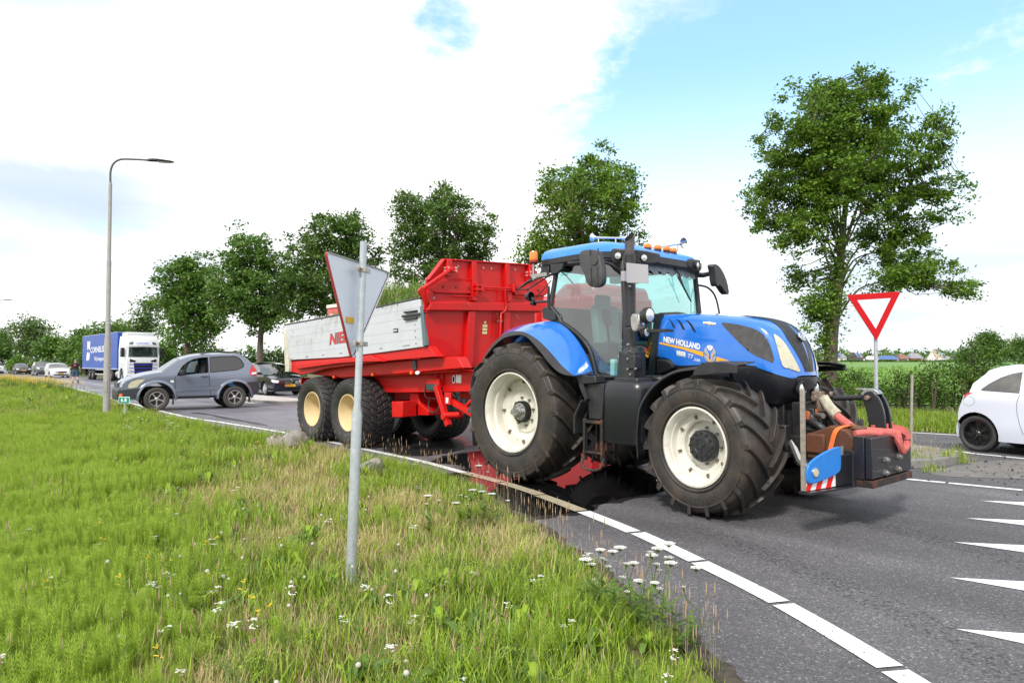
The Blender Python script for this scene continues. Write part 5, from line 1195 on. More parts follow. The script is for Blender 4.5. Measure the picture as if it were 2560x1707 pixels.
for P in ([(655, 78), (710, 80), (730, 545), (710, 560), (655, 545)], [(1062, 105), (1112, 107), (1140, 545), (1120, 568), (1080, 560)], [(350, 50), (410, 55), (400, 250), (345, 250)], [(1350, 120), (1398, 122), (1398, 300), (1350, 320)], [(615, 680), (695, 680), (660, 1335), (575, 1335)], [(1045, 690), (1118, 690), (1100, 1340), (1020, 1340)]):
    k = MB(); Q = BX(P); k.prism(Q, XB, XB + .085, 'x'); k.build('stiffener', red, TL, bevel=.008)
slabx('locking_plate', [(130, 400), (180, 305), (665, 320), (668, 465), (215, 452)], .0, .05); slabx('locking_plate', [(1170, 340), (1560, 350), (1600, 430), (1570, 485), (1190, 480)], .0, .05)
for P in ([(735, 360), (775, 360), (775, 440), (735, 440)], [(1122, 350), (1150, 350), (1150, 450), (1122, 450)], [(1160, 320), (1190, 320), (1190, 400), (1160, 400)], [(670, 400), (740, 400), (740, 430), (670, 430)], [(670, 360), (740, 360), (740, 378), (670, 378)], [(680, 340), (690, 340), (690, 500), (680, 500)]): slabx('lock_block', P, .085, .15, bev=.006)
for P in ([(325, 130), (450, 140), (450, 205), (325, 200)], [(1330, 190), (1435, 195), (1435, 255), (1330, 255)]): slabx('hinge_plate', P, .085, .11, bev=.004)
def xt(pts, r, off, m, name, n=8):
    k = MB(); k.tube([(XB + off, *q) for q in BX(pts)], r, n); return k.build(name, m, TL, smooth=50)
xt([(775, 390), (1110, 402)], .014, .11, red, 'lock_rod'); xt([(775, 412), (1110, 425)], .012, .11, red, 'lock_rod')
xt([(440, 300), (440, 282), (640, 290), (665, 300)], .008, .06, red, 'brake_pipe', 6); xt([(440, 495), (665, 498)], .010, .07, red, 'brake_pipe', 6); xt([(1190, 500), (1330, 520)], .010, .07, red, 'brake_pipe', 6)
xt([(1040, 380), (1040, 540), (1055, 580), (1045, 670), (990, 710), (975, 1040)], .020, .115, red, 'hydraulic_pipe'); xt([(1010, 720), (998, 1010)], .012, .06, red, 'hydraulic_pipe'); xt([(965, 800), (1020, 802)], .02, .07, steel, 'pipe_clamp')
k = MB()
for p in ((345, 150), (348, 185), (438, 155), (440, 190), (512, 127), (822, 145), (918, 153), (1210, 168), (1350, 205), (1352, 242), (1410, 240)): y, z = RF.x(*zb(*p), XB); k.cyl((XB, y, z), (XB + .125 if p[1] > 180 or p[0] < 450 else XB + .012, y, z), .02, 10)
k.build('board_bolts', mat('pink_worn_bolt', (.62, .35, .32), .4), fb, smooth=30)
k = MB()
for p in ((312, 378), (470, 385), (622, 392), (1210, 412), (1343, 417), (1472, 422)): y, z = RF.x(*zb(*p), XB); k.cyl((XB + .04, y, z), (XB + .065, y, z), .02, 10)
k.build('plate_bolts', rust, fb, smooth=30)
# the swing arm at the near corner
k = MB(); A_ = RF.x(*zb(415, 165), XB + .1); B_ = RF.x(*zb(85, 400), XB + .1); C__ = RF.x(*zb(85, 590), XB)
k.tube([(XB + .12, *A_), (XB + .12, *B_), (XB + .06, C__[0] + .02, C__[1])], .038, 6); k.cyl((XB + .06, *A_), (XB + .17, *A_), .03, 12); k.box((XB - .02, -1.16, 2.60), (.12, .12, .38)); k.build('swing_arm', red, TL, bevel=.006)
k = MB()
for i, (q0, q1, q2) in enumerate(((830, 795, 832), (812, 835, 875), (810, 878, 917), (808, 920, 958))):
    w_ = 30 if i == 0 else 62; P = BX([(q0, q1), (q0 + w_, q1 + 1), (q0 + w_ - 1, q2), (q0 - 1, q2)]); k.prism(P, XB + .0, XB + .004, 'x', 0)
    k.prism([(a + (.004 if j in (0, 3) else -.004), b + (-.004 if j < 2 else .004)) for j, (a, b) in enumerate(P)], XB + .0045, XB + .006, 'x', 1)
k.build('warning_stickers', [dark, mat('pale_yellow_sticker', (.75, .68, .35), .5, col2=(.5, .4, .2), nscale=60)], TL, smooth=0)
k = MB(); y, z = RF.x(*zb(197, 512), XB)
sh = [(y - .055, z + .04), (y, z + .055), (y + .055, z + .04), (y + .055, z - .02), (y, z - .07), (y - .055, z - .02)]; k.prism(smooth_poly(sh, 1), XB + .0, XB + .004, 'x', 0); k.prism([(y - .045, z + .02), (y + .045, z + .02), (y + .045, z - .015), (y - .045, z - .015)], XB + .0045, XB + .006, 'x', 1)
put_text(k, 'BECO', (XB + .0065, y - .04, z + .003), (0, 1, 0), (0, 0, 1), .032, 0, bold=.001); k.build('maker_badge', [mat('badge_black', (.03, .03, .035), .4), whitep], TL, smooth=0)
# lettering on the side board
k = MB(); a_ = RF.y(*za(415, 725), -1.21); b_ = RF.y(*za(520, 708), -1.21); vs, fs = text_geo('NIE', .3, bold=.010, shear=.15); w_ = max(v[0] for v in vs); u_ = Vector((b_[0] - a_[0], 0, b_[1] - a_[1])) / w_
for off, mi, bo in ((-1.2085, 1, .016), (-1.2105, 0, .005)): put_text(k, 'NIELS', (a_[0], off, a_[1]), u_, (0, 0, .95), .3, mi, bold=bo, shear=.15)
k.build('side_lettering', [mat('logo_red', (.62, .03, .03), .4), mat('logo_grey', (.08, .08, .09), .4)], TL, smooth=0)
k = MB(); a_ = RF.y(*za(880, 658), -1.21); 
P = [(a_[0] - .0, a_[1] + .035), (a_[0] + .15, a_[1] + .038), (a_[0] + .15, a_[1] - .035), (a_[0], a_[1] - .038)]; k.prism(P, -1.206, -1.209, 'y', 0); put_text(k, 'B3047', (a_[0] + .008, -1.2095, a_[1]), (.92, 0, 0), (0, 0, 1), .05, 1, bold=.001); k.build('serial_plate', [dark, whitep], TL, smooth=0)
# chassis beams and running gear
k = MB(); P = seen(zc, [(900, 290), (2130, 205), (2330, 225), (2330, 470), (2160, 468), (1300, 478), (900, 440)], -.74)
for s in (-1, 1): k = MB(); k.prism(P, s * .50, s * .74); k.build('chassis_beam', redd, TL, bevel=.012)
k = MB(); k.box((1.0, 0, 1.2), (4.3, .8, .16)); k.box((.0, 0, .98), (2.2, .9, .22)); k.box((-.9, 0, 1.1), (1.6, .9, .3)); k.build('subframe', redd, TL, bevel=.01)
k = MB()
for x in (-.72, .72): k.cyl((x, -1.0, .66), (x, 1.0, .66), .075, 14); k.box((x, -.5, .8), (.3, .16, .24)); k.box((x, .5, .8), (.3, .16, .24))
k.build('axle', mat('dark_red_axle', (.20, .015, .012), .5, col2=(.03, .02, .02), nscale=9), TL, bevel=.01)
for P, y0, y1, nm in (([(1310, 580), (1440, 580), (1440, 765), (1315, 770)], -.95, -.65, 'bracket_box'), ([(1520, 480), (1620, 480), (1640, 600), (1750, 690), (1745, 745), (1600, 745), (1460, 740), (1470, 700), (1530, 620)], -.6, -.2, 'bracket_box')):
    k = MB(); k.prism(seen(zc, P, y0), y0, y1); k.build(nm, redd, TL, bevel=.015)
k = MB(); P = [RF.y(*zc(*p), -.9) for p in [(1860, 500), (1940, 760)]]; P2 = [RF.y(*zc(*p), -.9) for p in [(1990, 600), (2230, 700)]]
k.box(((P[0][0] + P[1][0]) / 2, -.88, (P[0][1] + P[1][1]) / 2), (.09, .09, .72), rot=(0, math.atan2(P[1][0] - P[0][0], P[1][1] - P[0][1]), 0)); k.box(((P2[0][0] + P2[1][0]) / 2, -.85, (P2[0][1] + P2[1][1]) / 2), (.62, .08, .09), rot=(0, R(18), 0))
a_, b_ = RF.y(*zc(1940, 755), -.9); k.cyl((a_, -.95, b_), (a_, -.55, b_), .06, 14); k.cyl((a_, -.90, b_ + .02), (a_ + .28, -.8, b_ + .04), .05, 12); k.tube([(a_ + .3, -.8, b_ + .1), (a_ + .6, -.7, b_ + .38)], .03, 8); k.build('support_leg', redd, TL, bevel=.008, smooth=40)
k = MB(); a_, b_ = RF.y(*zc(1840, 400), -.75); k.box((a_, -.72, b_ + .06), (.36, .22, .16)); k.cyl((a_, -.74, b_ + .14), (a_, -.74, b_ + .30), .06, 12); k.box((a_ + .18, -.74, b_ + .14), (.05, .08, .2)); k.build('winch_bracket', redd, TL, bevel=.01)
k = MB(); k.box((a_, -.76, b_ - .02), (.32, .2, .12)); k.build('air_valve', mat('dark_green_valve', (.02, .06, .06), .4), TL, bevel=.02)
k = MB(); k.tube(catmull([(a_ - .35, -.65, b_ - .25), (a_ - .25, -.72, b_ - .42), (a_ - .08, -.7, b_ - .44), (a_ + .02, -.65, b_ - .25)], 6), .012, 6); k.tube(catmull([(a_ - .3, -.75, b_ + .02), (a_ - .3, -.75, b_ - .2), (a_ + .3, -.75, b_ - .19)], 6), .008, 6); k.tube(catmull([(a_ + .5, -.6, b_ - .2), (a_ + .7, -.6, b_ - .38), (a_ + 1.0, -.6, b_ - .3)], 6), .015, 6); k.build('air_hose', blk, TL)
k = MB(); a2, b2 = RF.y(*zc(1980, 545), -.9); k.box((a2, -.9, b2), (.17, .04, .2)); k.build('coupling_bracket', redd, TL, bevel=.006)
k = MB(); k.box((a2 + .0, -.925, b2 - .03), (.06, .012, .09)); k.build('white_coupling', whitep, TL, bevel=.004)
# lamps and reflectors along the chassis
for p in ((655, 290), (1112, 262), (1568, 242)):
    a, b = RF.y(*zc(*p), -.98); k = MB(); k.box((a, -1.0, b), (.10, .04, .065)); hb = k.build('marker_lamp', redd, TL, bevel=.006); k = MB(); k.cyl((a, -1.02, b), (a, -1.035, b), .028, 16); k.build('lamp_glass', orange, hb, smooth=40)
a, b = RF.y(*zc(1635, 242), -.98); k = MB(); k.prism([(a + .06 * math.cos(q * math.pi / 10), b + .03 * math.sin(q * math.pi / 10)) for q in range(20)], -1.0, -1.02); k.build('oval_sticker', whitep, TL)
a, b = RF.y(*zc(1605, 155), -.98); k = MB(); k.box((a - .01, -1.0, b), (.11, .05, .16), rot=(0, R(-10), 0)); k.tube([(a, -1.0, b - .07), (a + .01, -1.0, b - .16)], .012, 6); k.build('work_light', mat('green_black_lamp', (.02, .045, .04), .3), TL, bevel=.01)
k = MB(); a, b = RF.y(*zc(1450, 260), -.9); c, d = RF.y(*zc(2100, 215), -.9); k.tube([RFp for RFp in [(a - .9, -.95, b - .03), (a, -.95, b), (c, -.9, d)]], .022, 8); k.build('lamp_rail', redd, TL, smooth=50)
a, b = RF.y(*zc(2098, 315), -.75); k = MB(); k.prism([(a - .07, b + .065), (a + .07, b + .065), (a + .07, b - .065), (a - .07, b - .065)], -.743, -.748); k.build('type_plate', whitep, TL)
a, b = RF.y(*zc(2040, 320), -.75); k = MB(); k.prism([(a + .04 * math.cos(q * math.pi / 10), b + .07 * math.sin(q * math.pi / 10)) for q in range(20)], -.743, -.748); k.build('oval_sticker', whitep, TL); k = MB(); k.prism([(a + .025 * math.cos(q * math.pi / 10), b + .045 * math.sin(q * math.pi / 10)) for q in range(20)], -.7485, -.751); k.build('oval_sticker_mark', dark, TL)
k = MB(); k.box((3.7, 0, 1.08), (1.7, .5, .22)); k.box((4.1, 0, .9), (1.2, .3, .2)); k.build('drawbar', redd, TL, bevel=.02)
for x in (-.72, .72):
    for s in (-1, 1): flotation_wheel(TL, (x, s * .92, .655), .665, .70, .335, s, .1 * x)
for s in (-1, 1):
    k = MB(); k.box((-1.80, s * .85, 1.2), (.06, .22, .14)); k.build('tail_lamp', redlens, TL, bevel=.006)
# the load: mown grass and roadside cuttings
load_g = mat('cut_grass', (.17, .33, .05), .8, col2=(.22, .24, .08), nscale=5, transl=.25); load_d = mat('dry_cuttings', (.34, .27, .15), .9, col2=(.22, .15, .08), nscale=6); load_s = mat('soil_load', (.08, .12, .03), .95, col2=(.10, .07, .035), nscale=5, bump=1, bscale=20)
rnd = random.Random(5)
def hh(x, y):
    base = 2.36 + (x + 2.0) * .047; h = base + .52 * math.exp(-((x - .75) / 1.05) ** 2) + .28 * math.exp(-((x - 2.2) / .9) ** 2) - .08
    return h - .25 * (abs(y) / 1.1) ** 2.2 + .05 * math.sin(x * 5 + y * 3) + .04 * math.sin(x * 11 - y * 7)
k = MB(); nx, ny = 60, 24; V = []
for i in range(nx + 1):
    for j in range(ny + 1): x = -2.0 + 5.15 * i / nx; y = -1.12 + 2.24 * j / ny; V.append((x, y, hh(x, y)))
k.add(V, [(i * (ny + 1) + j, i * (ny + 1) + j + 1, (i + 1) * (ny + 1) + j + 1, (i + 1) * (ny + 1) + j) for i in range(nx) for j in range(ny)], 2)
def blade(k, p, d, ln, w, mi, up=.4):
    d = Vector(d).normalized(); sd = d.cross(Vector((0, 0, 1))).normalized() * w; P = Vector(p); V = []
    for t in range(4): q = P + d * ln * t / 3 + Vector((0, 0, -up * ln * (t / 3) ** 2)); ww_ = sd * (1 - t / 3.2); V += [q - ww_, q + ww_]
    k.add(V, [(2 * t, 2 * t + 1, 2 * t + 3, 2 * t + 2) for t in range(3)], mi)
for i in range(14000):
    x = rnd.gauss(.9, 1.15) if rnd.random() < .7 else rnd.uniform(-2, 3.1); y = rnd.uniform(-1.15, 1.1)
    if not -2 < x < 3.1: continue
    a = rnd.uniform(0, 6.28); e = rnd.uniform(.0, 1.3); r = rnd.random(); mi = 0 if r < (.78 if x > -.8 else .3) else 1
    blade(k, (x, y, hh(x, y) - .01), (math.cos(a) * math.cos(e), math.sin(a) * math.cos(e), math.sin(e)), rnd.uniform(.12, .5), rnd.uniform(.004, .010), mi, rnd.uniform(.1, .7))
lo = k.build('grass_load', [load_g, load_d, load_s], None, smooth=0, fix=False); lo.location = (-2.66, 14.47, 0); lo.rotation_euler = (0, 0, R(-47.5)); tag(lo, 'heap of mown green grass and cuttings filling the red trailer', 'grass load', kind='stuff')
# ================================================================ red lorry standing behind the trailer in the far lane
f0 = Vector(road(-5.3, 7.7)); hd = math.atan2(UU.y, UU.x)
LR = thing('red_lorry', 'red box lorry with white lettering seen behind the trailer and through the tractor cab', 'truck', (f0.x, f0.y, 0), hd)
lred = mat('lorry_red', (.62, .02, .025), .3, 0, .5, col2=(.55, .03, .03), nscale=2)
k = MB(); k.box((4.3, 1.25, 2.52), (8.6, 2.5, 2.7)); k.build('box_body', lred, LR, bevel=.05)
k = MB(); k.box((10.9, 1.25, 2.35), (4.0, 2.5, 2.4)); k.build('silo_body', lred, LR, bevel=.35, segs=6)
k = MB(); k.box((4.3, 1.25, 3.95), (8.7, 2.54, .16)); k.build('roof_edge', mat('cream_roof_edge', (.66, .64, .55), .5), LR, bevel=.03)
k = MB(); k.box((14.2, 1.25, 2.05), (2.1, 2.45, 2.7)); k.prism([(13.2, 3.2), (14.0, 3.75), (15.1, 3.7), (15.25, 3.3)], .1, 2.4); k.build('cab', lred, LR, bevel=.12)
k = MB(); k.box((14.5, -.01, 2.65), (1.0, .03, .7)); k.box((15.26, 1.25, 2.6), (.03, 2.1, .85)); k.build('cab_window', darkglass, LR, bevel=.01)
k = MB(); k.box((7, 1.25, 1.0), (14, 1.0, .25)); k.build('chassis', dark, LR)
k = MB(); put_text(k, 'E', (.25, -.012, 3.35), (1, 0, 0), (0, 0, 1), .7, 0, bold=.02); put_text(k, 'Bedr', (10.75, -.012, 2.55), (1, 0, 0), (0, 0, 1), .62, 0, bold=.012)
for dx in (0, .22): k.add([(9.85 + dx, -.01, 2.85), (9.97 + dx, -.01, 2.85), (10.42 + dx, -.01, 2.15), (10.30 + dx, -.01, 2.15)], [(0, 1, 2, 3)])
k.build('side_lettering', whitep, LR, smooth=0)
for x in (1.2, 2.5, 3.8, 9.6, 13.9):
    for y in (.25, 2.25):
        k = MB(); k.lathe([(.28, -.14), (.46, -.14), (.5, -.1), (.5, .1), (.46, .14), (.28, .14)], 28, (x, y, .5), 'y', close=True); wh = k.build('tyre', rubber_clean, LR, smooth=40)
        k = MB(); k.lathe([(.28, -.1), (.2, -.04), (.02, -.04)], 24, (x, y, .5), 'y'); k.build('rim', silver, wh, smooth=40)
# ================================================================ cars
def car_wheel(parent, loc, r, w, side, spokes=5, rimm=None, tyre=None, rr=None, five=False, steer=0, hubm=None, double=False):
    rr = rr or r * .66; rimm = rimm or silver
    h = bpy.data.objects.new('wheel', None); C.objects.link(h); h.parent = parent; h.location = loc; h.rotation_euler = (0, .3, steer); h.empty_display_size = .1
    hw = w / 2; k = MB(); k.lathe([(rr, -hw * .8), (rr + .02, -hw * .95), (rr + (r - rr) * .5, -hw * 1.04), (r - .03, -hw * .98), (r - .006, -hw * .82), (r, -hw * .3), (r, hw * .3), (r - .006, hw * .82), (r - .03, hw * .98), (rr + (r - rr) * .5, hw * 1.04), (rr + .02, hw * .95), (rr, hw * .8)], 40, close=True)
    for i in range(3): k.lathe([(r + .001, (-.3 + .3 * i) * hw * 1.4 - .005), (r + .001, (-.3 + .3 * i) * hw * 1.4 + .005)], 40)
    k.build('tyre', tyre or rubber_clean, h, smooth=40)
    s = side; f = s * hw * .86; k = MB()
    k.lathe([(rr + .004, f - s * .02), (rr + .004, f + s * .006), (rr - .012, f + s * .008), (rr - .022, f - s * .02), (rr - .03, f - s * .10)], 40)
    n = spokes
    for i in range(n):
        q = 2 * math.pi * i / n
        for dq in ((-.13, .13) if double else (0,)):
            V = []
            for rad, wd, dp in ((.035, .05 if not double else .028, -.018), (rr * .5, .036 if not double else .018, -.012), (rr - .01, .055 if not double else .026, -.02)):
                c = Vector((math.cos(q + dq * (rad / rr)), 0, math.sin(q + dq * (rad / rr)))) * rad; t = Vector((-math.sin(q), 0, math.cos(q))) * wd * .5 * (r / .34)
                V += [c - t + Vector((0, f + s * (dp - .012), 0)), c - t * .7 + Vector((0, f + s * dp, 0)), c + t * .7 + Vector((0, f + s * dp, 0)), c + t + Vector((0, f + s * (dp - .012), 0))]
            k.add(V, [(a * 4 + b, a * 4 + b + 1, a * 4 + 5 + b, a * 4 + 4 + b) for a in range(2) for b in range(3)])
    k.lathe([(.001, f + s * .0), (.03, f + s * .0), (.04, f - s * .01), (.06, f - s * .02), (.065, f - s * .05)], 20)
    k.build('rim', rimm, h, smooth=40)
    k = MB(); k.cyl((0, f - s * .09, 0), (0, f - s * .10, 0), rr - .02, 24); k.build('brake_disc', mat('brake_dark_metal', (.03, .03, .03), .5, .3), h)  # plain dark brake disc behind the spokes
    return h
def make_car(name, label, cat, loc, rz, top, low, arches, w0, belt, paint, hl=None, windows=(), open_holes=(), group=None, wheel=None, tum=.20, plan=(.13, 4), mirrors=True, side_y=1, seg_glass=(), extra_mats=None, step=.09, lower=None, crown=.055):
    """top: (x,z,tag) from the front bumper bottom over the roof to the rear bottom; low: bottom line rear to front is generated with arches"""
    T = thing(name, label, cat, loc, rz, group)
    X = [p[0] for p in top]; xa, xb = min(X), max(X); xm = (xa + xb) / 2; hl_ = (xb - xa) / 2; zt = max(p[1] for p in top)
    def W(x, z):
        t = abs(x - xm) / hl_; w = w0 * (1 - plan[0] * t ** plan[1])
        if z > belt: w -= tum * ((z - belt) / (zt - belt)) ** 1.15
        if z < .5: w -= .05 * ((.5 - z) / .3) ** 1.5
        return w
    bottom = []
    zb_ = top[-1][1]; path = []
    for (ax, az, ar) in sorted(arches, key=lambda a: a[0]):       # from rear to front
        q = math.degrees(math.asin(max(-1, min(1, (low - az) / ar)))); path += [p for p in arc(ax, az, ar, 180 - q, q, 14)]
    outline = [(x, z) for x, z, *_ in top] + path
    holes = [h for h in open_holes]
    vs, fs = panel2d(outline, holes, step)
    k = MB(); nside = len(vs)
    for s in (-1, 1): k.add([(x, s * W(x, z), z) for x, z in vs], fs)
    # arch lips
    for (ax, az, ar) in arches:
        q = math.degrees(math.asin(max(-1, min(1, (low - az) / ar)))); A = arc(ax, az, ar, 180 - q, q, 20)
        for s in (-1, 1): k.loft([[(x, s * W(x, z), z) for x, z in A], [(x, s * (W(x, z) - .48), z) for x, z in A]], 1, False, False)
    def strip_(seg, kk, mi, lift=0):
        P = [Vector((p[0], p[1])) for p in seg]; rings = []
        for i, p in enumerate(P):
            t = (P[min(i + 1, len(P) - 1)] - P[max(i - 1, 0)]).normalized(); n = Vector((t.y, -t.x))
            if (p - Vector((xm, .7))).dot(n) < 0: n = -n
            w = W(p.x, p.y); b = crown * (1 - abs(n.x)) + .075 * abs(n.x)
            rings.append([(p.x + n.x * (b * (1 - abs(u) ** 2.4) + lift), u * w, p.y + n.y * (b * (1 - abs(u) ** 2.4) + lift)) for u in [-1, -.93, -.8, -.6, -.35, 0, .35, .6, .8, .93, 1]])
        kk.loft(rings, mi, False, False)
    i = 0; segs = []
    while i < len(top) - 1:
        tg = top[i][2]; j = i + 1
        while j < len(top) - 1 and top[j][2] == tg: j += 1
        segs.append((tg, [top[q][:2] for q in range(i, j + 1)])); i = j
    glass_o = []
    for tg, sg in segs:
        D_ = dens(sg, .12, False)
        if tg in ('ws', 'rw'): glass_o.append((tg, D_))
        else: strip_(D_, k, 0)
    body = k.build('body', [paint, dark], T, smooth=38)
    for tg, D_ in glass_o:
        kk = MB(); strip_(D_, kk, 0); kk.build('windscreen' if tg == 'ws' else 'rear_window', carglass, T, smooth=60)
    k = MB(); k.box((xm, 0, low + .02), (hl_ * 1.8, w0 * 1.55, .06)); k.box((xm, 0, .62), (hl_ * 1.1, w0 * 1.5, .3)); k.build('floor', dark, T)
    for (ax, az, ar) in arches:
        for s in (-1, 1): pass
    wk = wheel or {}
    for (ax, az, ar) in arches:
        for s in (-1, 1): car_wheel(T, (ax, s * (W(ax, az) - wk.get('w', .2) / 2 - .02), wk.get('r', .32)), wk.get('r', .32), wk.get('w', .2), s, **{a: b for a, b in wk.items() if a not in ('r', 'w')})
    return T, body, W
def side_patch(T, body, poly, mat_, name, sides=(-1, 1), off=.004, step=.08):
    bv_ = bvh_of([body]); out = []
    for s in sides:
        k = MB(); patch(k, bv_, poly, 'y', s, off, step=step)
        if k.f: out.append(k.build(name, mat_, T, smooth=60))
    return out
def line_on(T, body, pts, r=.004, sides=(-1, 1), name='door_gap', m=None, W=None):
    k = MB()
    for s in sides: k.tube([(x, s * (W(x, z) + .0), z) for x, z in dens(pts, .08, False)], r, 4)
    return k.build(name, m or dark, T, smooth=0)

# ---------------------------------------------------------------- the grey off-roader crossing the road
sx_ = lambda a, b: (280 + a / 6.19, 860 + b / 6.19)
SF = Frame(-11.2, 24.41, 214.5); sy = lambda P, y=.88: [SF.y(*sx_(*p), y) for p in P]
suvp = mat('blue_grey_metallic', (.20, .23, .30), .26, .55, .8, col2=(.21, .24, .31), nscale=2)
clad = mat('dark_grey_cladding', (.030, .033, .042), .5, 0, .1, col2=(.04, .044, .052), nscale=8)
tp_ = [(p, t) for p, t in [((100, 868), 'f'), ((94, 800), 'f'), ((95, 715), 'f'), ((150, 690), 'f'), ((160, 630), 'f'), ((215, 575), 'f'), ((330, 528), 'h'), ((500, 482), 'h'), ((640, 455), 'h'), ((775, 432), 'ws'), ((900, 345), 'ws'), ((1050, 246), 'r'), ((1150, 212), 'r'), ((1250, 186), 'r'), ((1350, 172), 'r'), ((1480, 163), 'r'), ((1700, 156), 'r'), ((1900, 160), 'r'), ((1990, 172), 'r'), ((2045, 200), 'rw'), ((2120, 262), 'rw'), ((2180, 320), 't'), ((2232, 400), 't'), ((2245, 480), 't'), ((2248, 570), 't'), ((2276, 600), 't'), ((2276, 700), 't'), ((2255, 760), 't'), ((2130, 800), 't')]]
top = [(*SF.y(*sx_(*p), .86 if p[1] > 450 else .74), t) for p, t in tp_]
wf = SF.y(*sx_(693, 905), .85); wr_ = SF.y(*sx_(1903, 840), .85)
win1 = sy([(1050, 400), (1095, 335), (1175, 275), (1270, 232), (1390, 210), (1482, 205), (1480, 440), (1300, 455), (1000, 490)], .82)
win2 = sy([(1512, 205), (1700, 192), (1900, 188), (1960, 210), (2000, 250), (2035, 310), (2030, 350), (1990, 375), (1920, 400), (1515, 438)], .80)
SUV, sbody, SW = make_car('offroad_car', 'blue-grey three-door off-road car standing across the road beside the green 6.8 sign', 'car', (-11.2, 24.41, 0), R(214.5), top, .38, [(wf[0], .40, .53), (wr_[0], .40, .53)], .90, 1.12, suvp, open_holes=[win1, win2], wheel=dict(r=.39, w=.26, spokes=5, rr=.235, rimm=mat('suv_alloy', (.45, .42, .40), .3, .7), tyre=mat('suv_tyre', (.05, .047, .045), .75)), tum=.13, plan=(.07, 6), crown=.075)
for hp, nm, mm in ((win2, 'rear_side_glass', glass('suv_dark_glass', (.10, .10, .10), .6, refl=.10)),):
    for s in (-1, 1):
        k = MB(); vs, fs = panel2d(hp, (), .1); k.add([(x, s * (SW(x, z) - .012), z) for x, z in vs], fs); k.build(nm, mm, SUV, smooth=60)
k = MB(); vs, fs = panel2d(win1, (), .1); k.add([(x, -(SW(x, z) - .012), z) for x, z in vs], fs); k.build('side_glass', carglass, SUV, smooth=60)
for y in (-.4, .4):
    k = MB(); a, b = SF.y(*sx_(1400, 400), .5); k.box((a + .0, y, 1.22), (.14, .46, .60), rot=(0, R(-12), 0)); k.box((a - .06, y, 1.56), (.09, .24, .17)); k.box((a + .25, y, .95), (.5, .48, .14)); k.build('seat', interior, SUV, bevel=.03)
k = MB(); k.box((1.0, 0, 1.08), (.3, 1.4, .16)); k.build('dashboard', interior, SUV, bevel=.03)
# cladding: bumpers, flares, sill
P = sy([(95, 830), (95, 735), (120, 715), (560, 668), (620, 660), (560, 700), (490, 760), (450, 830), (440, 900), (205, 905)])
for s in (-1, 1):
    side_patch(SUV, sbody, P, clad, 'bumper_side', (s,), .012)
    side_patch(SUV, sbody, sy([(2095, 590), (2245, 575), (2272, 602), (2272, 700), (2250, 758), (2135, 790), (2118, 720), (2090, 650)]), clad, 'rear_bumper', (s,), .012)
    for (cx_, cz_), nm in ((wf, 'a'), (wr_, 'b')):
        A = arc(cx_, .40, .545, -8, 188, 22); k = MB(); Bq = arc(cx_, .40, .60, -4, 184, 22)
        k.loft([[(x, s * (SW(x, z) - .02), z) for x, z in A], [(x, s * (SW(x, z) + .022), z) for x, z in A], [(x, s * (SW(x, z) + .016), z) for x, z in Bq], [(x, s * (SW(x, z) - .005), z) for x, z in arc(cx_, .40, .625, -4, 184, 22)]], 0, False, False)
        k.build('wheel_arch_flare', suvp, SUV, smooth=60)
        k = MB(); k.box((cx_ - .50, s * .78, .36), (.02, .22, .34)); k.build('mud_flap', blk, SUV)
    k = MB(); P2 = sy([(945, 690), (1680, 640), (1690, 665), (1680, 700), (945, 735)]); 
    side_patch(SUV, sbody, P2, suvp, 'side_moulding', (s,), .016)
    side_patch(SUV, sbody, [(wf[0] - .60, .385), (wr_[0] + .60, .385), (wr_[0] + .60, .47), (wf[0] - .60, .47)], dark, 'sill', (s,), .006); k = MB(); k.tube([(wf[0] - .62, s * .86, .40), (wr_[0] + .62, s * .86, .40)], .045, 8, flat=.5); k.build('side_step', blk, SUV, bevel=.004)
    k = MB(); rl = sy([(1330, 190), (1450, 160), (1560, 148), (1700, 145), (1860, 148), (2010, 162)], .62); k.tube([(x, s * .64, z + .055) for x, z in rl], [.006, .022, .022, .022, .022, .012], 6); k.build('roof_rail', blk, SUV)
bvv = bvh_of([sbody])
for sg, zt_ in ((1, .80), (-1, .84)):
    k = MB(); patch(k, bvv, [(-.84, .40), (.84, .40), (.84, zt_), (-.84, zt_)], 'x', sg, .014); k.build('bumper', clad, SUV, smooth=50)
def on_side(P, m, nm, sides=(-1, 1), off=.006): return side_patch(SUV, sbody, sy(P), m, nm, sides, off)
on_side([(245, 680), (262, 620), (300, 580), (400, 550), (515, 545), (480, 580), (420, 620), (395, 660), (300, 682)], clear, 'headlight')
k = MB(); bvv = bvh_of([sbody]); patch(k, bvv, [(-.36, .83), (.36, .83), (.42, 1.0), (-.42, 1.0)], 'x', 1, .018); g_ = k.build('grille', chrome, SUV, smooth=60)
k = MB()
for y in np.linspace(-.36, .36, 11): k.box((top[3][0] + .10, y, .88), (.03, .02, .18))
k.build('grille_bar', mat('grille_grey', (.25, .26, .28), .3, .6), g_)
on_side([(2140, 480), (2138, 410), (2160, 350), (2180, 322), (2235, 400), (2242, 485)], redlens, 'tail_light')
on_side([(2160, 440), (2235, 430), (2240, 460), (2165, 470)], whitep, 'reversing_light', off=.010)
on_side([(110, 770), (160, 765), (160, 805), (112, 812)], orange, 'number_plate', (1,), .03)
for wn_ in (win1, win2): line_on(SUV, sbody, wn_ + wn_[:1], .012, W=SW, name='window_trim')
line_on(SUV, sbody, sy([(985, 830), (975, 700), (975, 540), (985, 490)]), .007, W=SW); line_on(SUV, sbody, sy([(1520, 790), (1510, 600), (1500, 440), (1490, 205)]), .007, W=SW); line_on(SUV, sbody, sy([(975, 690), (1520, 650), (1680, 640)]), .003, W=SW)
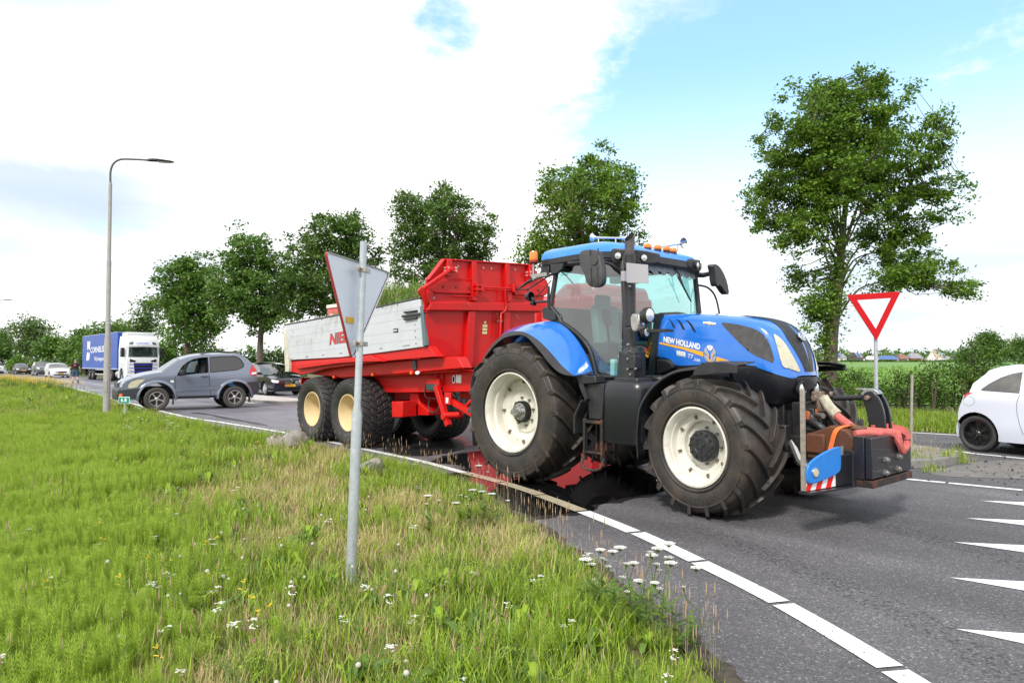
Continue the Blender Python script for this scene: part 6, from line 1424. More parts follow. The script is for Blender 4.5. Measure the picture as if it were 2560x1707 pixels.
for s in (-1, 1):
    k = MB(); a, b = SF.y(*sx_(1440, 500), .9); k.tube([(a + .12, s * .91, b), (a, s * .935, b), (a - .10, s * .91, b)], .017, 8); k.build('door_handle', blk, SUV, smooth=50)
    k = MB(); a, b = SF.y(*sx_(1085, 440), .98); k.loft([[(a + .08 * c, s * (.90 + yy), b + .10 * d) for c, d in ((-1.1, -.7), (-.9, .8), (0, 1), (.9, .6), (1, -.6), (0, -1))] for yy in (.0, .18)]); k.build('door_mirror', blk, SUV, bevel=.03, smooth=50)
on_side([(905, 560), (955, 562), (955, 592), (905, 590)], whitep, 'wing_badge', (1,))
k = MB(); k.tube([(1.2, .2, 1.19), (1.05, .5, 1.22)], .008, 5); k.build('wiper', blk, SUV)

# ---------------------------------------------------------------- white hatchback at the right edge
cx5 = lambda a, b: (2330 + a / 5.6, 880 + b / 5.6)
CF = Frame(9.62, 11.76, -62); cy5 = lambda P, y=-.84: [CF.y(*cx5(*p), y) for p in P]
cw = mat('car_white_paint', (.66, .70, .80), .2, 0, .9, col2=(.68, .72, .82), nscale=1)
rear = [((1000, 215), 'r'), ((850, 240), 'r'), ((795, 258), 'r'), ((752, 312), 'rw'), ((600, 440), 'rw'), ((490, 565), 't'), ((410, 605), 't'), ((385, 690), 't'), ((345, 780), 't'), ((330, 860), 't'), ((322, 1060), 't'), ((345, 1110), 't'), ((385, 1150), 't')]
rr_ = [(*CF.y(*cx5(*p), -.84 if p[1] > 560 else -.66), t) for p, t in rear]
xr = rr_[0][0]
top = [(2.0, .24, 'f'), (2.02, .45, 'f'), (1.95, .68, 'f'), (1.75, .84, 'h'), (1.35, .96, 'h'), (1.02, 1.02, 'ws'), (.65, 1.22, 'ws'), (.25, 1.40, 'r'), (-.1, 1.46, 'r'), (-.4, 1.475, 'r')] + rr_
top = [t for t in top if True]
top = sorted(top[:10], key=lambda t: -t[0]) + [t for t in top[10:] if t[0] < -.42]
wnd = cy5([(700, 522), (800, 445), (950, 360), (1100, 308), (1240, 282), (1250, 570), (950, 550), (705, 534)], -.76)
wnd2 = [(-.02, .93), (.02, 1.36), (.25, 1.34), (.85, 1.02), (.9, .92)]
wrx = CF.y(*cx5(600, 1145), -.83)
COR, cbody, CW = make_car('hatchback_car', 'white three-door hatchback with black spoked wheels leaving the frame at the right', 'car', (9.62, 11.76, 0), R(-62), top, .22, [(wrx[0], .325, .385), (wrx[0] + 2.5, .325, .385)], .86, .95, cw, wheel=dict(r=.325, w=.215, spokes=7, rr=.232, rimm=mat('gloss_black_rim', (.012, .012, .014), .12, .2, 1), tyre=mat('hatch_tyre', (.035, .035, .035), .6), double=True), tum=.20, plan=(.12, 4))
side_patch(COR, cbody, wnd, glass('tinted_rear_pane', (.35, .35, .34), .5, refl=.28) if False else mat('tinted_pane', (.07, .068, .064), .05, 0, .8, col2=(.20, .19, .17), nscale=2.5), 'rear_side_glass', off=.004)
side_patch(COR, cbody, wnd2, mat('tinted_pane', (.07, .068, .064), .05), 'side_glass')
line_on(COR, cbody, cy5([(1222, 600), (1190, 720), (1195, 850), (1230, 1000), (1280, 1160)]), .006, W=CW, m=mat('gap_grey', (.2, .21, .24), .6)); line_on(COR, cbody, cy5([(700, 522), (800, 445), (950, 360), (1100, 308), (1240, 282)], -.76), .006, W=CW, name='window_trim'); line_on(COR, cbody, cy5([(700, 534), (950, 552), (1250, 573)], -.76), .006, W=CW, name='window_trim')
fc = CF.y(*cx5(497, 685), -.84); line_on(COR, cbody, [(fc[0] + .105 * math.cos(q * math.pi / 12), fc[1] + .085 * math.sin(q * math.pi / 12)) for q in range(25)], .003, (-1,), 'fuel_flap', mat('gap_grey', (.2, .21, .24), .6), CW)
side_patch(COR, cbody, cy5([(382, 690), (395, 620), (430, 595), (490, 568), (548, 572), (470, 600), (410, 650)]), redlens, 'tail_light', off=.008)
k = MB(); k.box((xr + .5, 0, .0 + 1.0), (.1, 1.0, .4)); k.box((-.1, .3, .95), (.14, .42, .6)); k.box((-.1, -.3, .95), (.14, .42, .6)); k.build('seat', interior, COR, bevel=.03)
k = MB()
for s in (-1, 1): k.tube([(-.15, s * .875, .82), (.05, s * .875, .82)], .015, 6)
k.build('door_handle', cw, COR)

# ---------------------------------------------------------------- queue of cars facing the junction
def queue_car(name, label, O, paint, kind='hatch', rz=R(-48), sc=1, group=None, plate_t='JB-854-R', detail=True):
    if kind == 'mpv': prof = [(2.18, .22, 'f'), (2.22, .45, 'f'), (2.18, .66, 'f'), (2.05, .80, 'h'), (1.6, .93, 'h'), (1.2, 1.0, 'ws'), (.7, 1.28, 'ws'), (.35, 1.46, 'r'), (-.4, 1.55, 'r'), (-1.3, 1.52, 'r'), (-1.8, 1.44, 'rw'), (-2.1, 1.05, 't'), (-2.16, .7, 't'), (-2.12, .3, 't')]; w, bl, wb = .90, .98, 1.35
    elif kind == 'suv': prof = [(2.15, .28, 'f'), (2.2, .55, 'f'), (2.15, .85, 'f'), (1.95, .97, 'h'), (1.5, 1.06, 'h'), (1.1, 1.10, 'ws'), (.65, 1.38, 'ws'), (.35, 1.58, 'r'), (-.5, 1.68, 'r'), (-1.5, 1.63, 'r'), (-1.95, 1.5, 'rw'), (-2.15, 1.1, 't'), (-2.2, .8, 't'), (-2.15, .35, 't')]; w, bl, wb = .92, 1.05, 1.32
    elif kind == 'estate': prof = [(2.28, .20, 'f'), (2.33, .42, 'f'), (2.3, .62, 'f'), (2.15, .76, 'h'), (1.6, .88, 'h'), (1.1, .95, 'ws'), (.55, 1.22, 'ws'), (.2, 1.40, 'r'), (-.5, 1.48, 'r'), (-1.5, 1.45, 'r'), (-1.95, 1.35, 'rw'), (-2.25, .98, 't'), (-2.33, .7, 't'), (-2.28, .28, 't')]; w, bl, wb = .93, .93, 1.38
    else: prof = [(2.0, .22, 'f'), (2.04, .45, 'f'), (2.0, .66, 'f'), (1.88, .80, 'h'), (1.5, .92, 'h'), (1.1, .98, 'ws'), (.6, 1.25, 'ws'), (.28, 1.41, 'r'), (-.4, 1.48, 'r'), (-1.2, 1.43, 'r'), (-1.6, 1.32, 'rw'), (-1.92, .98, 't'), (-1.98, .7, 't'), (-1.93, .28, 't')]; w, bl, wb = .88, .95, 1.27
    T, b, W = make_car(name, label, 'car', (O[0], O[1], 0), rz, prof, .20, [(wb, .32, .38), (-wb, .32, .38)], w, bl, paint, wheel=dict(r=.32, w=.21, spokes=5 if detail else 6), group=group, step=.12)
    zr = prof[8][1]; xws = prof[5][0]
    side_patch(T, b, [(xws - .12, bl + .03), (prof[7][0] + .05, zr - .10), (-.05, zr - .06), (-.08, bl + .03)], mat('tinted_pane', (.07, .068, .064), .05), 'side_glass')
    side_patch(T, b, [(-.14, bl + .03), (-.12, zr - .06), (prof[9][0] + .35, zr - .09), (prof[10][0] + .25, bl + .15), (prof[10][0] + .45, bl + .03)], mat('tinted_pane', (.07, .068, .064), .05), 'rear_side_glass')
    bb = bvh_of([b]); fz = prof[2][1]
    for s in (-1, 1):
        k = MB(); patch(k, bb, [(s * (w - .34), fz - .06), (s * (w - .10), fz - .02), (s * (w - .08), fz + .12), (s * (w - .40), fz + .05)][::s], 'x', 1, .012, step=.05); k.build('headlight', mat('bright_lamp', (.8, .8, .78), .05, .3, 1), T, smooth=60)
    k = MB(); patch(k, bb, [(-w + .45, fz - .10), (w - .45, fz - .10), (w - .40, fz + .06), (-w + .40, fz + .06)], 'x', 1, .012, step=.08); g = k.build('grille', dark, T, smooth=60)
    k = MB()
    for z in (fz - .05, fz + .01): patch(k, bb, [(-w + .44, z - .01), (w - .44, z - .01), (w - .44, z + .01), (-w + .44, z + .01)], 'x', 1, .02, step=.08)
    k.build('grille_bar', chrome, g)
    k = MB(); patch(k, bb, [(-w + .25, .26), (w - .25, .26), (w - .35, .38), (-w + .35, .38)], 'x', 1, .012, step=.08); k.build('air_intake', dark, T, smooth=60)
    xf = max(p[0] for p in prof) + .14; k = MB(); k.box((xf, 0, fz - .17), (.02, .52, .11)); pl_ = k.build('number_plate', plate, T)
    k = MB(); k.box((xf + .012, -.235, fz - .17), (.004, .04, .105), 1); put_text(k, plate_t, (xf + .014, -.18, fz - .17), (0, 1, 0), (0, 0, 1), .085, 0, bold=.001); k.build('plate_writing', [dark, mat('plate_blue', (.02, .08, .5), .4)], pl_, smooth=0)
    for s in (-1, 1):
        k = MB(); k.box((prof[6][0] + .25, s * (w + .06), bl + .08), (.12, .2, .13)); k.build('door_mirror', paint, T, bevel=.03)
        side_patch(T, b, [(prof[-4][0] + .02, bl - .28), (prof[-4][0] + .02, bl), (prof[-4][0] + .22, bl), (prof[-4][0] + .16, bl - .26)], redlens, 'tail_light', (s,))
    line_on(T, b, [(.95, .30), (.98, .7), (xws - .2, bl)], .004, W=W); line_on(T, b, [(-.08, .28), (-.1, bl)], .004, W=W); line_on(T, b, [(-.95, .62), (-1.0, bl)], .004, W=W)
    return T, b, bb, xf, fz
kp = mat('black_car_paint', (.010, .012, .022), .12, 0, 1)
Tm, bm_, bbm, xf, fz = queue_car('family_car', 'black car with a bright grille waiting between the grey off-road car and the red trailer', (-12.27, 35.4), kp, 'mpv')
k = MB(); k.lathe([(.10, 0), (.11, .006), (.095, .008)], 24, (xf + .01, 0, fz + .02), 'x')
for q in (90, 210, 330): k.add([(xf + .016, .0 + .012 * math.cos(R(q + 90)), fz + .02 + .012 * math.sin(R(q + 90))), (xf + .016, .1 * math.cos(R(q)), fz + .02 + .1 * math.sin(R(q))), (xf + .016, -.012 * math.cos(R(q + 90)), fz + .02 - .012 * math.sin(R(q + 90)))], [(0, 1, 2)])
k.build('grille_star', chrome, Tm)
QG = 'cars queueing on the far left'
queue_car('estate_car', 'clean white car nearest the man in the black shirt', (-48.4, 74.2), mat('bright_white_paint', (.78, .79, .80), .25, 0, .6), 'estate', group=QG, detail=False)
queue_car('offroad_car', 'dark off-road car half hidden behind the white car', (-57.2, 84.9), mat('dark_silver_paint', (.10, .11, .13), .2, .4, .8), 'suv', group=QG, detail=False)
queue_car('hatchback_car', 'dark brown hatchback with its headlights shining', (-66.4, 94.4), mat('dark_brown_paint', (.035, .02, .022), .2, 0, .8), 'hatch', group=QG, detail=False)
queue_car('offroad_car', 'white car cut off by the left edge of the picture', (-74.1, 100.0), mat('bright_white_paint', (.78, .79, .80), .25), 'suv', group=QG, detail=False)
# blue car glimpsed through the off-roader's open window
queue_car('hatchback_car', 'light blue car glimpsed through the open window of the grey off-road car', (-17.9, 41.6), mat('light_blue_paint', (.05, .28, .62), .25, 0, .7), 'suv', detail=False)

# ---------------------------------------------------------------- articulated lorry
UF = Frame(-30.75, 57.37, -48); zu = zm(180, 800, 9.046)
LO = thing('articulated_lorry', 'white lorry with a blue curtain-sided box and white lettering, behind the lamp post', 'truck', (-30.75, 57.37, 0), R(-48))
wp = mat('lorry_white', (.74, .76, .80), .3, 0, .6); bx = mat('lorry_blue', (.015, .07, .36), .4, col2=(.02, .085, .40), nscale=1); bx2 = mat('lorry_blue_trim', (.02, .03, .45), .3)
k = MB(); k.box((-8.1, 0, 2.58), (13.6, 2.54, 3.02)); k.build('box_body', bx, LO, bevel=.05)
k = MB(); k.box((-8.1, 0, 4.10), (13.62, 2.56, .05)); k.box((-8.1, 0, 1.05), (13.62, 2.57, .10)); k.build('box_rail', mat('pale_blue_rail', (.35, .42, .62), .4), LO)
# cab
k = MB(); cabp = [(1.42, .55), (1.45, 1.9), (1.40, 2.05), (1.28, 2.95), (1.15, 3.35), (.75, 3.72), (-.85, 3.72), (-.95, 3.6), (-.95, .95), (-.62, .95)] + arc(0, .52, .62, 155, 25, 10) + [(.7, .40), (1.40, .40)]
V, Fp = panel2d(cabp, (), .3)
for s in (-1, 1): k.add([(x, s * (1.24 - .07 * max(0, (z - 2.6)) - (.05 if x > 1.3 else 0)), z) for x, z in V], Fp)
top_ = dens(cabp[:9], .25, False); k.loft([[(x + .06 * (1 - u * u) * (1 if x > .9 else 0), u * (1.24 - .07 * max(0, z - 2.6) - (.05 if x > 1.3 else 0)), z + .03 * (1 - u * u)) for u in (-1, -.9, -.6, 0, .6, .9, 1)] for x, z in top_], 0, False, False)
cab = k.build('cab', wp, LO, smooth=40); cbv = bvh_of([cab])
k = MB(); k.box((-.1, 0, 3.86), (1.5, 2.1, .36)); k.build('roof_deflector', wp, LO, bevel=.08)
def fx(P): return [(y, z) for y, z in P]
k = MB(); patch(k, cbv, [(-1.08, 2.02), (1.08, 2.02), (1.02, 2.82), (-1.02, 2.82)], 'x', 1, .02, step=.15); k.build('windscreen', mat('lorry_screen', (.02, .03, .03), .04, 0, 1, col2=(.08, .11, .11), nscale=2), LO, smooth=60)
k = MB(); k.box((1.52, 0, 2.93), (.25, 2.3, .12)); k.build('sun_visor', wp, LO, bevel=.03)
k = MB(); patch(k, cbv, [(-.70, 3.02), (.70, 3.02), (.62, 3.26), (-.62, 3.26)], 'x', 1, .03, step=.15); sg = k.build('name_board', mat('board_white', (.75, .78, .85), .3), LO, smooth=60)
k = MB(); put_text(k, 'CORNELISSEN', (1.36, -.56, 3.14), (0, 1, 0), (-.35, 0, .95), .155, 0, bold=.002); k.build('name_lettering', bx2, sg)
for s in (-1, 1):
    k = MB(); patch(k, cbv, [(s * .74, 3.02), (s * 1.02, 3.02), (s * .95, 3.22), (s * .68, 3.26)][::s], 'x', 1, .03, step=.15); k.build('roof_lamp', mat('roof_lamp_grey', (.12, .13, .14), .2), LO, smooth=60)
    k = MB(); patch(k, cbv, [(s * .98, 1.88), (s * .98, 1.62), (s * .60, 1.62), (s * .52, 1.72)][::-s], 'x', 1, .02, step=.15); k.build('intake', dark, LO, smooth=60)
    k = MB(); k.box((1.25, s * 1.45, 2.40), (.22, .26, .75)); k.build('door_mirror', mat('mirror_navy', (.015, .018, .03), .3), LO, bevel=.05)
    k = MB(); patch(k, cbv, [(s * 1.12, .74), (s * .80, .74), (s * .78, .98), (s * 1.12, 1.0)][::s], 'x', 1, .02, step=.15); k.build('headlight', mat('bright_lamp', (.8, .8, .78), .05), LO, smooth=60)
    k = MB(); k.prism([(-.55, 2.05), (1.05, 2.05), (.95, 2.75), (.2, 2.80), (-.55, 2.8)], s * 1.235, s * 1.246); k.build('side_glass', mat('tinted_pane', (.07, .068, .064), .05), LO)
k = MB(); patch(k, cbv, [(-.62, .60), (.62, .60), (.70, 1.55), (-.70, 1.55)], 'x', 1, .02, step=.15); g = k.build('grille', dark, LO, smooth=60)
for z in (1.40, 1.12, .84):
    k = MB(); k.box((1.50, 0, z), (.05, 1.35, .07)); k.build('grille_bar', bx2, g, bevel=.01)
    for s in (-1, 1): k = MB(); k.box((1.485, s * .86, z + .04), (.03, .34, .03)); k.build('grille_stripe', bx2, g)
k = MB(); put_text(k, 'SCANIA', (1.49, -.36, 1.75), (0, 1, 0), (0, 0, 1), .20, 0, bold=.003); k.build('maker_name', mat('letter_grey', (.45, .46, .48), .3, .4), cab)
# lettering on the box side facing the camera (y = -1.27)
k = MB(); a_ = UF.y(*zu(412, 690), -1.28); b_ = UF.y(*zu(722, 655), -1.28); vs, fs = text_geo('CORNELIS', 1, bold=.02); w_ = max(v[0] for v in vs); u_ = (b_[0] - a_[0]) / w_
put_text(k, 'CORNELISSEN', (a_[0], -1.275, a_[1]), (u_, 0, (b_[1] - a_[1]) / w_), (0, 0, .72), 1, 0, bold=.02)
a_ = UF.y(*zu(505, 875), -1.28); put_text(k, 'Nijmegen', (a_[0], -1.275, a_[1]), (u_ * .75, 0, 0), (0, 0, .62), .8, 0, bold=.02, space=1.35)
for P in ([(350, 480), (372, 480), (382, 560), (392, 480), (412, 470), (405, 660), (385, 675), (375, 600), (365, 675), (345, 668)], [(345, 730), (365, 715), (372, 780), (380, 715), (398, 760), (400, 800), (385, 912), (372, 915), (368, 840), (355, 915), (325, 915), (328, 800)]):
    Q = [UF.y(*zu(*p), -1.28) for p in P]; k.add([(x, -1.275, z) for x, z in Q], [tuple(range(len(Q)))])
k.build('side_lettering', whitep, LO, smooth=0)
k = MB(); k.box((-8, 0, .88), (13, .9, .2)); k.box((-2.9, 0, .75), (1.9, 1.9, .3)); k.build('chassis', dark, LO)
k = MB(); k.cyl((-1.9, -.95, .62), (-1.1, -.95, .62), .32, 20); k.build('fuel_tank', mat('tank_alu', (.5, .5, .5), .3, .8), LO, smooth=40); k = MB(); k.box((-.98, -1.15, .62), (.3, .2, .62)); k.build('side_skirt', wp, LO, bevel=.02)
for z in (.95, .55): k = MB(); k.box((-7.4, -1.2, z), (4.2, .04, .10)); k.build('side_guard', mat('guard_alu', (.6, .6, .6), .4, .5), LO)
k = MB(); k.box((-14.6, 0, .75), (.3, 2.3, .5)); k.box((-14.2, -1.0, .6), (.4, .3, .5)); k.build('rear_bumper', dark, LO)
for x in (0, -3.7, -10.7, -12.1, -13.4):
    for s in (-1, 1):
        if x == -13.4 : continue
        h = bpy.data.objects.new('wheel', None); C.objects.link(h); h.parent = LO; h.location = (x, s * 1.08, .5)
        k = MB(); k.lathe([(.28, -.15), (.46, -.15), (.5, -.1), (.5, .1), (.46, .15), (.28, .15)], 28, (0, 0, 0), 'y', close=True); k.build('tyre', rubber_clean, h, smooth=40)
        k = MB(); k.lathe([(.29, s * .13), (.27, s * .05), (.2, s * .02), (.14, s * .10), (.001, s * .11)], 24); k.build('rim', mat('wheel_alu', (.5, .5, .5), .3, .7), h, smooth=40)

# ---------------------------------------------------------------- the man in the road
PX, PY = -33.36, 53.28
def person():
    J = {}; V = []; E = []; Rr = []
    def v(p, r): V.append(p); Rr.append(r); return len(V) - 1
    pel = v((0, 0, .98), (.165, .12)); 
    sp = v((0, 0, 1.12), (.165, .125)); ch = v((0, -.01, 1.32), (.185, .13)); up = v((0, 0, 1.47), (.14, .095)); nk = v((0, .01, 1.57), (.058, .06)); hd = v((0, .02, 1.66), (.075, .09)); tp = v((0, .02, 1.78), (.06, .07))
    E += [(pel, sp), (sp, ch), (ch, up), (up, nk), (nk, hd), (hd, tp)]
    for s in (-1, 1):
        sh = v((s * .19, 0, 1.47), (.068, .068)); el = v((s * (.33 if s < 0 else .30), -.02, 1.21), (.046, .046)); wr = v((s * (.40 if s < 0 else .30), .10 if s > 0 else .02, .98), (.031, .031)); hn = v((s * (.42 if s < 0 else .29), .13 if s > 0 else .03, .90), (.038, .022))
        E += [(up, sh), (sh, el), (el, wr), (wr, hn)]
        for j, (dy, ln) in enumerate(((-.028, .07), (-.010, .085), (.010, .08), (.028, .065))):
            a = v((V[hn][0] + s * .003, V[hn][1] + dy, V[hn][2] - ln * .6), (.009, .009)); b = v((V[hn][0] - s * .008, V[hn][1] + dy, V[hn][2] - ln), (.008, .008)); E += [(hn, a), (a, b)]
        a = v((V[hn][0], V[hn][1] + .045, V[hn][2] + .02), (.011, .011)); b = v((V[hn][0], V[hn][1] + .06, V[hn][2] - .02), (.009, .009)); E += [(hn, a), (a, b)]
        hp = v((s * .10, 0, .90), (.10, .11)); kn = v((s * (.15 if s > 0 else .13), .02, .50), (.062, .066)); cf = v((s * .155, -.02, .34), (.058, .062)); an = v((s * (.19 if s > 0 else .14), -.01, .09), (.037, .042)); ft = v((s * (.24 if s > 0 else .145), .13, .035), (.042, .030))
        E += [(pel, hp), (hp, kn), (kn, cf), (cf, an), (an, ft)]
    me = bpy.data.meshes.new('person'); me.from_pydata(V, E, []); o = bpy.data.objects.new('person', me); C.objects.link(o)
    sk = o.modifiers.new('skin', 'SKIN'); sk.use_smooth_shade = True
    lay = me.skin_vertices[0] if me.skin_vertices else None
    if lay is None:
        bm = bmesh.new(); bm.from_mesh(me); bm.verts.layers.skin.verify(); bm.to_mesh(me); bm.free(); lay = me.skin_vertices[0]
    for i, r in enumerate(Rr): lay.data[i].radius = r
    lay.data[0].use_root = True
    o.modifiers.new('sub', 'SUBSURF').levels = 2; o.modifiers['sub'].render_levels = 2
    bpy.context.view_layer.update(); dg = bpy.context.evaluated_depsgraph_get(); m2 = bpy.data.meshes.new_from_object(o.evaluated_get(dg)); bpy.data.objects.remove(o)
    return m2
bodym = person(); skin_m = mat('skin', (.62, .36, .26), .5)
bodym.materials.clear(); bodym.materials.append(skin_m); bodym.shade_smooth()
PE = bpy.data.objects.new('person', bodym); C.objects.link(PE); PE.location = (PX, PY, 0); PE.rotation_euler = (0, 0, R(18)); tag(PE, 'man in black T-shirt, denim shorts and grey cap standing in the road seen from behind', 'person')
def shell(name, cond, off, m):
    bm = bmesh.new(); bm.from_mesh(bodym); bm.normal_update()
    bmesh.ops.delete(bm, geom=[f for f in bm.faces if not cond(f.calc_center_median())], context='FACES')
    for v_ in bm.verts: v_.co += v_.normal * off
    me = bpy.data.meshes.new(name); bm.to_mesh(me); bm.free(); me.materials.clear(); me.materials.append(m); me.shade_smooth(); o = bpy.data.objects.new(name, me); C.objects.link(o); o.parent = PE
    sd = o.modifiers.new('t', 'SOLIDIFY'); sd.thickness = .012; return o
shirt = shell('t_shirt', lambda c: (1.0 < c.z < 1.56 and abs(c.x) < .22) or (c.z > 1.30 and abs(c.x) < .33 and c.z < 1.56), .018, mat('black_shirt', (.012, .012, .014), .8))
shell('shorts', lambda c: .52 < c.z < 1.04 and abs(c.x) < .27, .022, mat('denim', (.03, .06, .12), .8, col2=(.05, .09, .16), nscale=20))
for s in (-1, 1):
    shell('shoe', lambda c: c.z < .075 and c.x * s > 0, .014, mat('black_shoe', (.01, .01, .01), .6)); shell('sock', lambda c: .07 < c.z < (.26 if s > 0 else .16) and c.x * s > 0, .006, mat('black_sock', (.015, .015, .017), .9))
k = MB(); k.lathe([(.102, 0), (.106, .03), (.10, .08), (.07, .12), (.001, .135)], 24, (0, .02, 1.70), 'z'); k.prism([(-.08, .10), (.08, .10), (.06, .20), (-.06, .20)], 1.70, 1.712, 'z'); k.build('cap', mat('grey_cap', (.20, .21, .22), .8, col2=(.10, .10, .11), nscale=40), PE, smooth=50)
k = MB(); vs = [(.10 * math.cos(q * math.pi / 12), 1.38 + .045 * math.sin(q * math.pi / 12)) for q in range(24)]; k.add([(x, -.165, z) for x, z in vs], [tuple(range(24))]); k.build('back_print', mat('red_print', (.75, .03, .04), .5), PE)
for s in (-1, 1):
    k = MB(); k.lathe([(.001, 0), (.012, .004), (.001, .010)], 10, (s * .032, .115, 1.675), 'y'); k.build('eye', dark, PE); k = MB(); k.box((s * .09, .02, 1.665), (.02, .035, .055)); k.build('ear', skin_m, PE, bevel=.008)
k = MB(); k.box((0, .125, 1.645), (.025, .03, .04)); k.box((0, .112, 1.61), (.05, .01, .012)); k.build('nose_and_mouth', skin_m, PE, bevel=.008)
# ================================================================ street furniture
def basis_sign(name, label, c1, c2, c3, post_a, post_b, r0, r1, zsw, face_to, group='give-way signs'):
    """triangular sign from its three corners; face_to: +1 if the painted side looks along n"""
    T = thing(name, label, 'sign', post_a, 0, group); o = Vector(post_a)
    P = [Vector(c) - o for c in (c1, c2, c3)]; cen = (P[0] + P[1] + P[2]) / 3; n = (P[1] - P[0]).cross(P[2] - P[0]).normalized() * face_to
    def tri(sc, off, rd=.05, k=5):
        out = []
        Q = [cen + (p - cen) * sc for p in P]
        for i in range(3):
            a, b, c = Q[i - 1], Q[i], Q[(i + 1) % 3]; u = (a - b).normalized(); v_ = (c - b).normalized()
            s_ = b + u * rd * sc; e_ = b + v_ * rd * sc
            for t in range(k + 1): t /= k; out.append(s_ * (1 - t) ** 2 + b * 2 * t * (1 - t) + e_ * t * t + n * off)
        return out
    k = MB(); rings = [tri(.97, -.012), tri(1, -.016), tri(1, .006), tri(.985, .010)]
    k.loft([[tuple(q) for q in r] for r in rings[:2]], 0, True, False); k.loft([[tuple(q) for q in r] for r in rings[1:]], 1, True, False); k.build('sign_rim', [mat('sign_lip', (.60, .64, .70), .4, .3), mat('sign_faded_red_rim', (.36, .05, .06), .45)], T, smooth=30)
    k = MB(); k.add([tuple(q) for q in tri(.975, -.004)], [tuple(range(18))]); k.build('sign_back', mat('sign_back_grey', (.74, .80, .90), .5, 0, col2=(.68, .74, .86), nscale=3), T, smooth=0)
    k = MB(); k.add([tuple(q) for q in tri(.985, .010)], [tuple(range(18))], 0); k.add([tuple(q) for q in tri(.62, .012, .02)], [tuple(range(18))], 1)
    k.build('sign_face', [mat('sign_red', (.50, .004, .006), .45, spec=.25), mat('sign_white', (.62, .68, .78), .35)], T, smooth=0)
    b = Vector(post_b) - o; k = MB(); t = zsw / b.z
    if zsw: k.tube([(0, 0, -.05), b * (t - .02), b * (t + .01), b], [r0, r0, r1, r1], 16)
    else: k.tube([(0, 0, -.05), b], [r1, r1], 14)
    k.build('post', galv, T, smooth=40)
    k = MB(); k.cyl(b * .998, b * 1.0005, r1 * .8, 12); k.build('post_cap', dark, T)
    return T, P, n, b
S1, P, n, b = basis_sign('give_way_sign', 'back of a grey triangular sign on a leaning galvanised post in the foreground grass', (-1.277, 4.72, 2.358), (-.982, 5.55, 2.318), (-1.176, 5.10, 1.613), (-1.180, 5.14, 0), (-1.075, 5.03, 2.475), .038, .0255, 1.27, 1)
for z in (2.27, 1.735):
    k = MB(); q = b * (z / b.z); ex_ = (P[1] - P[0]).normalized()
    k.tube([q + Vector((0, 0, -.018)), q + Vector((0, 0, .018))], .031, 16); k.box(q - ex_ * .05 + Vector((.005, .03, 0)), (.02, .10, .034), rot=math.atan2(ex_.y, ex_.x) - math.pi / 2); k.box(q + ex_ * .04 + Vector((.012, .02, 0)), (.02, .05, .034), rot=math.atan2(ex_.y, ex_.x) - math.pi / 2)
    k.build('clamp', mat('clamp_steel', (.45, .42, .38), .4, .7), S1, bevel=.002, smooth=40)
    k = MB(); k.cyl(q + Vector((-.0, -.034, 0)), q + Vector((0, -.042, 0)), .007, 8); k.build('clamp_bolt', rust, S1)
k = MB(); c_ = P[2] + (P[0] - P[2]) * .28 + (P[1] - P[2]) * .12; ex_ = (P[1] - P[0]).normalized(); nb = -n
if True:
    o_ = c_ + nb * .010; u_ = ex_ * .05; v_ = Vector((0, 0, .021)); k.add([o_ - u_ - v_, o_ + u_ - v_, o_ + u_ + v_, o_ - u_ + v_], [(0, 1, 2, 3)])
k.build('yellow_sticker', mat('sticker_yellow', (.80, .45, .03), .5), S1, smooth=0)
basis_sign('give_way_sign', 'red and white give-way triangle on a grey post beside the large tree trunk', ((1946 - 1176) / 1600 * 11.75, 11.75, 1.6 + 155 * 11.75 / 1600), ((2071 - 1176) / 1600 * 11.5, 11.5, 1.6 + 163 * 11.5 / 1600), ((2013 - 1176) / 1600 * 11.62, 11.62, 1.6 + 49 * 11.62 / 1600), (6.09, 11.68, .1), (6.10, 11.68, 2.35), .035, .030, 0, -1)
T = thing('marker_post', 'thin weathered steel post on the weedy traffic island', 'post', (6.82, 11.95, .1)); k = MB(); k.tube([(0, 0, -.1), (.012, 0, .6), (.035, -.0, 1.27)], .021, 10); k.tube([(.035, 0, 1.27), (.0355, 0, 1.29)], .023, 10); k.build('pole', mat('weathered_post', (.42, .38, .34), .5, .4, col2=(.26, .22, .18), nscale=14), T, smooth=40)
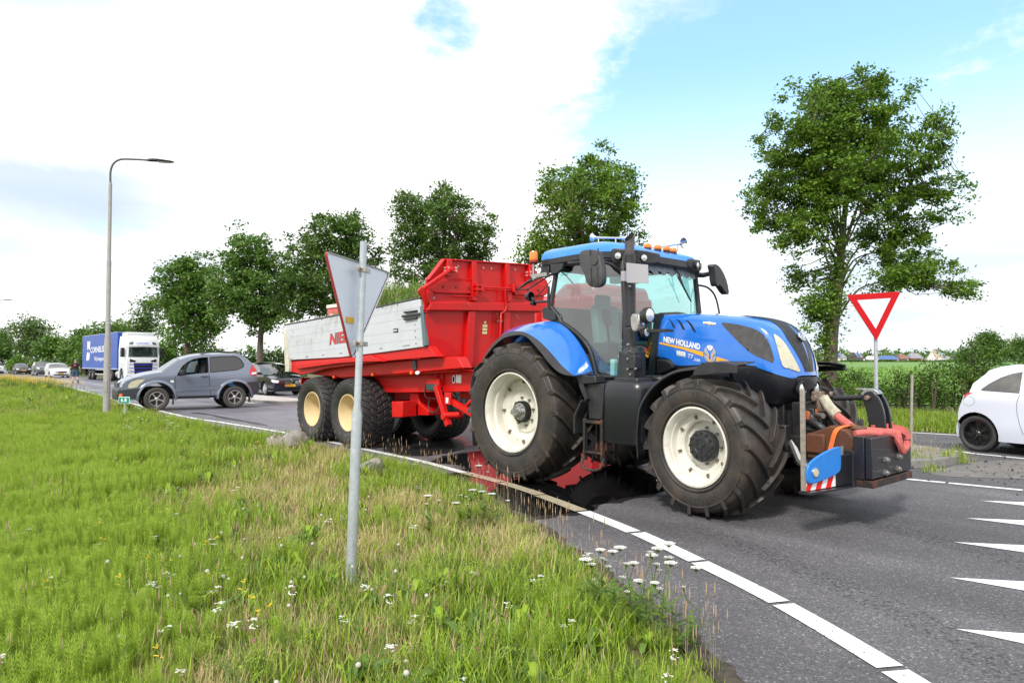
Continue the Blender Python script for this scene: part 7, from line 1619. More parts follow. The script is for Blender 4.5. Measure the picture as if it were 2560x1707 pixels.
# lamp post
def lamp_post(name, label, loc, rz):
    T = thing(name, label, 'street lamp', loc, rz, 'street lamps along the near verge')
    k = MB(); k.tube([(0, 0, -.1), (0, 0, 2.25), (0, 0, 2.36), (0, 0, 4.55), (0, 0, 4.63), (0, 0, 6.85), (0, 0, 6.92)], [.098, .090, .068, .062, .052, .048, .040], 20); k.build('pole', grayp, T, smooth=40)
    k = MB(); k.tube(catmull([(0, 0, 6.92), (0, 0, 7.25), (.07, 0, 7.48), (.22, 0, 7.61), (.45, 0, 7.65), (1.05, 0, 7.66)], 6), .030, 12); k.build('arm', mat('arm_grey', (.10, .10, .105), .5), T, smooth=50)
    k = MB(); k.loft([[(x, w * math.cos(q * math.pi / 6), z + h * math.sin(q * math.pi / 6)) for q in range(12)] for x, w, h, z in ((.98, .04, .035, 7.66), (1.05, .05, .05, 7.665), (1.16, .08, .055, 7.675), (1.30, .11, .045, 7.67), (1.60, .12, .03, 7.655), (1.72, .09, .015, 7.65))]); k.build('lamp_head', mat('lamp_black', (.03, .03, .033), .4), T, smooth=50)
    k = MB(); k.box((1.45, 0, 7.622), (.34, .15, .012)); k.build('lamp_glass', mat('lamp_led_glass', (.45, .45, .42), .2), T)
    for z in (2.75, 1.5): k = MB(); k.tube([(0, 0, z - .01), (0, 0, z + .01)], .083 if z < 2.36 else .072, 20); k.tube([(.07, -.06, z), (.12, -.09, z)], .012, 6); k.build('band', galv, T, smooth=40)
    k = MB(); k.box((-.02, -.097, .9), (.10, .012, .35)); k.build('service_door', grayp, T, bevel=.003)
    return T
LP = lamp_post('street_lamp', 'tall grey street lamp standing in the grass in front of the lorry', (-11.9, 20.5, 0), R(14))
dup(LP, (-50.2, 67.2, 0), R(12), 'street lamp whose arm just shows at the left edge of the picture')
T = thing('distance_sign', 'small green sign reading 6.8 at the foot of the lamp post', 'sign', (-11.28, 20.35, 0), R(-10)); k = MB(); k.tube([(0, 0, -.05), (0, 0, .52)], .025, 10); k.build('post', galv, T, smooth=40)
k = MB(); k.box((0, -.03, .50), (.36, .012, .20)); bd_ = k.build('sign_plate', mat('white_edge', (.72, .75, .75), .4), T, bevel=.006)
k = MB(); k.box((0, -.0385, .50), (.33, .004, .17)); k.build('sign_face', mat('sign_green', (.0, .25, .16), .4), bd_); k = MB(); put_text(k, '6.8', (-.10, -.042, .503), (1, 0, 0), (0, 0, 1), .145, 0, bold=.003, space=1.1); k.build('sign_writing', whitep, bd_, smooth=0)
# stones
def stone(name, label, loc, size, seed, m, cuts=2, rz=0):
    bm = bmesh.new(); bmesh.ops.create_icosphere(bm, subdivisions=3, radius=1); rd = random.Random(seed)
    pl = [(Vector((rd.gauss(0, 1), rd.gauss(0, 1), rd.gauss(.2, 1))).normalized(), rd.uniform(.62, .88)) for _ in range(9)]
    for v_ in bm.verts:
        for n_, d_ in pl:
            e_ = v_.co.dot(n_) - d_
            if e_ > 0: v_.co -= n_ * e_ * .92
        v_.co = Vector((v_.co.x * size[0], v_.co.y * size[1], max(v_.co.z, -.35) * size[2])); v_.co += Vector((rd.gauss(0, .008), rd.gauss(0, .008), rd.gauss(0, .006)))
    me = bpy.data.meshes.new(name); bm.to_mesh(me); bm.free(); me.materials.append(m); me.shade_smooth(); me.set_sharp_from_angle(angle=R(35)); o = bpy.data.objects.new(name, me); C.objects.link(o); o.location = loc; o.rotation_euler = (0, 0, rz); return tag(o, label, 'stone')
stm_ = mat('granite', (.22, .20, .18), .85, col2=(.40, .38, .35), nscale=12, lo=.4, hi=.62, bump=.7, bscale=35, col3=(.12, .11, .09), n3=5)
stm2 = mat('weathered_block', (.26, .23, .19), .9, col2=(.13, .11, .08), nscale=6, bump=.7, bscale=30, col3=(.40, .38, .34), n3=18)
x, y = gpx(728, 1130); stone('boulder', 'weathered boulder in the grass in front of the trailer wheels', (x, y + .15, .12), (.28, .24, .28), 4, stm_)
x, y = gpx(712, 1126); o = stone('rubble_block', 'pale broken concrete block leaning on the boulder', (x - .14, y + .02, .10), (.28, .12, .19), 12, stm2, rz=.5)
x, y = gpx(924, 1190); stone('rounded_stone', 'small grey stone in the grass right of the leaning sign post', (x, y + .1, .08), (.19, .16, .19), 21, stm_)

# ================================================================ trees
bark = mat('oak_bark', (.12, .095, .07), .9, col2=(.05, .04, .032), nscale=7, bump=1, bscale=18, stretch=(1, 1, .25), col3=(.10, .12, .04), n3=1.6)
def leafmat(name, a, b, c, ns=1.3): 
    m = mat(name, a, .55, col2=b, nscale=ns, lo=.42, hi=.6, namt=1, transl=.32, col3=c, n3=5.0, lo3=.56, hi3=.66); return m
LM = [leafmat('oak_leaves', (.080, .165, .014), (.155, .285, .022), (.27, .42, .04)), leafmat('dark_leaves', (.058, .125, .020), (.105, .20, .028), (.20, .31, .045), .7), leafmat('mid_leaves', (.070, .155, .020), (.125, .24, .03), (.20, .34, .05), .6), leafmat('hedge_leaves', (.045, .10, .015), (.11, .21, .024), (.25, .36, .05), 2.2), leafmat('bright_leaves', (.11, .23, .02), (.16, .30, .035), (.22, .36, .05), .8)]
def leaf_mesh(name, pts, size, m, seed, up=.4, asp=.6):
    rg = np.random.default_rng(seed); n = len(pts); P = np.asarray(pts)
    a = rg.uniform(0, 2 * np.pi, n); el = rg.normal(.0, .55, n); d = np.stack([np.cos(a) * np.cos(el), np.sin(a) * np.cos(el), np.sin(el)], 1)
    nr = rg.normal(0, 1, (n, 3)); nr[:, 2] = np.abs(nr[:, 2]) + up; s = np.cross(d, nr); s /= np.linalg.norm(s, axis=1, keepdims=True) + 1e-9
    sz = size * rg.uniform(.6, 1.3, (n, 1)); nn_ = np.cross(s, d)
    V = np.stack([P, P + d * sz * .5 + s * sz * asp * .5 - nn_ * sz * .10, P + d * sz, P + d * sz * .5 - s * sz * asp * .5 - nn_ * sz * .10], 1).reshape(-1, 3)
    me = bpy.data.meshes.new(name); me.vertices.add(4 * n); me.vertices.foreach_set('co', V.astype(np.float32).ravel()); me.loops.add(4 * n); me.loops.foreach_set('vertex_index', np.arange(4 * n, dtype=np.int32))
    me.polygons.add(n); me.polygons.foreach_set('loop_start', np.arange(0, 4 * n, 4, dtype=np.int32)); me.polygons.foreach_set('loop_total', np.full(n, 4, dtype=np.int32)); me.update(); me.validate(); me.materials.append(m); return me
def tree(name, label, base, trunk, blobs, ncl, per, leaf, m, seed, r0=.28, group='trees along the far side of the road', spread=.42, ivy=0, cat='tree', limbs=14, shell_=.42, extra=()):
    """trunk: local points; blobs: (x,y,z,rx,ry,rz) local ellipsoids filled with leaf clusters joined to the trunk by limbs"""
    T = thing(name, label, cat, base, 0, group); rg = np.random.default_rng(seed); vol = np.array([b[3] * b[4] * b[5] for b in blobs]) ** .75; vol /= vol.sum(); cl = []
    for _ in range(ncl):
        b = blobs[rg.choice(len(blobs), p=vol)]; d = rg.normal(0, 1, 3); d /= np.linalg.norm(d); r = rg.uniform(0, 1) ** shell_
        cl.append(np.array(b[:3]) + d * r * np.array(b[3:]) * (1 + .10 * math.sin(d[0] * 7 + seed) + .08 * math.sin(d[2] * 9 + seed * 2)) * (1.14 if rg.random() < .15 else 1))
    cl = np.array(cl); k = MB(); tp = [Vector(p) for p in catmull(trunk, 4)]; n = len(tp)
    k.tube(tp, [r0 * (1.25 if i == 0 else 1) * (1 - .82 * i / (n - 1)) for i in range(n)], 12)
    idx = rg.choice(len(cl), min(limbs, len(cl)), replace=False); lim = [np.array([list(p) for p in tp[n // 3:]])]
    for i in idx:
        e = Vector(cl[i]); zt = max(trunk[0][2] + .2 * (trunk[-1][2]), min(tp[-1].z, e.z * .68)); j = min(range(n), key=lambda q: abs(tp[q].z - zt)); st = tp[j]; mid = st.lerp(e, .5) + Vector((0, 0, .12 * (e - st).length * (.3 if e.z < st.z else 1))) + Vector(rg.normal(0, .12, 3)); pth = [Vector(q) for q in catmull([tuple(st), tuple(mid), tuple(e)], 5)]
        rb = r0 * .26 * (1 - .6 * j / n); k.tube(pth, [rb * (1 - .8 * q / (len(pth) - 1)) for q in range(len(pth))], 6); lim.append(np.array([list(p) for p in pth]))
    allp = np.concatenate(lim)
    for c in cl:
        d = np.linalg.norm(allp - c, axis=1); j = int(np.argmin(d)); a = allp[j]
        if d[j] > .15: mid = (a + c) / 2 + rg.normal(0, .08, 3) * min(1, d[j]); k.tube([tuple(a), tuple(mid), tuple(c)], [.022 * r0 / .28, .014 * r0 / .28, .006], 4, caps=False)
    k.build('trunk', bark, T, smooth=60)
    L_ = []
    for c in cl:
        q = int(per * rg.uniform(.5, 1.4)); s_ = spread * rg.uniform(.6, 1.25); L_.append(c + rg.normal(0, 1, (q, 3)) * s_ * np.array([1, 1, .62]) * .6)
    if ivy:
        q = rg.integers(0, max(1, n * 2 // 3), ivy); pp_ = np.array([list(tp[i]) for i in q]); L_.append(pp_ + rg.normal(0, .22, (ivy, 3)) * rg.uniform(.3, 1.6, (ivy, 1)) - np.array([.16, 0, 0]) + rg.uniform(-1, 1, (ivy, 1)) * np.array([0, 0, .3]))
    pts = np.concatenate(L_); me = leaf_mesh('crown', pts, leaf, m, seed + 1); o = bpy.data.objects.new('crown', me); C.objects.link(o); o.parent = T; return T
def DP(x, y, Y): return ((x - 1176) / 1600 * Y, Y, 1.6 + (832 - y) / 1600 * Y)   # a point seen at (x,y) that stands Y metres away
def L3(x, y, Y, base, dy=0): p = DP(x, y, Y); return (p[0] - base[0], p[1] - base[1] + dy, p[2])
def tree_from(name, label, px, Y, trunk_px, blobs_px, ncl, per, leaf, m, seed, **kw):
    b = ((px - 1176) / 1600 * Y, Y, 0); sc = Y / 1600
    tr = [(0, 0, -.1)] + [L3(x, y, Y, b) for x, y in trunk_px]
    bl = [(*L3(x, y, Y, b, (i * 37 % 5 - 2) * .25 * rx * sc), rx * sc, rx * sc * .9, ry * sc) for i, (x, y, rx, ry) in enumerate(blobs_px)]
    return tree(name, label, b, tr, bl, ncl, per, leaf, m, seed, **kw)
tree_from('oak_tree', 'large oak with a leafy lower trunk right of the tractor', 1903, 21.6, [(1910, 780), (1922, 700), (1930, 640), (1938, 560), (1950, 450), (1985, 330)],
          [(1830, 320, 115, 95), (1960, 270, 135, 105), (1790, 440, 80, 100), (1900, 430, 130, 90), (2040, 400, 120, 110), (2140, 330, 62, 75), (2150, 450, 72, 95), (2080, 540, 110, 75), (1835, 540, 95, 60), (2120, 630, 95, 38), (2195, 665, 45, 30), (1870, 690, 34, 60), (1852, 640, 46, 40), (1862, 725, 42, 50), (1893, 775, 26, 34), (2020, 640, 60, 35), (1950, 360, 150, 130), (1905, 215, 40, 40), (2010, 195, 45, 38), (2160, 260, 28, 30)], 1000, 88, .11, LM[0], 3, r0=.215, ivy=3800, spread=.235, limbs=24, shell_=.52)
tree_from('oak_tree', 'oak rising directly behind the tractor cab', 1352, 29, [(1352, 760), (1352, 640), (1355, 540), (1365, 430)], [(1350, 480, 115, 90), (1395, 410, 75, 62), (1290, 440, 62, 70), (1420, 480, 55, 80), (1310, 560, 120, 60), (1230, 590, 55, 40), (1430, 570, 60, 60), (1385, 350, 30, 32)], 470, 64, .14, LM[0], 5, spread=.30, limbs=14, r0=.2)
tree_from('oak_tree', 'round-crowned oak above the red front board of the trailer', 1020, 36, [(1020, 770), (1018, 650), (1020, 540), (1025, 470)], [(1020, 520, 95, 75), (950, 540, 60, 60), (1090, 550, 58, 70), (1030, 460, 50, 42), (1015, 620, 125, 60), (940, 480, 35, 35)], 400, 62, .17, LM[1], 7, spread=.34, limbs=18)
tree_from('oak_tree', 'broad oak above the white side board of the trailer', 765, 44, [(765, 780), (765, 690), (768, 590)], [(770, 560, 85, 60), (700, 590, 52, 65), (830, 600, 55, 70), (765, 660, 110, 75), (800, 520, 40, 36), (690, 680, 60, 60)], 420, 54, .22, LM[1], 9, spread=.42, limbs=16)
tree_from('oak_tree', 'oak with a bare stem between the grey off-road car and the trailer', 597, 48, [(598, 790), (600, 720), (590, 620)], [(580, 590, 60, 62), (540, 640, 52, 60), (630, 640, 50, 75), (585, 680, 88, 55), (600, 730, 62, 35), (515, 700, 35, 40)], 370, 50, .24, LM[2], 11, spread=.46, limbs=14)
tree_from('oak_tree', 'leafy tree right behind the lorry cab', 432, 57, [(430, 780), (432, 700), (430, 640)], [(420, 660, 55, 62), (455, 640, 48, 60), (395, 700, 45, 50), (440, 730, 62, 60), (480, 710, 40, 70), (420, 610, 25, 25)], 370, 46, .28, LM[2], 13, spread=.55, limbs=12)
tree_from('birch_tree', 'thin airy tree above the lorry roof', 338, 72, [(338, 780), (340, 720)], [(338, 725, 30, 38), (345, 700, 18, 20), (325, 755, 32, 25)], 110, 26, .28, LM[1], 15, spread=.9, r0=.16, limbs=8)
for i, (px, y0, Y, rx, ry, m, lb) in enumerate(((283, 778, 82, 60, 38, 2, 'low dark trees above the blue lorry box'), (85, 776, 105, 52, 50, 1, 'large rounded tree far left above the queue of cars'), (128, 800, 98, 26, 22, 2, 'smaller tree right of the large far left tree'), (185, 808, 92, 28, 26, 2, 'bushy tree beside the man in the road'), (195, 785, 100, 14, 28, 1, 'narrow pointed tree behind the man in the road'), (5, 800, 108, 26, 36, 2, 'tree cut off at the far left edge'))):
    blb = [(px, y0, rx, ry), (px - rx * .5, y0 + ry * .4, rx * .5, ry * .6), (px + rx * .5, y0 + ry * .35, rx * .5, ry * .6), (px, y0 - ry * .3, rx * .6, ry * .6)]
    tree_from('roadside_tree', lb, px, Y, [(px, 815), (px, y0)], blb, 220, 30, .36, LM[m], 20 + i, spread=1.0, r0=.22, limbs=8, group='trees at the far left')
# shrubs
def shrub(name, label, pts, leaf, m, seed, cat='shrub', group=None, n=3000, core=True):
    """pts: (X,Y,z,rx,ry,rz) lobes in world metres; leafy shell with twigs inside"""
    b = (pts[0][0], pts[0][1], 0); T = thing(name, label, cat, b, 0, group); rg = np.random.default_rng(seed); out = []; vol = np.array([p[3] * p[4] * p[5] for p in pts]) ** .7; vol /= vol.sum(); cnt = rg.multinomial(n, vol)
    k = MB()
    for p, c in zip(pts, cnt):
        d = rg.normal(0, 1, (c, 3)); d /= np.linalg.norm(d, axis=1, keepdims=True); r = rg.uniform(0, 1, (c, 1)) ** .35
        f = 1 + .16 * np.sin(d[:, :1] * 6 + seed + p[0]) + .13 * np.sin(d[:, 2:] * 9 + seed) + .1 * np.sin(d[:, 1:2] * 11)
        q = np.array([p[0] - b[0], p[1] - b[1], p[2]]) + d * r * f * np.array(p[3:]); q = q[q[:, 2] > .02]; out.append(q)
        for _ in range(4): e = q[rg.integers(0, len(q))] if len(q) else np.array([0, 0, .5]); k.tube([(p[0] - b[0], p[1] - b[1], 0), (float(e[0] + p[0] - b[0]) / 2, float(e[1] + p[1] - b[1]) / 2, float(e[2]) * .6), tuple(float(w) for w in e)], [.02, .014, .005], 4)
    k.build('stems', bark, T, smooth=60)
    me = leaf_mesh('foliage', np.concatenate(out), leaf, m, seed); o = bpy.data.objects.new('foliage', me); C.objects.link(o); o.parent = T; return T
rd = random.Random(31)
def SP(x, yt, Y, rx): z = 1.6 + (832 - yt) / 1600 * Y; return ((x - 1176) / 1600 * Y, Y, z * .5, rx * Y / 1600, rx * Y / 1600 * .8, z * .5)
for i, (lb, L_, n, lf, mi) in enumerate((
    ('bright green bushes under the leafy tree behind the lorry', [SP(378, 762, 62, 22), SP(400, 742, 60, 28), SP(445, 760, 60, 30), SP(478, 778, 59, 24)], 5000, .26, 4),
    ('dark bushes behind the grey off-road car', [SP(500, 800, 62, 22), SP(540, 806, 64, 26), SP(575, 800, 65, 22)], 3200, .26, 2),
    ('bushes between the bare oak stem and the trailer', [SP(620, 800, 66, 24), SP(655, 796, 66, 24), SP(690, 800, 66, 24)], 3200, .26, 1),
    ('pale green bush below the large far left tree', [SP(45, 812, 98, 18), SP(28, 822, 98, 14)], 1500, .28, 4), ('pale bush just right of the small dark car', [SP(70, 824, 97, 8), SP(80, 822, 96, 8), SP(90, 826, 96, 6)], 900, .28, 4),
    ('dark bushes beside the blue lorry box', [SP(150, 812, 90, 16), SP(172, 806, 88, 16), SP(190, 806, 84, 14)], 2200, .28, 2), ('low dark bush behind the white cars', [SP(110, 822, 94, 14), SP(128, 822, 92, 12)], 1200, .28, 1))):
    shrub('bush', lb, L_, lf, LM[mi], 50 + i, 'bush', 'bushes along the far verge', n)
# hedge beyond the right-hand road
hp_ = [(4.5, 25.2, 1.35), (6.5, 24.5, 1.45), (8.3, 23.8, 1.5), (9.6, 23.0, 1.3), (11.0, 22.2, 1.25), (12.3, 21.6, 1.25), (13.2, 21.0, 1.75), (14.3, 20.5, 2.15), (15.6, 19.7, 2.3), (16.8, 18.8, 2.1), (18.0, 17.8, 2.1), (19.2, 16.4, 2.1), (20.4, 14.8, 2.2), (21.6, 13, 2.2)]
_rh = random.Random(6)
shrub('hedge', 'rough green hedge beyond the road between the yield sign and the white hatchback', [(x, y + .3, h * .5, .95, .75, h * .52) for x, y, h in hp_] + [(x + .6, y - .3, h * .45, .7, .5, h * .45) for x, y, h in hp_] + [(x + _rh.uniform(-.8, .8), y + _rh.uniform(-.5, .4), h * _rh.uniform(.7, .98), _rh.uniform(.2, .45), _rh.uniform(.2, .4), _rh.uniform(.18, .34)) for x, y, h in hp_ for _ in range(4)], .085, LM[3], 77, 'hedge', None, 46000)
shrub('hedge', 'low leafy growth beneath the large oak right of the tractor hood', [(9.9, 21.2, .55, .9, .6, .6), (8.7, 21.9, .6, .9, .6, .62), (7.6, 22.6, .6, .9, .6, .6)], .08, LM[0], 78, 'hedge', None, 6500)
# crop rows of the field that reach above the hedge, bright at close range
# far trees right
for i, (px, y0, Y, rx, ry, m, lb) in enumerate(((2262, 796, 190, 34, 34, 1, 'tall rounded tree in the distance above the white hatchback'), (2340, 800, 210, 30, 28, 1, 'distant tree at the far right edge'), (2215, 818, 230, 10, 10, 2, 'small distant tree left of the tall rounded one'))):
    tree_from('distant_tree', lb, px, Y, [(px, 822), (px, y0)], [(px, y0, rx, ry), (px - rx * .55, y0 + ry * .3, rx * .5, ry * .65), (px + rx * .5, y0 + ry * .3, rx * .5, ry * .6), (px + 3, y0 - ry * .35, rx * .55, ry * .6)], 230, 30, .62, LM[m], 90 + i, spread=1.7, r0=.35, limbs=8, group='distant trees on the right')
# ================================================================ the field and what stands behind it
rgf = np.random.default_rng(4)
def zf(y): return .03 + 1.75 * max(0, (y - 30)) / 400
mb = MB(); V = []; nx, ny = 30, 40
for j in range(ny + 1):
    y = 26 + 414 * (j / ny) ** 1.6
    for i in range(nx + 1):
        x = (y * .16 + 2) + (y * .95 + 40) * i / nx; V.append((x, y, zf(y)))
mb.add(V, [(j * (nx + 1) + i, j * (nx + 1) + i + 1, (j + 1) * (nx + 1) + i + 1, (j + 1) * (nx + 1) + i) for j in range(ny) for i in range(nx)])
o = mb.build('field', fieldm, smooth=0); o['kind'] = 'structure'
pts = []
for _ in range(26000):
    y = 27 + 95 * rgf.uniform() ** 1.7; x = rgf.uniform(y * .30, y * .85 + 4); pts.append((x, y, zf(y) + rgf.uniform(.05, .35 + .1 * math.sin(x * .8) + .1 * math.sin(y * .5))))
me = leaf_mesh('field_crop', np.array(pts), .34, mat('crop_leaves', (.19, .34, .06), .6, col2=(.27, .42, .09), nscale=.3, transl=.3), 5, up=1.0, asp=.45); o = bpy.data.objects.new('field_crop', me); C.objects.link(o); tag(o, 'bright green crop growing in the field beyond the hedge', 'crop', kind='stuff')
def forest(name, label, x0, x1, Y, h, n, m, leaf, seed, z0=1.6, vis=True):
    rg = np.random.default_rng(seed); out = []
    x = x0
    while x < x1:
        r = rg.uniform(2.4, 4.5) * h / 9; hh_ = h * rg.uniform(.7, 1.12); yy = Y + rg.uniform(-8, 12); c = 46; con = rg.random() < .25
        d = rg.normal(0, 1, (c, 3)); d /= np.linalg.norm(d, axis=1, keepdims=True); q = d * rg.uniform(.5, 1, (c, 1)) ** .5 * np.array([r * (.6 if con else 1), r, hh_ * .52]); 
        if con: q[:, 0] *= np.clip(1 - (q[:, 2] + hh_ * .5) / (hh_ * 1.1), .15, 1)
        out.append(q + np.array([x, yy, z0 + hh_ * .48])); x += r * rg.uniform(.35, .6) * 46 / n
    me = leaf_mesh(name, np.concatenate(out), leaf, m, seed); o = bpy.data.objects.new(name, me); C.objects.link(o); return tag(o, label, 'woodland', kind='stuff')
forest('distant_wood', 'far line of woodland behind the houses', 150, 430, 540, 10.5, 40, LM[1], 2.0, 1); forest('distant_wood', 'paler far line of woodland behind the houses', 150, 430, 520, 8.6, 40, LM[2], 1.8, 2)
forest('distant_wood', 'far tree line behind the trailer and the queue of cars', -190, 60, 165, 6.2, 44, LM[2], .8, 3, 0)
hwall = [mat('house_white', (.66, .65, .62), .7), mat('house_brick', (.26, .12, .08), .8), mat('house_dark', (.09, .075, .07), .7), mat('house_red', (.42, .12, .07), .8)]
hroof = [mat('roof_grey', (.24, .24, .27), .7), mat('roof_dark', (.10, .10, .13), .6), mat('roof_solar', (.06, .12, .32), .3), mat('roof_tan', (.62, .42, .30), .7), mat('roof_brown', (.22, .12, .09), .8), mat('roof_pale', (.62, .62, .63), .6)]
def house(label, x0, x1, ytop, wall, roof, kind='side', solar=False, eave=.45):
    Y = 450; sc = Y / 1600; w = (x1 - x0) * sc; h = (832 - ytop) * sc + .1; T = thing('house', label, 'house', ((x0 - 1176) * sc, Y, 1.7), 0, 'houses beyond the field'); e = h * eave; d = 7.5
    k = MB(); k.box((w / 2, d / 2, e / 2), (w, d, e))
    if kind == 'gable': k.prism([(0, e), (w * .52, e), (w * .26, h)], 0, .2)
    k.build('wall', wall, T)
    k = MB(); ov = .4
    if kind == 'side': k.add([(-ov, -ov, e - .2), (w + ov, -ov, e - .2), (w - w * .16, d / 2, h), (w * .16, d / 2, h), (-ov, d + ov, e - .2), (w + ov, d + ov, e - .2)], [(0, 1, 2, 3), (5, 4, 3, 2), (1, 5, 2), (4, 0, 3)])
    else: k.add([(-ov, -ov, e - .3), (w * .26, -ov, h), (w * .26 + .3, -ov, h + .05), (w * .52 + ov, -ov, e - .3), (w * .26 + w * .42, d, h), (w + ov, d * .4, e - .3)], [(1, 2, 3), (2, 3, 5, 4), (0, 1, 2)])
    rf = k.build('roof', roof, T, smooth=0)
    k = MB(); k.box((w * .7, d / 2, h), (.6, .6, 1.3)); k.build('chimney', hwall[1], rf)
    if solar: k = MB(); k.add([(w * .25, .6, e + (h - e) * .25), (w * .7, .6, e + (h - e) * .25), (w * .66, 2.6, e + (h - e) * .82), (w * .3, 2.6, e + (h - e) * .82)], [(0, 1, 2, 3)]); k.v = [(a, b - .9, c + .15) for a, b, c in k.v]; k.build('solar_panels', hroof[2], rf, smooth=0)
    for i in range(3):
        k = MB(); k.box((w * (.18 + .28 * i), -.03, e * .5), (min(1.3, w * .12), .08, e * .45)); k.build('window', mat('house_window', (.10, .12, .14), .1), T)
    k = MB(); k.box((w * .9, -.03, e * .38), (.9, .08, e * .7)); k.build('door', mat('house_door', (.7, .7, .7), .5), T)
    return T, w, h, e, d
house('grey-roofed house with solar panels, leftmost beyond the field', 1900, 1944, 809, hwall[0], hroof[0], 'side', True)
house('dark-gabled house with blue solar panels on its grey roof', 1948, 1988, 809, hwall[2], hroof[0], 'gable', True)
house('small pale low-roofed building left of the yield sign post', 1995, 2017, 818, hwall[0], hroof[5], 'side')
house('long low red building with a blue roof right of the yield sign post', 2022, 2066, 817, hwall[3], hroof[2], 'side')
house('small brown brick house between the blue roof and the brick house with a dormer', 2068, 2086, 814, hwall[1], hroof[4], 'side')
house('brick house with a blue-grey roof and dormer', 2092, 2120, 811, hwall[3], hroof[0], 'side')
T, w, h, e, d = house('large white gabled house with a tan roof', 2128, 2172, 806, hwall[0], hroof[3], 'gable', eave=.3)
house('brick shed right of the white gabled house', 2174, 2188, 818, hwall[1], hroof[0], 'side'); T, w, h, e, d = house('dark-roofed house with a white dormer behind the hedge', 2196, 2226, 810, hwall[0], hroof[1], 'side')
k = MB(); k.box((w * .4, 1.0, e + (h - e) * .45), (w * .45, 2, 1.2)); k.build('dormer', hwall[0], T)
rd = np.random.default_rng(8); q = []
for i in range(9000): x = rd.uniform(190, 320); q.append((x, 440 + rd.uniform(-2, 2), 1.7 + rd.uniform(0, 1.0 + .5 * math.sin(x * .3))))
me = leaf_mesh('field_edge_growth', np.array(q), .9, LM[1], 9); o = bpy.data.objects.new('field_edge_growth', me); C.objects.link(o); tag(o, 'dark low hedging in front of the distant houses', 'hedging', kind='stuff')
# ================================================================ grass and wild flowers
gm = [mat('grass_fresh', (.27, .41, .022), .5, col2=(.40, .50, .06), nscale=3, transl=.28), mat('grass_deep', (.085, .16, .014), .5, col2=(.14, .25, .025), nscale=3, transl=.2), mat('grass_straw', (.60, .50, .26), .7, col2=(.46, .33, .17), nscale=4, transl=.25), mat('grass_olive', (.33, .36, .07), .6, col2=(.44, .42, .14), nscale=3, transl=.3), mat('seed_heads', (.46, .33, .20), .8, transl=.2),
      mat('petal_white', (.80, .80, .76), .6, transl=.2), mat('petal_yellow', (.80, .55, .02), .6, transl=.2), mat('clover_pink', (.55, .12, .28), .7), mat('clock_grey', (.62, .60, .54), .9, transl=.3)]
protos = bpy.data.collections.new('plants')
def pblade(k, x, y, h, w, lean, az, mi, seg=3, curl=1.0):
    d = Vector((math.cos(az), math.sin(az), 0)); s = Vector((-d.y, d.x, 0)) * w; V = []
    for i in range(seg + 1): t = i / seg; p = Vector((x, y, 0)) + d * lean * t ** 1.7 * curl + Vector((0, 0, h * (t - .18 * lean / max(h, .01) * t * t))); q = s * (1 - t) ** .6 if i < seg else s * .05; V += [p - q, p + q]
    k.add(V, [(2 * i, 2 * i + 1, 2 * i + 3, 2 * i + 2) for i in range(seg)], mi); return p
def proto(name, f):
    k = MB(); f(k); me = k.mesh(name); me.polygons.foreach_set('material_index', k.m)
    for m in gm: me.materials.append(m)
    me.shade_smooth(); o = bpy.data.objects.new(name, me); protos.objects.link(o); return o
rd = random.Random(12); G = rd.gauss; U = rd.uniform
def tuft(n, mats, h0, h1, r, w=.0028, lean=.5, head=0):
    def f(k):
        for _ in range(n):
            h = U(h0, h1); az = U(0, 6.28); m = rd.choice(mats); p = pblade(k, G(0, r), G(0, r), h, w * U(.7, 1.4), h * U(.05, lean), az, m)
            if head and rd.random() < head: k.tube([p - Vector((0, 0, .005)), p + Vector((0, 0, .02)), p + Vector((.004, 0, .05))], [.002, .006, .001], 4, 4)
    return f
def horsetail(k):
    for _ in range(9):
        x, y = G(0, .05), G(0, .05); h = U(.10, .21); lx, ly = G(0, .02), G(0, .02)
        k.tube([(x, y, 0), (x + lx, y + ly, h)], [.0022, .001], 3, 0)
        for j in range(7):
            z = h * (.25 + .1 * j); 
            for a in range(7): q = a * .9 + j; l = .045 * (1.1 - j * .09); c = Vector((x + lx * z / h, y + ly * z / h, z)); s = Vector((-math.sin(q), math.cos(q), 0)) * .0013; e = c + Vector((math.cos(q) * l, math.sin(q) * l, l * .9)); k.add([c - s, c + s, e], [(0, 1, 2)], 0)
def broad(k):
    for _ in range(11):
        az = U(0, 6.28); l = U(.06, .16); d = Vector((math.cos(az), math.sin(az), 0)); s = Vector((-d.y, d.x, 0)) * l * .16; V = []
        for t, w in ((0, .15), (.3, .8), (.6, 1), (.85, .6), (1, .05)): p = d * l * t + Vector((0, 0, .10 * math.sin(t * 2.6) * U(.5, 1.2) + .01)); V += [p - s * w, p + s * w]
        k.add(V, [(2 * i, 2 * i + 1, 2 * i + 3, 2 * i + 2) for i in range(4)], rd.choice([0, 1]))
def disc(k, c, r, mi, n=7, dz=0): k.add([Vector(c) + Vector((r * math.cos(6.28 * j / n), r * math.sin(6.28 * j / n), dz * (j % 2))) for j in range(n)], [tuple(range(n))], mi)
def yarrow(k):
    for _ in range(2):
        x, y = G(0, .05), G(0, .05); h = U(.13, .22); k.tube([(x, y, 0), (x, y, h)], .0015, 3, 1)
        for _ in range(11): disc(k, (x + G(0, .016), y + G(0, .016), h + G(0, .003)), .0075, 5, 6, .002)
def yellow(k):
    for _ in range(2):
        x, y = G(0, .05), G(0, .05); h = U(.12, .22); k.tube([(x, y, 0), (x, y, h)], .0015, 3, 1)
        for _ in range(4): disc(k, (x + G(0, .012), y + G(0, .012), h + G(0, .008)), .009, 6, 6, .003)
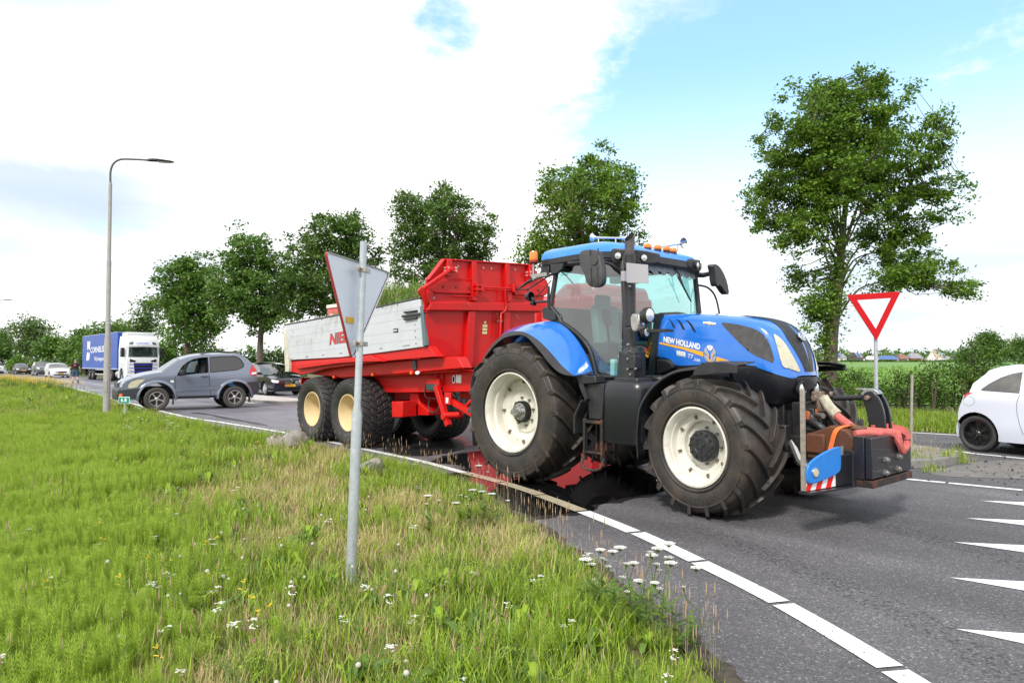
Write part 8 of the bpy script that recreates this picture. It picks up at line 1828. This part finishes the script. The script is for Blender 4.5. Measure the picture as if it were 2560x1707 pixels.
def clock(k):
    h = U(.12, .2); k.tube([(0, 0, 0), (.01, 0, h)], .0015, 3, 1); k.lathe([(.001, -.011), (.008, -.007), (.011, 0), (.008, .007), (.001, .011)], 8, (.01, 0, h), 'z', 8)
def clover(k):
    for _ in range(2): x, y = G(0, .06), G(0, .06); h = U(.08, .18); k.tube([(x, y, 0), (x, y, h)], .0012, 3, 1); k.lathe([(.001, -.008), (.009, 0), (.001, .009)], 7, (x, y, h), 'z', 7)
def seedy(k):
    for _ in range(3):
        x, y = G(0, .06), G(0, .06); h = U(.20, .42); az = U(0, 6.28); p = pblade(k, x, y, h, .0012, h * U(.02, .3), az, 2, 4)
        k.tube([p - Vector((0, 0, .01)), p + Vector((0, 0, .03)), p + Vector((0, 0, .085))], [.0015, .0045, .001], 4, 4)
def ragwort(k):
    for _ in range(5):
        x, y = G(0, .12), G(0, .12); h = U(.45, .75); k.tube([(x, y, 0), (x, y, h)], .004, 3, 1)
        for _ in range(14): disc(k, (x + G(0, .06), y + G(0, .06), h + G(0, .02)), .016, 6, 6, .004)
        for _ in range(10): z = U(.1, h); pblade(k, x, y, .05, .006, .08, U(0, 6.28), 1)
        k.v = k.v
def feather(k):
    for _ in range(16):
        az = U(0, 6.28); l = U(.08, .2); d = Vector((math.cos(az), math.sin(az), 0)); 
        for j in range(9):
            t = j / 9; c = d * l * t + Vector((0, 0, .12 * math.sin(t * 2.2)))
            for sg in (-1, 1): e = c + (d * .6 + Vector((-d.y, d.x, 0)) * sg) * .030 * (1.1 - t) + Vector((0, 0, .01)); w = d * .0035; k.add([c - w, c + w, e], [(0, 1, 2)], 0 if sg > 0 else 1)
PL = [proto('a0_fine_tuft', tuft(30, [0, 0, 1, 0], .05, .13, .055, .0034, .8)), proto('a1_tall_tuft', tuft(26, [0, 3, 0, 1], .09, .20, .055, .0036, .8)), proto('a2_straw_tuft', tuft(30, [2, 4, 3, 2], .04, .14, .06, .0024, 1.1, .02)), proto('a3_horsetail', horsetail), proto('a4_broad_leaf', broad), proto('a5_yarrow', yarrow), proto('a6_yellow', yellow), proto('a7_clock', clock), proto('a8_clover', clover), proto('a9_seed_stalks', seedy),
      proto('b0_ragwort', ragwort), proto('b1_feather_leaf', feather), proto('b2_olive_tuft', tuft(30, [3, 3, 0, 2], .04, .12, .06, .003, 1.0)), proto('b3_deep_tuft', tuft(30, [1, 0, 0, 1], .07, .17, .055, .0036, .8))]
def scatter(name, label, pts, cat='grass'):
    """pts: x,y,z, rotation, scale, index"""
    A = np.array(pts, dtype=np.float32); n = len(A); me = bpy.data.meshes.new(name); me.vertices.add(n); me.vertices.foreach_set('co', A[:, :3].ravel())
    for nm, col, ty in (('rz', 3, 'FLOAT'), ('sc', 4, 'FLOAT'), ('ix', 5, 'INT')):
        at_ = me.attributes.new(nm, ty, 'POINT'); at_.data.foreach_set('value', A[:, col].astype(np.int32 if ty == 'INT' else np.float32))
    o = bpy.data.objects.new(name, me); C.objects.link(o); tag(o, label, cat, kind='stuff')
    ng = bpy.data.node_groups.get('scatter_plants')
    if ng is None:
        ng = bpy.data.node_groups.new('scatter_plants', 'GeometryNodeTree'); ng.interface.new_socket('Geometry', in_out='INPUT', socket_type='NodeSocketGeometry'); ng.interface.new_socket('Geometry', in_out='OUTPUT', socket_type='NodeSocketGeometry')
        N = ng.nodes.new; L = ng.links.new; gi = N('NodeGroupInput'); go = N('NodeGroupOutput'); ip = N('GeometryNodeInstanceOnPoints'); ci = N('GeometryNodeCollectionInfo'); ci.inputs['Collection'].default_value = protos; ci.inputs['Separate Children'].default_value = True; ci.inputs['Reset Children'].default_value = True
        def na(nm, ty): q = N('GeometryNodeInputNamedAttribute'); q.data_type = ty; q.inputs['Name'].default_value = nm; return q.outputs[0]
        mp = N('GeometryNodeMeshToPoints'); L(gi.outputs[0], mp.inputs['Mesh']); L(mp.outputs[0], ip.inputs['Points']); L(ci.outputs[0], ip.inputs['Instance']); ip.inputs['Pick Instance'].default_value = True
        L(na('ix', 'INT'), ip.inputs['Instance Index']); cx = N('ShaderNodeCombineXYZ'); L(na('rz', 'FLOAT'), cx.inputs['Z']); L(cx.outputs[0], ip.inputs['Rotation']); L(na('sc', 'FLOAT'), ip.inputs['Scale']); L(ip.outputs[0], go.inputs[0])
    md = o.modifiers.new('scatter', 'NODES'); md.node_group = ng; return o
rg = np.random.default_rng(6)
# value noise for patchiness
GN = rg.uniform(0, 1, (3, 64, 64))
def vn(i, x, y, s):
    x, y = x / s + 500, y / s + 500; xi, yi = int(x), int(y); fx_, fy_ = x - xi, y - yi; fx_ = fx_ * fx_ * (3 - 2 * fx_); fy_ = fy_ * fy_ * (3 - 2 * fy_); g = GN[i]; q = lambda a, b: g[a % 64, b % 64]
    return (q(xi, yi) * (1 - fx_) + q(xi + 1, yi) * fx_) * (1 - fy_) + (q(xi, yi + 1) * (1 - fx_) + q(xi + 1, yi + 1) * fx_) * fy_
EY = [p[1] for p in NEARS[::-1]]; EX = [p[0] for p in NEARS[::-1]]
def edge_x(y): return float(np.interp(y, EY, EX))
def px_of(x, y, z=0): return 1176 + 1600 * x / y, 832 + 1600 * (1.6 - z) / y
pts = []; flw = []
def put(x, y, ix, s, z=0): pts.append((x, y, z, rg.uniform(0, 6.28), s * rg.uniform(.75, 1.25), ix))
def kind_at(x, y):
    px, py = px_of(x, y); n1 = vn(0, x, y, .55); n2 = vn(1, x, y, 1.5); n3 = vn(2, x, y, .22)
    left = min(1, max(0, (560 - px) / 520)) * (1 if py > 960 else .35)
    dry = .50 + 1.4 * (n2 - .47) + .9 * (n1 - .5) + (.22 if (640 < px < 1250 and py < 1300) or (450 < px < 900 and py > 1400) else 0) - .55 * left
    dry += .25 if (600 < px < 1000 and 1010 < py < 1180) else 0; dry -= .35 if px > 1000 and py > 1250 else 0
    r = rg.random()
    if r < dry * .85: return 2 if rg.random() < .62 else 12
    if rg.random() < left * .85 + .12 * (n3 > .7): return 3
    q = rg.random()
    return 0 if q < .28 else 1 if q < .52 else 13 if q < .74 else 12 if q < .84 else 4 if q < .90 else 11 if q < .95 else 3
bands = [(2.6, 4.5, 150, .95), (4.5, 7, 118, 1.0), (7, 10, 78, 1.12), (10, 15, 48, 1.3), (15, 24, 26, 1.8), (24, 40, 9, 2.4), (40, 78, 2.4, 3.2)]
for y0, y1, dn, sc in bands:
    xl = -.82 * y1 - 1.5; xr_ = max(edge_x(y0), edge_x(y1)); n = int((xr_ - xl) * (y1 - y0) * dn)
    X_ = rg.uniform(xl, xr_, n); Y_ = rg.uniform(y0, y1, n)
    for x, y in zip(X_, Y_):
        e = edge_x(y)
        if x > e - .02 + .05 * vn(0, x, y, .3) or x < -.82 * y - 1.2: continue
        if math.hypot(x + 1.18, y - 5.14) < .05: continue
        d = e - x; kx = kind_at(x, y)
        s = sc * (.85 + .5 * vn(1, x + 9, y, 1.1))
        if kx in (0, 1, 13) and vn(2, x, y, .5) > .62: s *= 1.25
        if sc > 1.6: s *= .62
        if d < .45: s *= .55 + .45 * d / .45
        if d < .10 and rg.random() < .6: continue
        if d < .35 and rg.random() < .4: kx = 12
        put(x, y, kx, s)
# flowers
def sprinkle(n, ix, cond, s=1.0, ymin=3, ymax=24):
    c = 0; t = 0
    while c < n and t < n * 60:
        t += 1; y = ymin * (ymax / ymin) ** rg.random(); x = rg.uniform(-.8 * y, edge_x(y) - .1)
        if x > edge_x(y) - .1: continue
        px, py = px_of(x, y)
        if cond(px, py, x, y): put(x, y, ix, s); c += 1
sprinkle(42, 5, lambda px, py, x, y: 300 < px < 1000 and py > 1000 and vn(0, x, y, .4) > .45, .8); sprinkle(12, 5, lambda px, py, x, y: px > 900 and py > 1300, .8)
sprinkle(20, 5, lambda px, py, x, y: px < 560 and py > 1000, .9); sprinkle(26, 5, lambda px, py, x, y: 280 < px < 420 and 940 < py < 1010, 1.3, 12, 24)
sprinkle(60, 7, lambda px, py, x, y: 250 < px < 1000 and py > 980, 1.1); sprinkle(70, 6, lambda px, py, x, y: px < 700, .9); sprinkle(70, 6, lambda px, py, x, y: 200 < px < 620 and py < 1100, 1.1, 8, 24)
sprinkle(60, 8, lambda px, py, x, y: True, .9); sprinkle(130, 9, lambda px, py, x, y: (px > 1000 or 560 < px < 760 or vn(1, x, y, 1) > .6), .75); sprinkle(14, 9, lambda px, py, x, y: px < 560 and py > 1380, .75)
scatter('verge_grass', 'rough flowering grass of the near verge with straw, horsetail and small wild flowers', pts)
# tall stalks along the road edge
pts = []
for _ in range(85):
    y = rg.uniform(3.4, 14); x = edge_x(y) - abs(rg.normal(0, .12)) - .03; put(x, y, 9, .8)
scatter('roadside_stalks', 'thin brown seed stalks along the near edge of the asphalt', pts)
# ragwort drift
pts = []
for _ in range(420):
    px = rg.uniform(-30, 165) if rg.random() < .8 else rg.uniform(165, 300); py = 868 + (px + 30) * .085 + abs(rg.normal(0, 9)) + 6; x, y = gpx(px / .91875, py / .91875)
    if x < edge_x(y) - .5: put(x, y, 10, .8)
scatter('yellow_ragwort', 'drift of yellow ragwort on the verge at the far left', pts, 'flowers')
# far verges, island weeds, right verge
pts = []
for _ in range(1500):
    u = rg.uniform(-60, 24); p = 11.6 + abs(rg.normal(0, 2.2)); x, y = road(u, p if u < 14 else p + 1.0)
    if u > 15: continue
    put(x, y, int(rg.choice([1, 2, 12, 12, 0])), 2.2 if y > 30 else 1.7)
scatter('far_verge_grass', 'grass verge on the far side of the road', pts)
pts = []
FXY = sorted([(p[0], p[1]) for p in FARS if p[0] > 8])
for _ in range(11000):
    x = rg.uniform(3.5, 24); ey = float(np.interp(x, [a for a, b in FXY], [b for a, b in FXY])) if x > 8.5 else road(12, 11.9)[1] + (8.2 - x) * .9
    t = rg.random() ** .9; y = ey + .12 + t * 6.6 
    if x > .75 * y + 3: continue
    put(x, y, int(rg.choice([0, 1, 1, 13, 12])), 1.75)
scatter('right_verge_grass', 'tall bright grass between the right-hand road and the hedge', pts)
pts = []
for _ in range(520):
    u = rg.uniform(6.7, 18.3); p = rg.uniform(5.4, 7.9); x, y = road(u, p)
    if not pip(x, y, isl) or vn(0, x, y, .35) < .35: continue
    put(x, y, int(rg.choice([2, 12, 2, 0, 9])), .62, .11)
for _ in range(26): x, y = road(rg.uniform(17.4, 18.5), rg.uniform(5.3, 7.9)); put(x, y, int(rg.choice([1, 2, 0])), 1.0, .1 if pip(x, y, isl) else 0)
scatter('island_weeds', 'dry weeds growing on the right-hand traffic island', pts)
# wild carrot: one plant, copied
def wild_carrot(label, loc, h, seed):
    rd = random.Random(seed); T = thing('wild_carrot', label, 'wild carrot', loc, 0, 'wild carrot plants by the road edge'); k = MB(); heads = []
    for i in range(1):
        p = [(0, 0, 0), (rd.gauss(0, .02), rd.gauss(0, .02), h * .5), (rd.gauss(0, .04), rd.gauss(0, .04), h)]; k.tube(catmull(p, 4), [.004 - .0004 * t for t in range(9)], 5); heads.append((p[2], rd.uniform(.030, .042)))
        for j in range(rd.choice([1, 2, 2])): a = rd.uniform(0, 6.28); q = (p[1][0] + .10 * math.cos(a), p[1][1] + .10 * math.sin(a), h * rd.uniform(.72, .95)); k.tube(catmull([p[1], ((p[1][0] + q[0]) / 2 + .02 * math.cos(a), (p[1][1] + q[1]) / 2, h * .62), q], 3), .0022, 4); heads.append((q, rd.uniform(.012, .03)))
    for _ in range(12):
        z = rd.uniform(.03, h * .5); a = rd.uniform(0, 6.28); d = Vector((math.cos(a), math.sin(a), .5)); s = Vector((-d.y, d.x, 0)) * .012
        for t in range(4): c = Vector((0, 0, z)) + d * .03 * t; k.add([c, c + s * (2 - t * .3) + d * .015, c + d * .03, c - s * (2 - t * .3) + d * .015], [(0, 1, 2, 3)])
    st = k.build('stem', gm[1], T, smooth=60)
    for (c, r) in heads:
        k = MB(); c = Vector(c); m_ = 26 if r > .025 else 12
        for i in range(m_):
            rr = r * math.sqrt((i + .5) / m_); a = i * 2.4; q = c + Vector((rr * math.cos(a), rr * math.sin(a), .012 - rr * .18)); k.tube([c - Vector((0, 0, .018)), q], .0009, 3, 1, False); disc(k, q, r * .19, 0, 7, .003)
        k.build('flower_head', [gm[5], gm[1]], T, smooth=0)
    return T
carrots = [(985, 1138, .36), (1078, 1126, .38), (1112, 1130, .30), (1135, 1134, .34), (1104, 1070, .52), (1058, 1155, .2), (1345, 1278, .36), (1372, 1262, .42), (1385, 1270, .38), (1412, 1258, .48), (1455, 1290, .36), (1480, 1262, .52), (1498, 1275, .44), (1520, 1250, .58), (1552, 1300, .50), (1590, 1308, .46), (1470, 1330, .3)]
LBL = ['lone large white umbel in the grass right of the leaning sign post', 'white umbel nearest the puddle edge', 'small umbel behind the broad one by the puddle', 'broad white umbel rightmost beside the puddle', 'tallest flowering stem standing against the red puddle reflection', 'low umbel below the puddle edge', 'leftmost white umbel of the clump by the white line', 'second umbel from the left in the clump by the white line', 'umbel crowded behind its left neighbour in the roadside clump', 'tall umbel left of the middle of the roadside clump', 'low broad umbel in the middle of the roadside clump', 'tall umbel in the middle of the roadside clump', 'umbel just right of the middle of the roadside clump', 'tallest umbel of the roadside clump, over the white line', 'second umbel from the right in the roadside clump', 'rightmost umbel of the roadside clump, leaning over the asphalt', 'lowest umbel of the roadside clump, in the leaves']
for i, ((px, py, h), lb) in enumerate(zip(carrots, LBL)):
    # head seen at (px,py): put the root where the stem meets the verge
    x, y = gpx(px / .91875, py / .91875, h)
    ex_ = edge_x(y) - .04
    x = min(x, ex_ + .10); wild_carrot(lb, (x, y, 0), h, 200 + i)
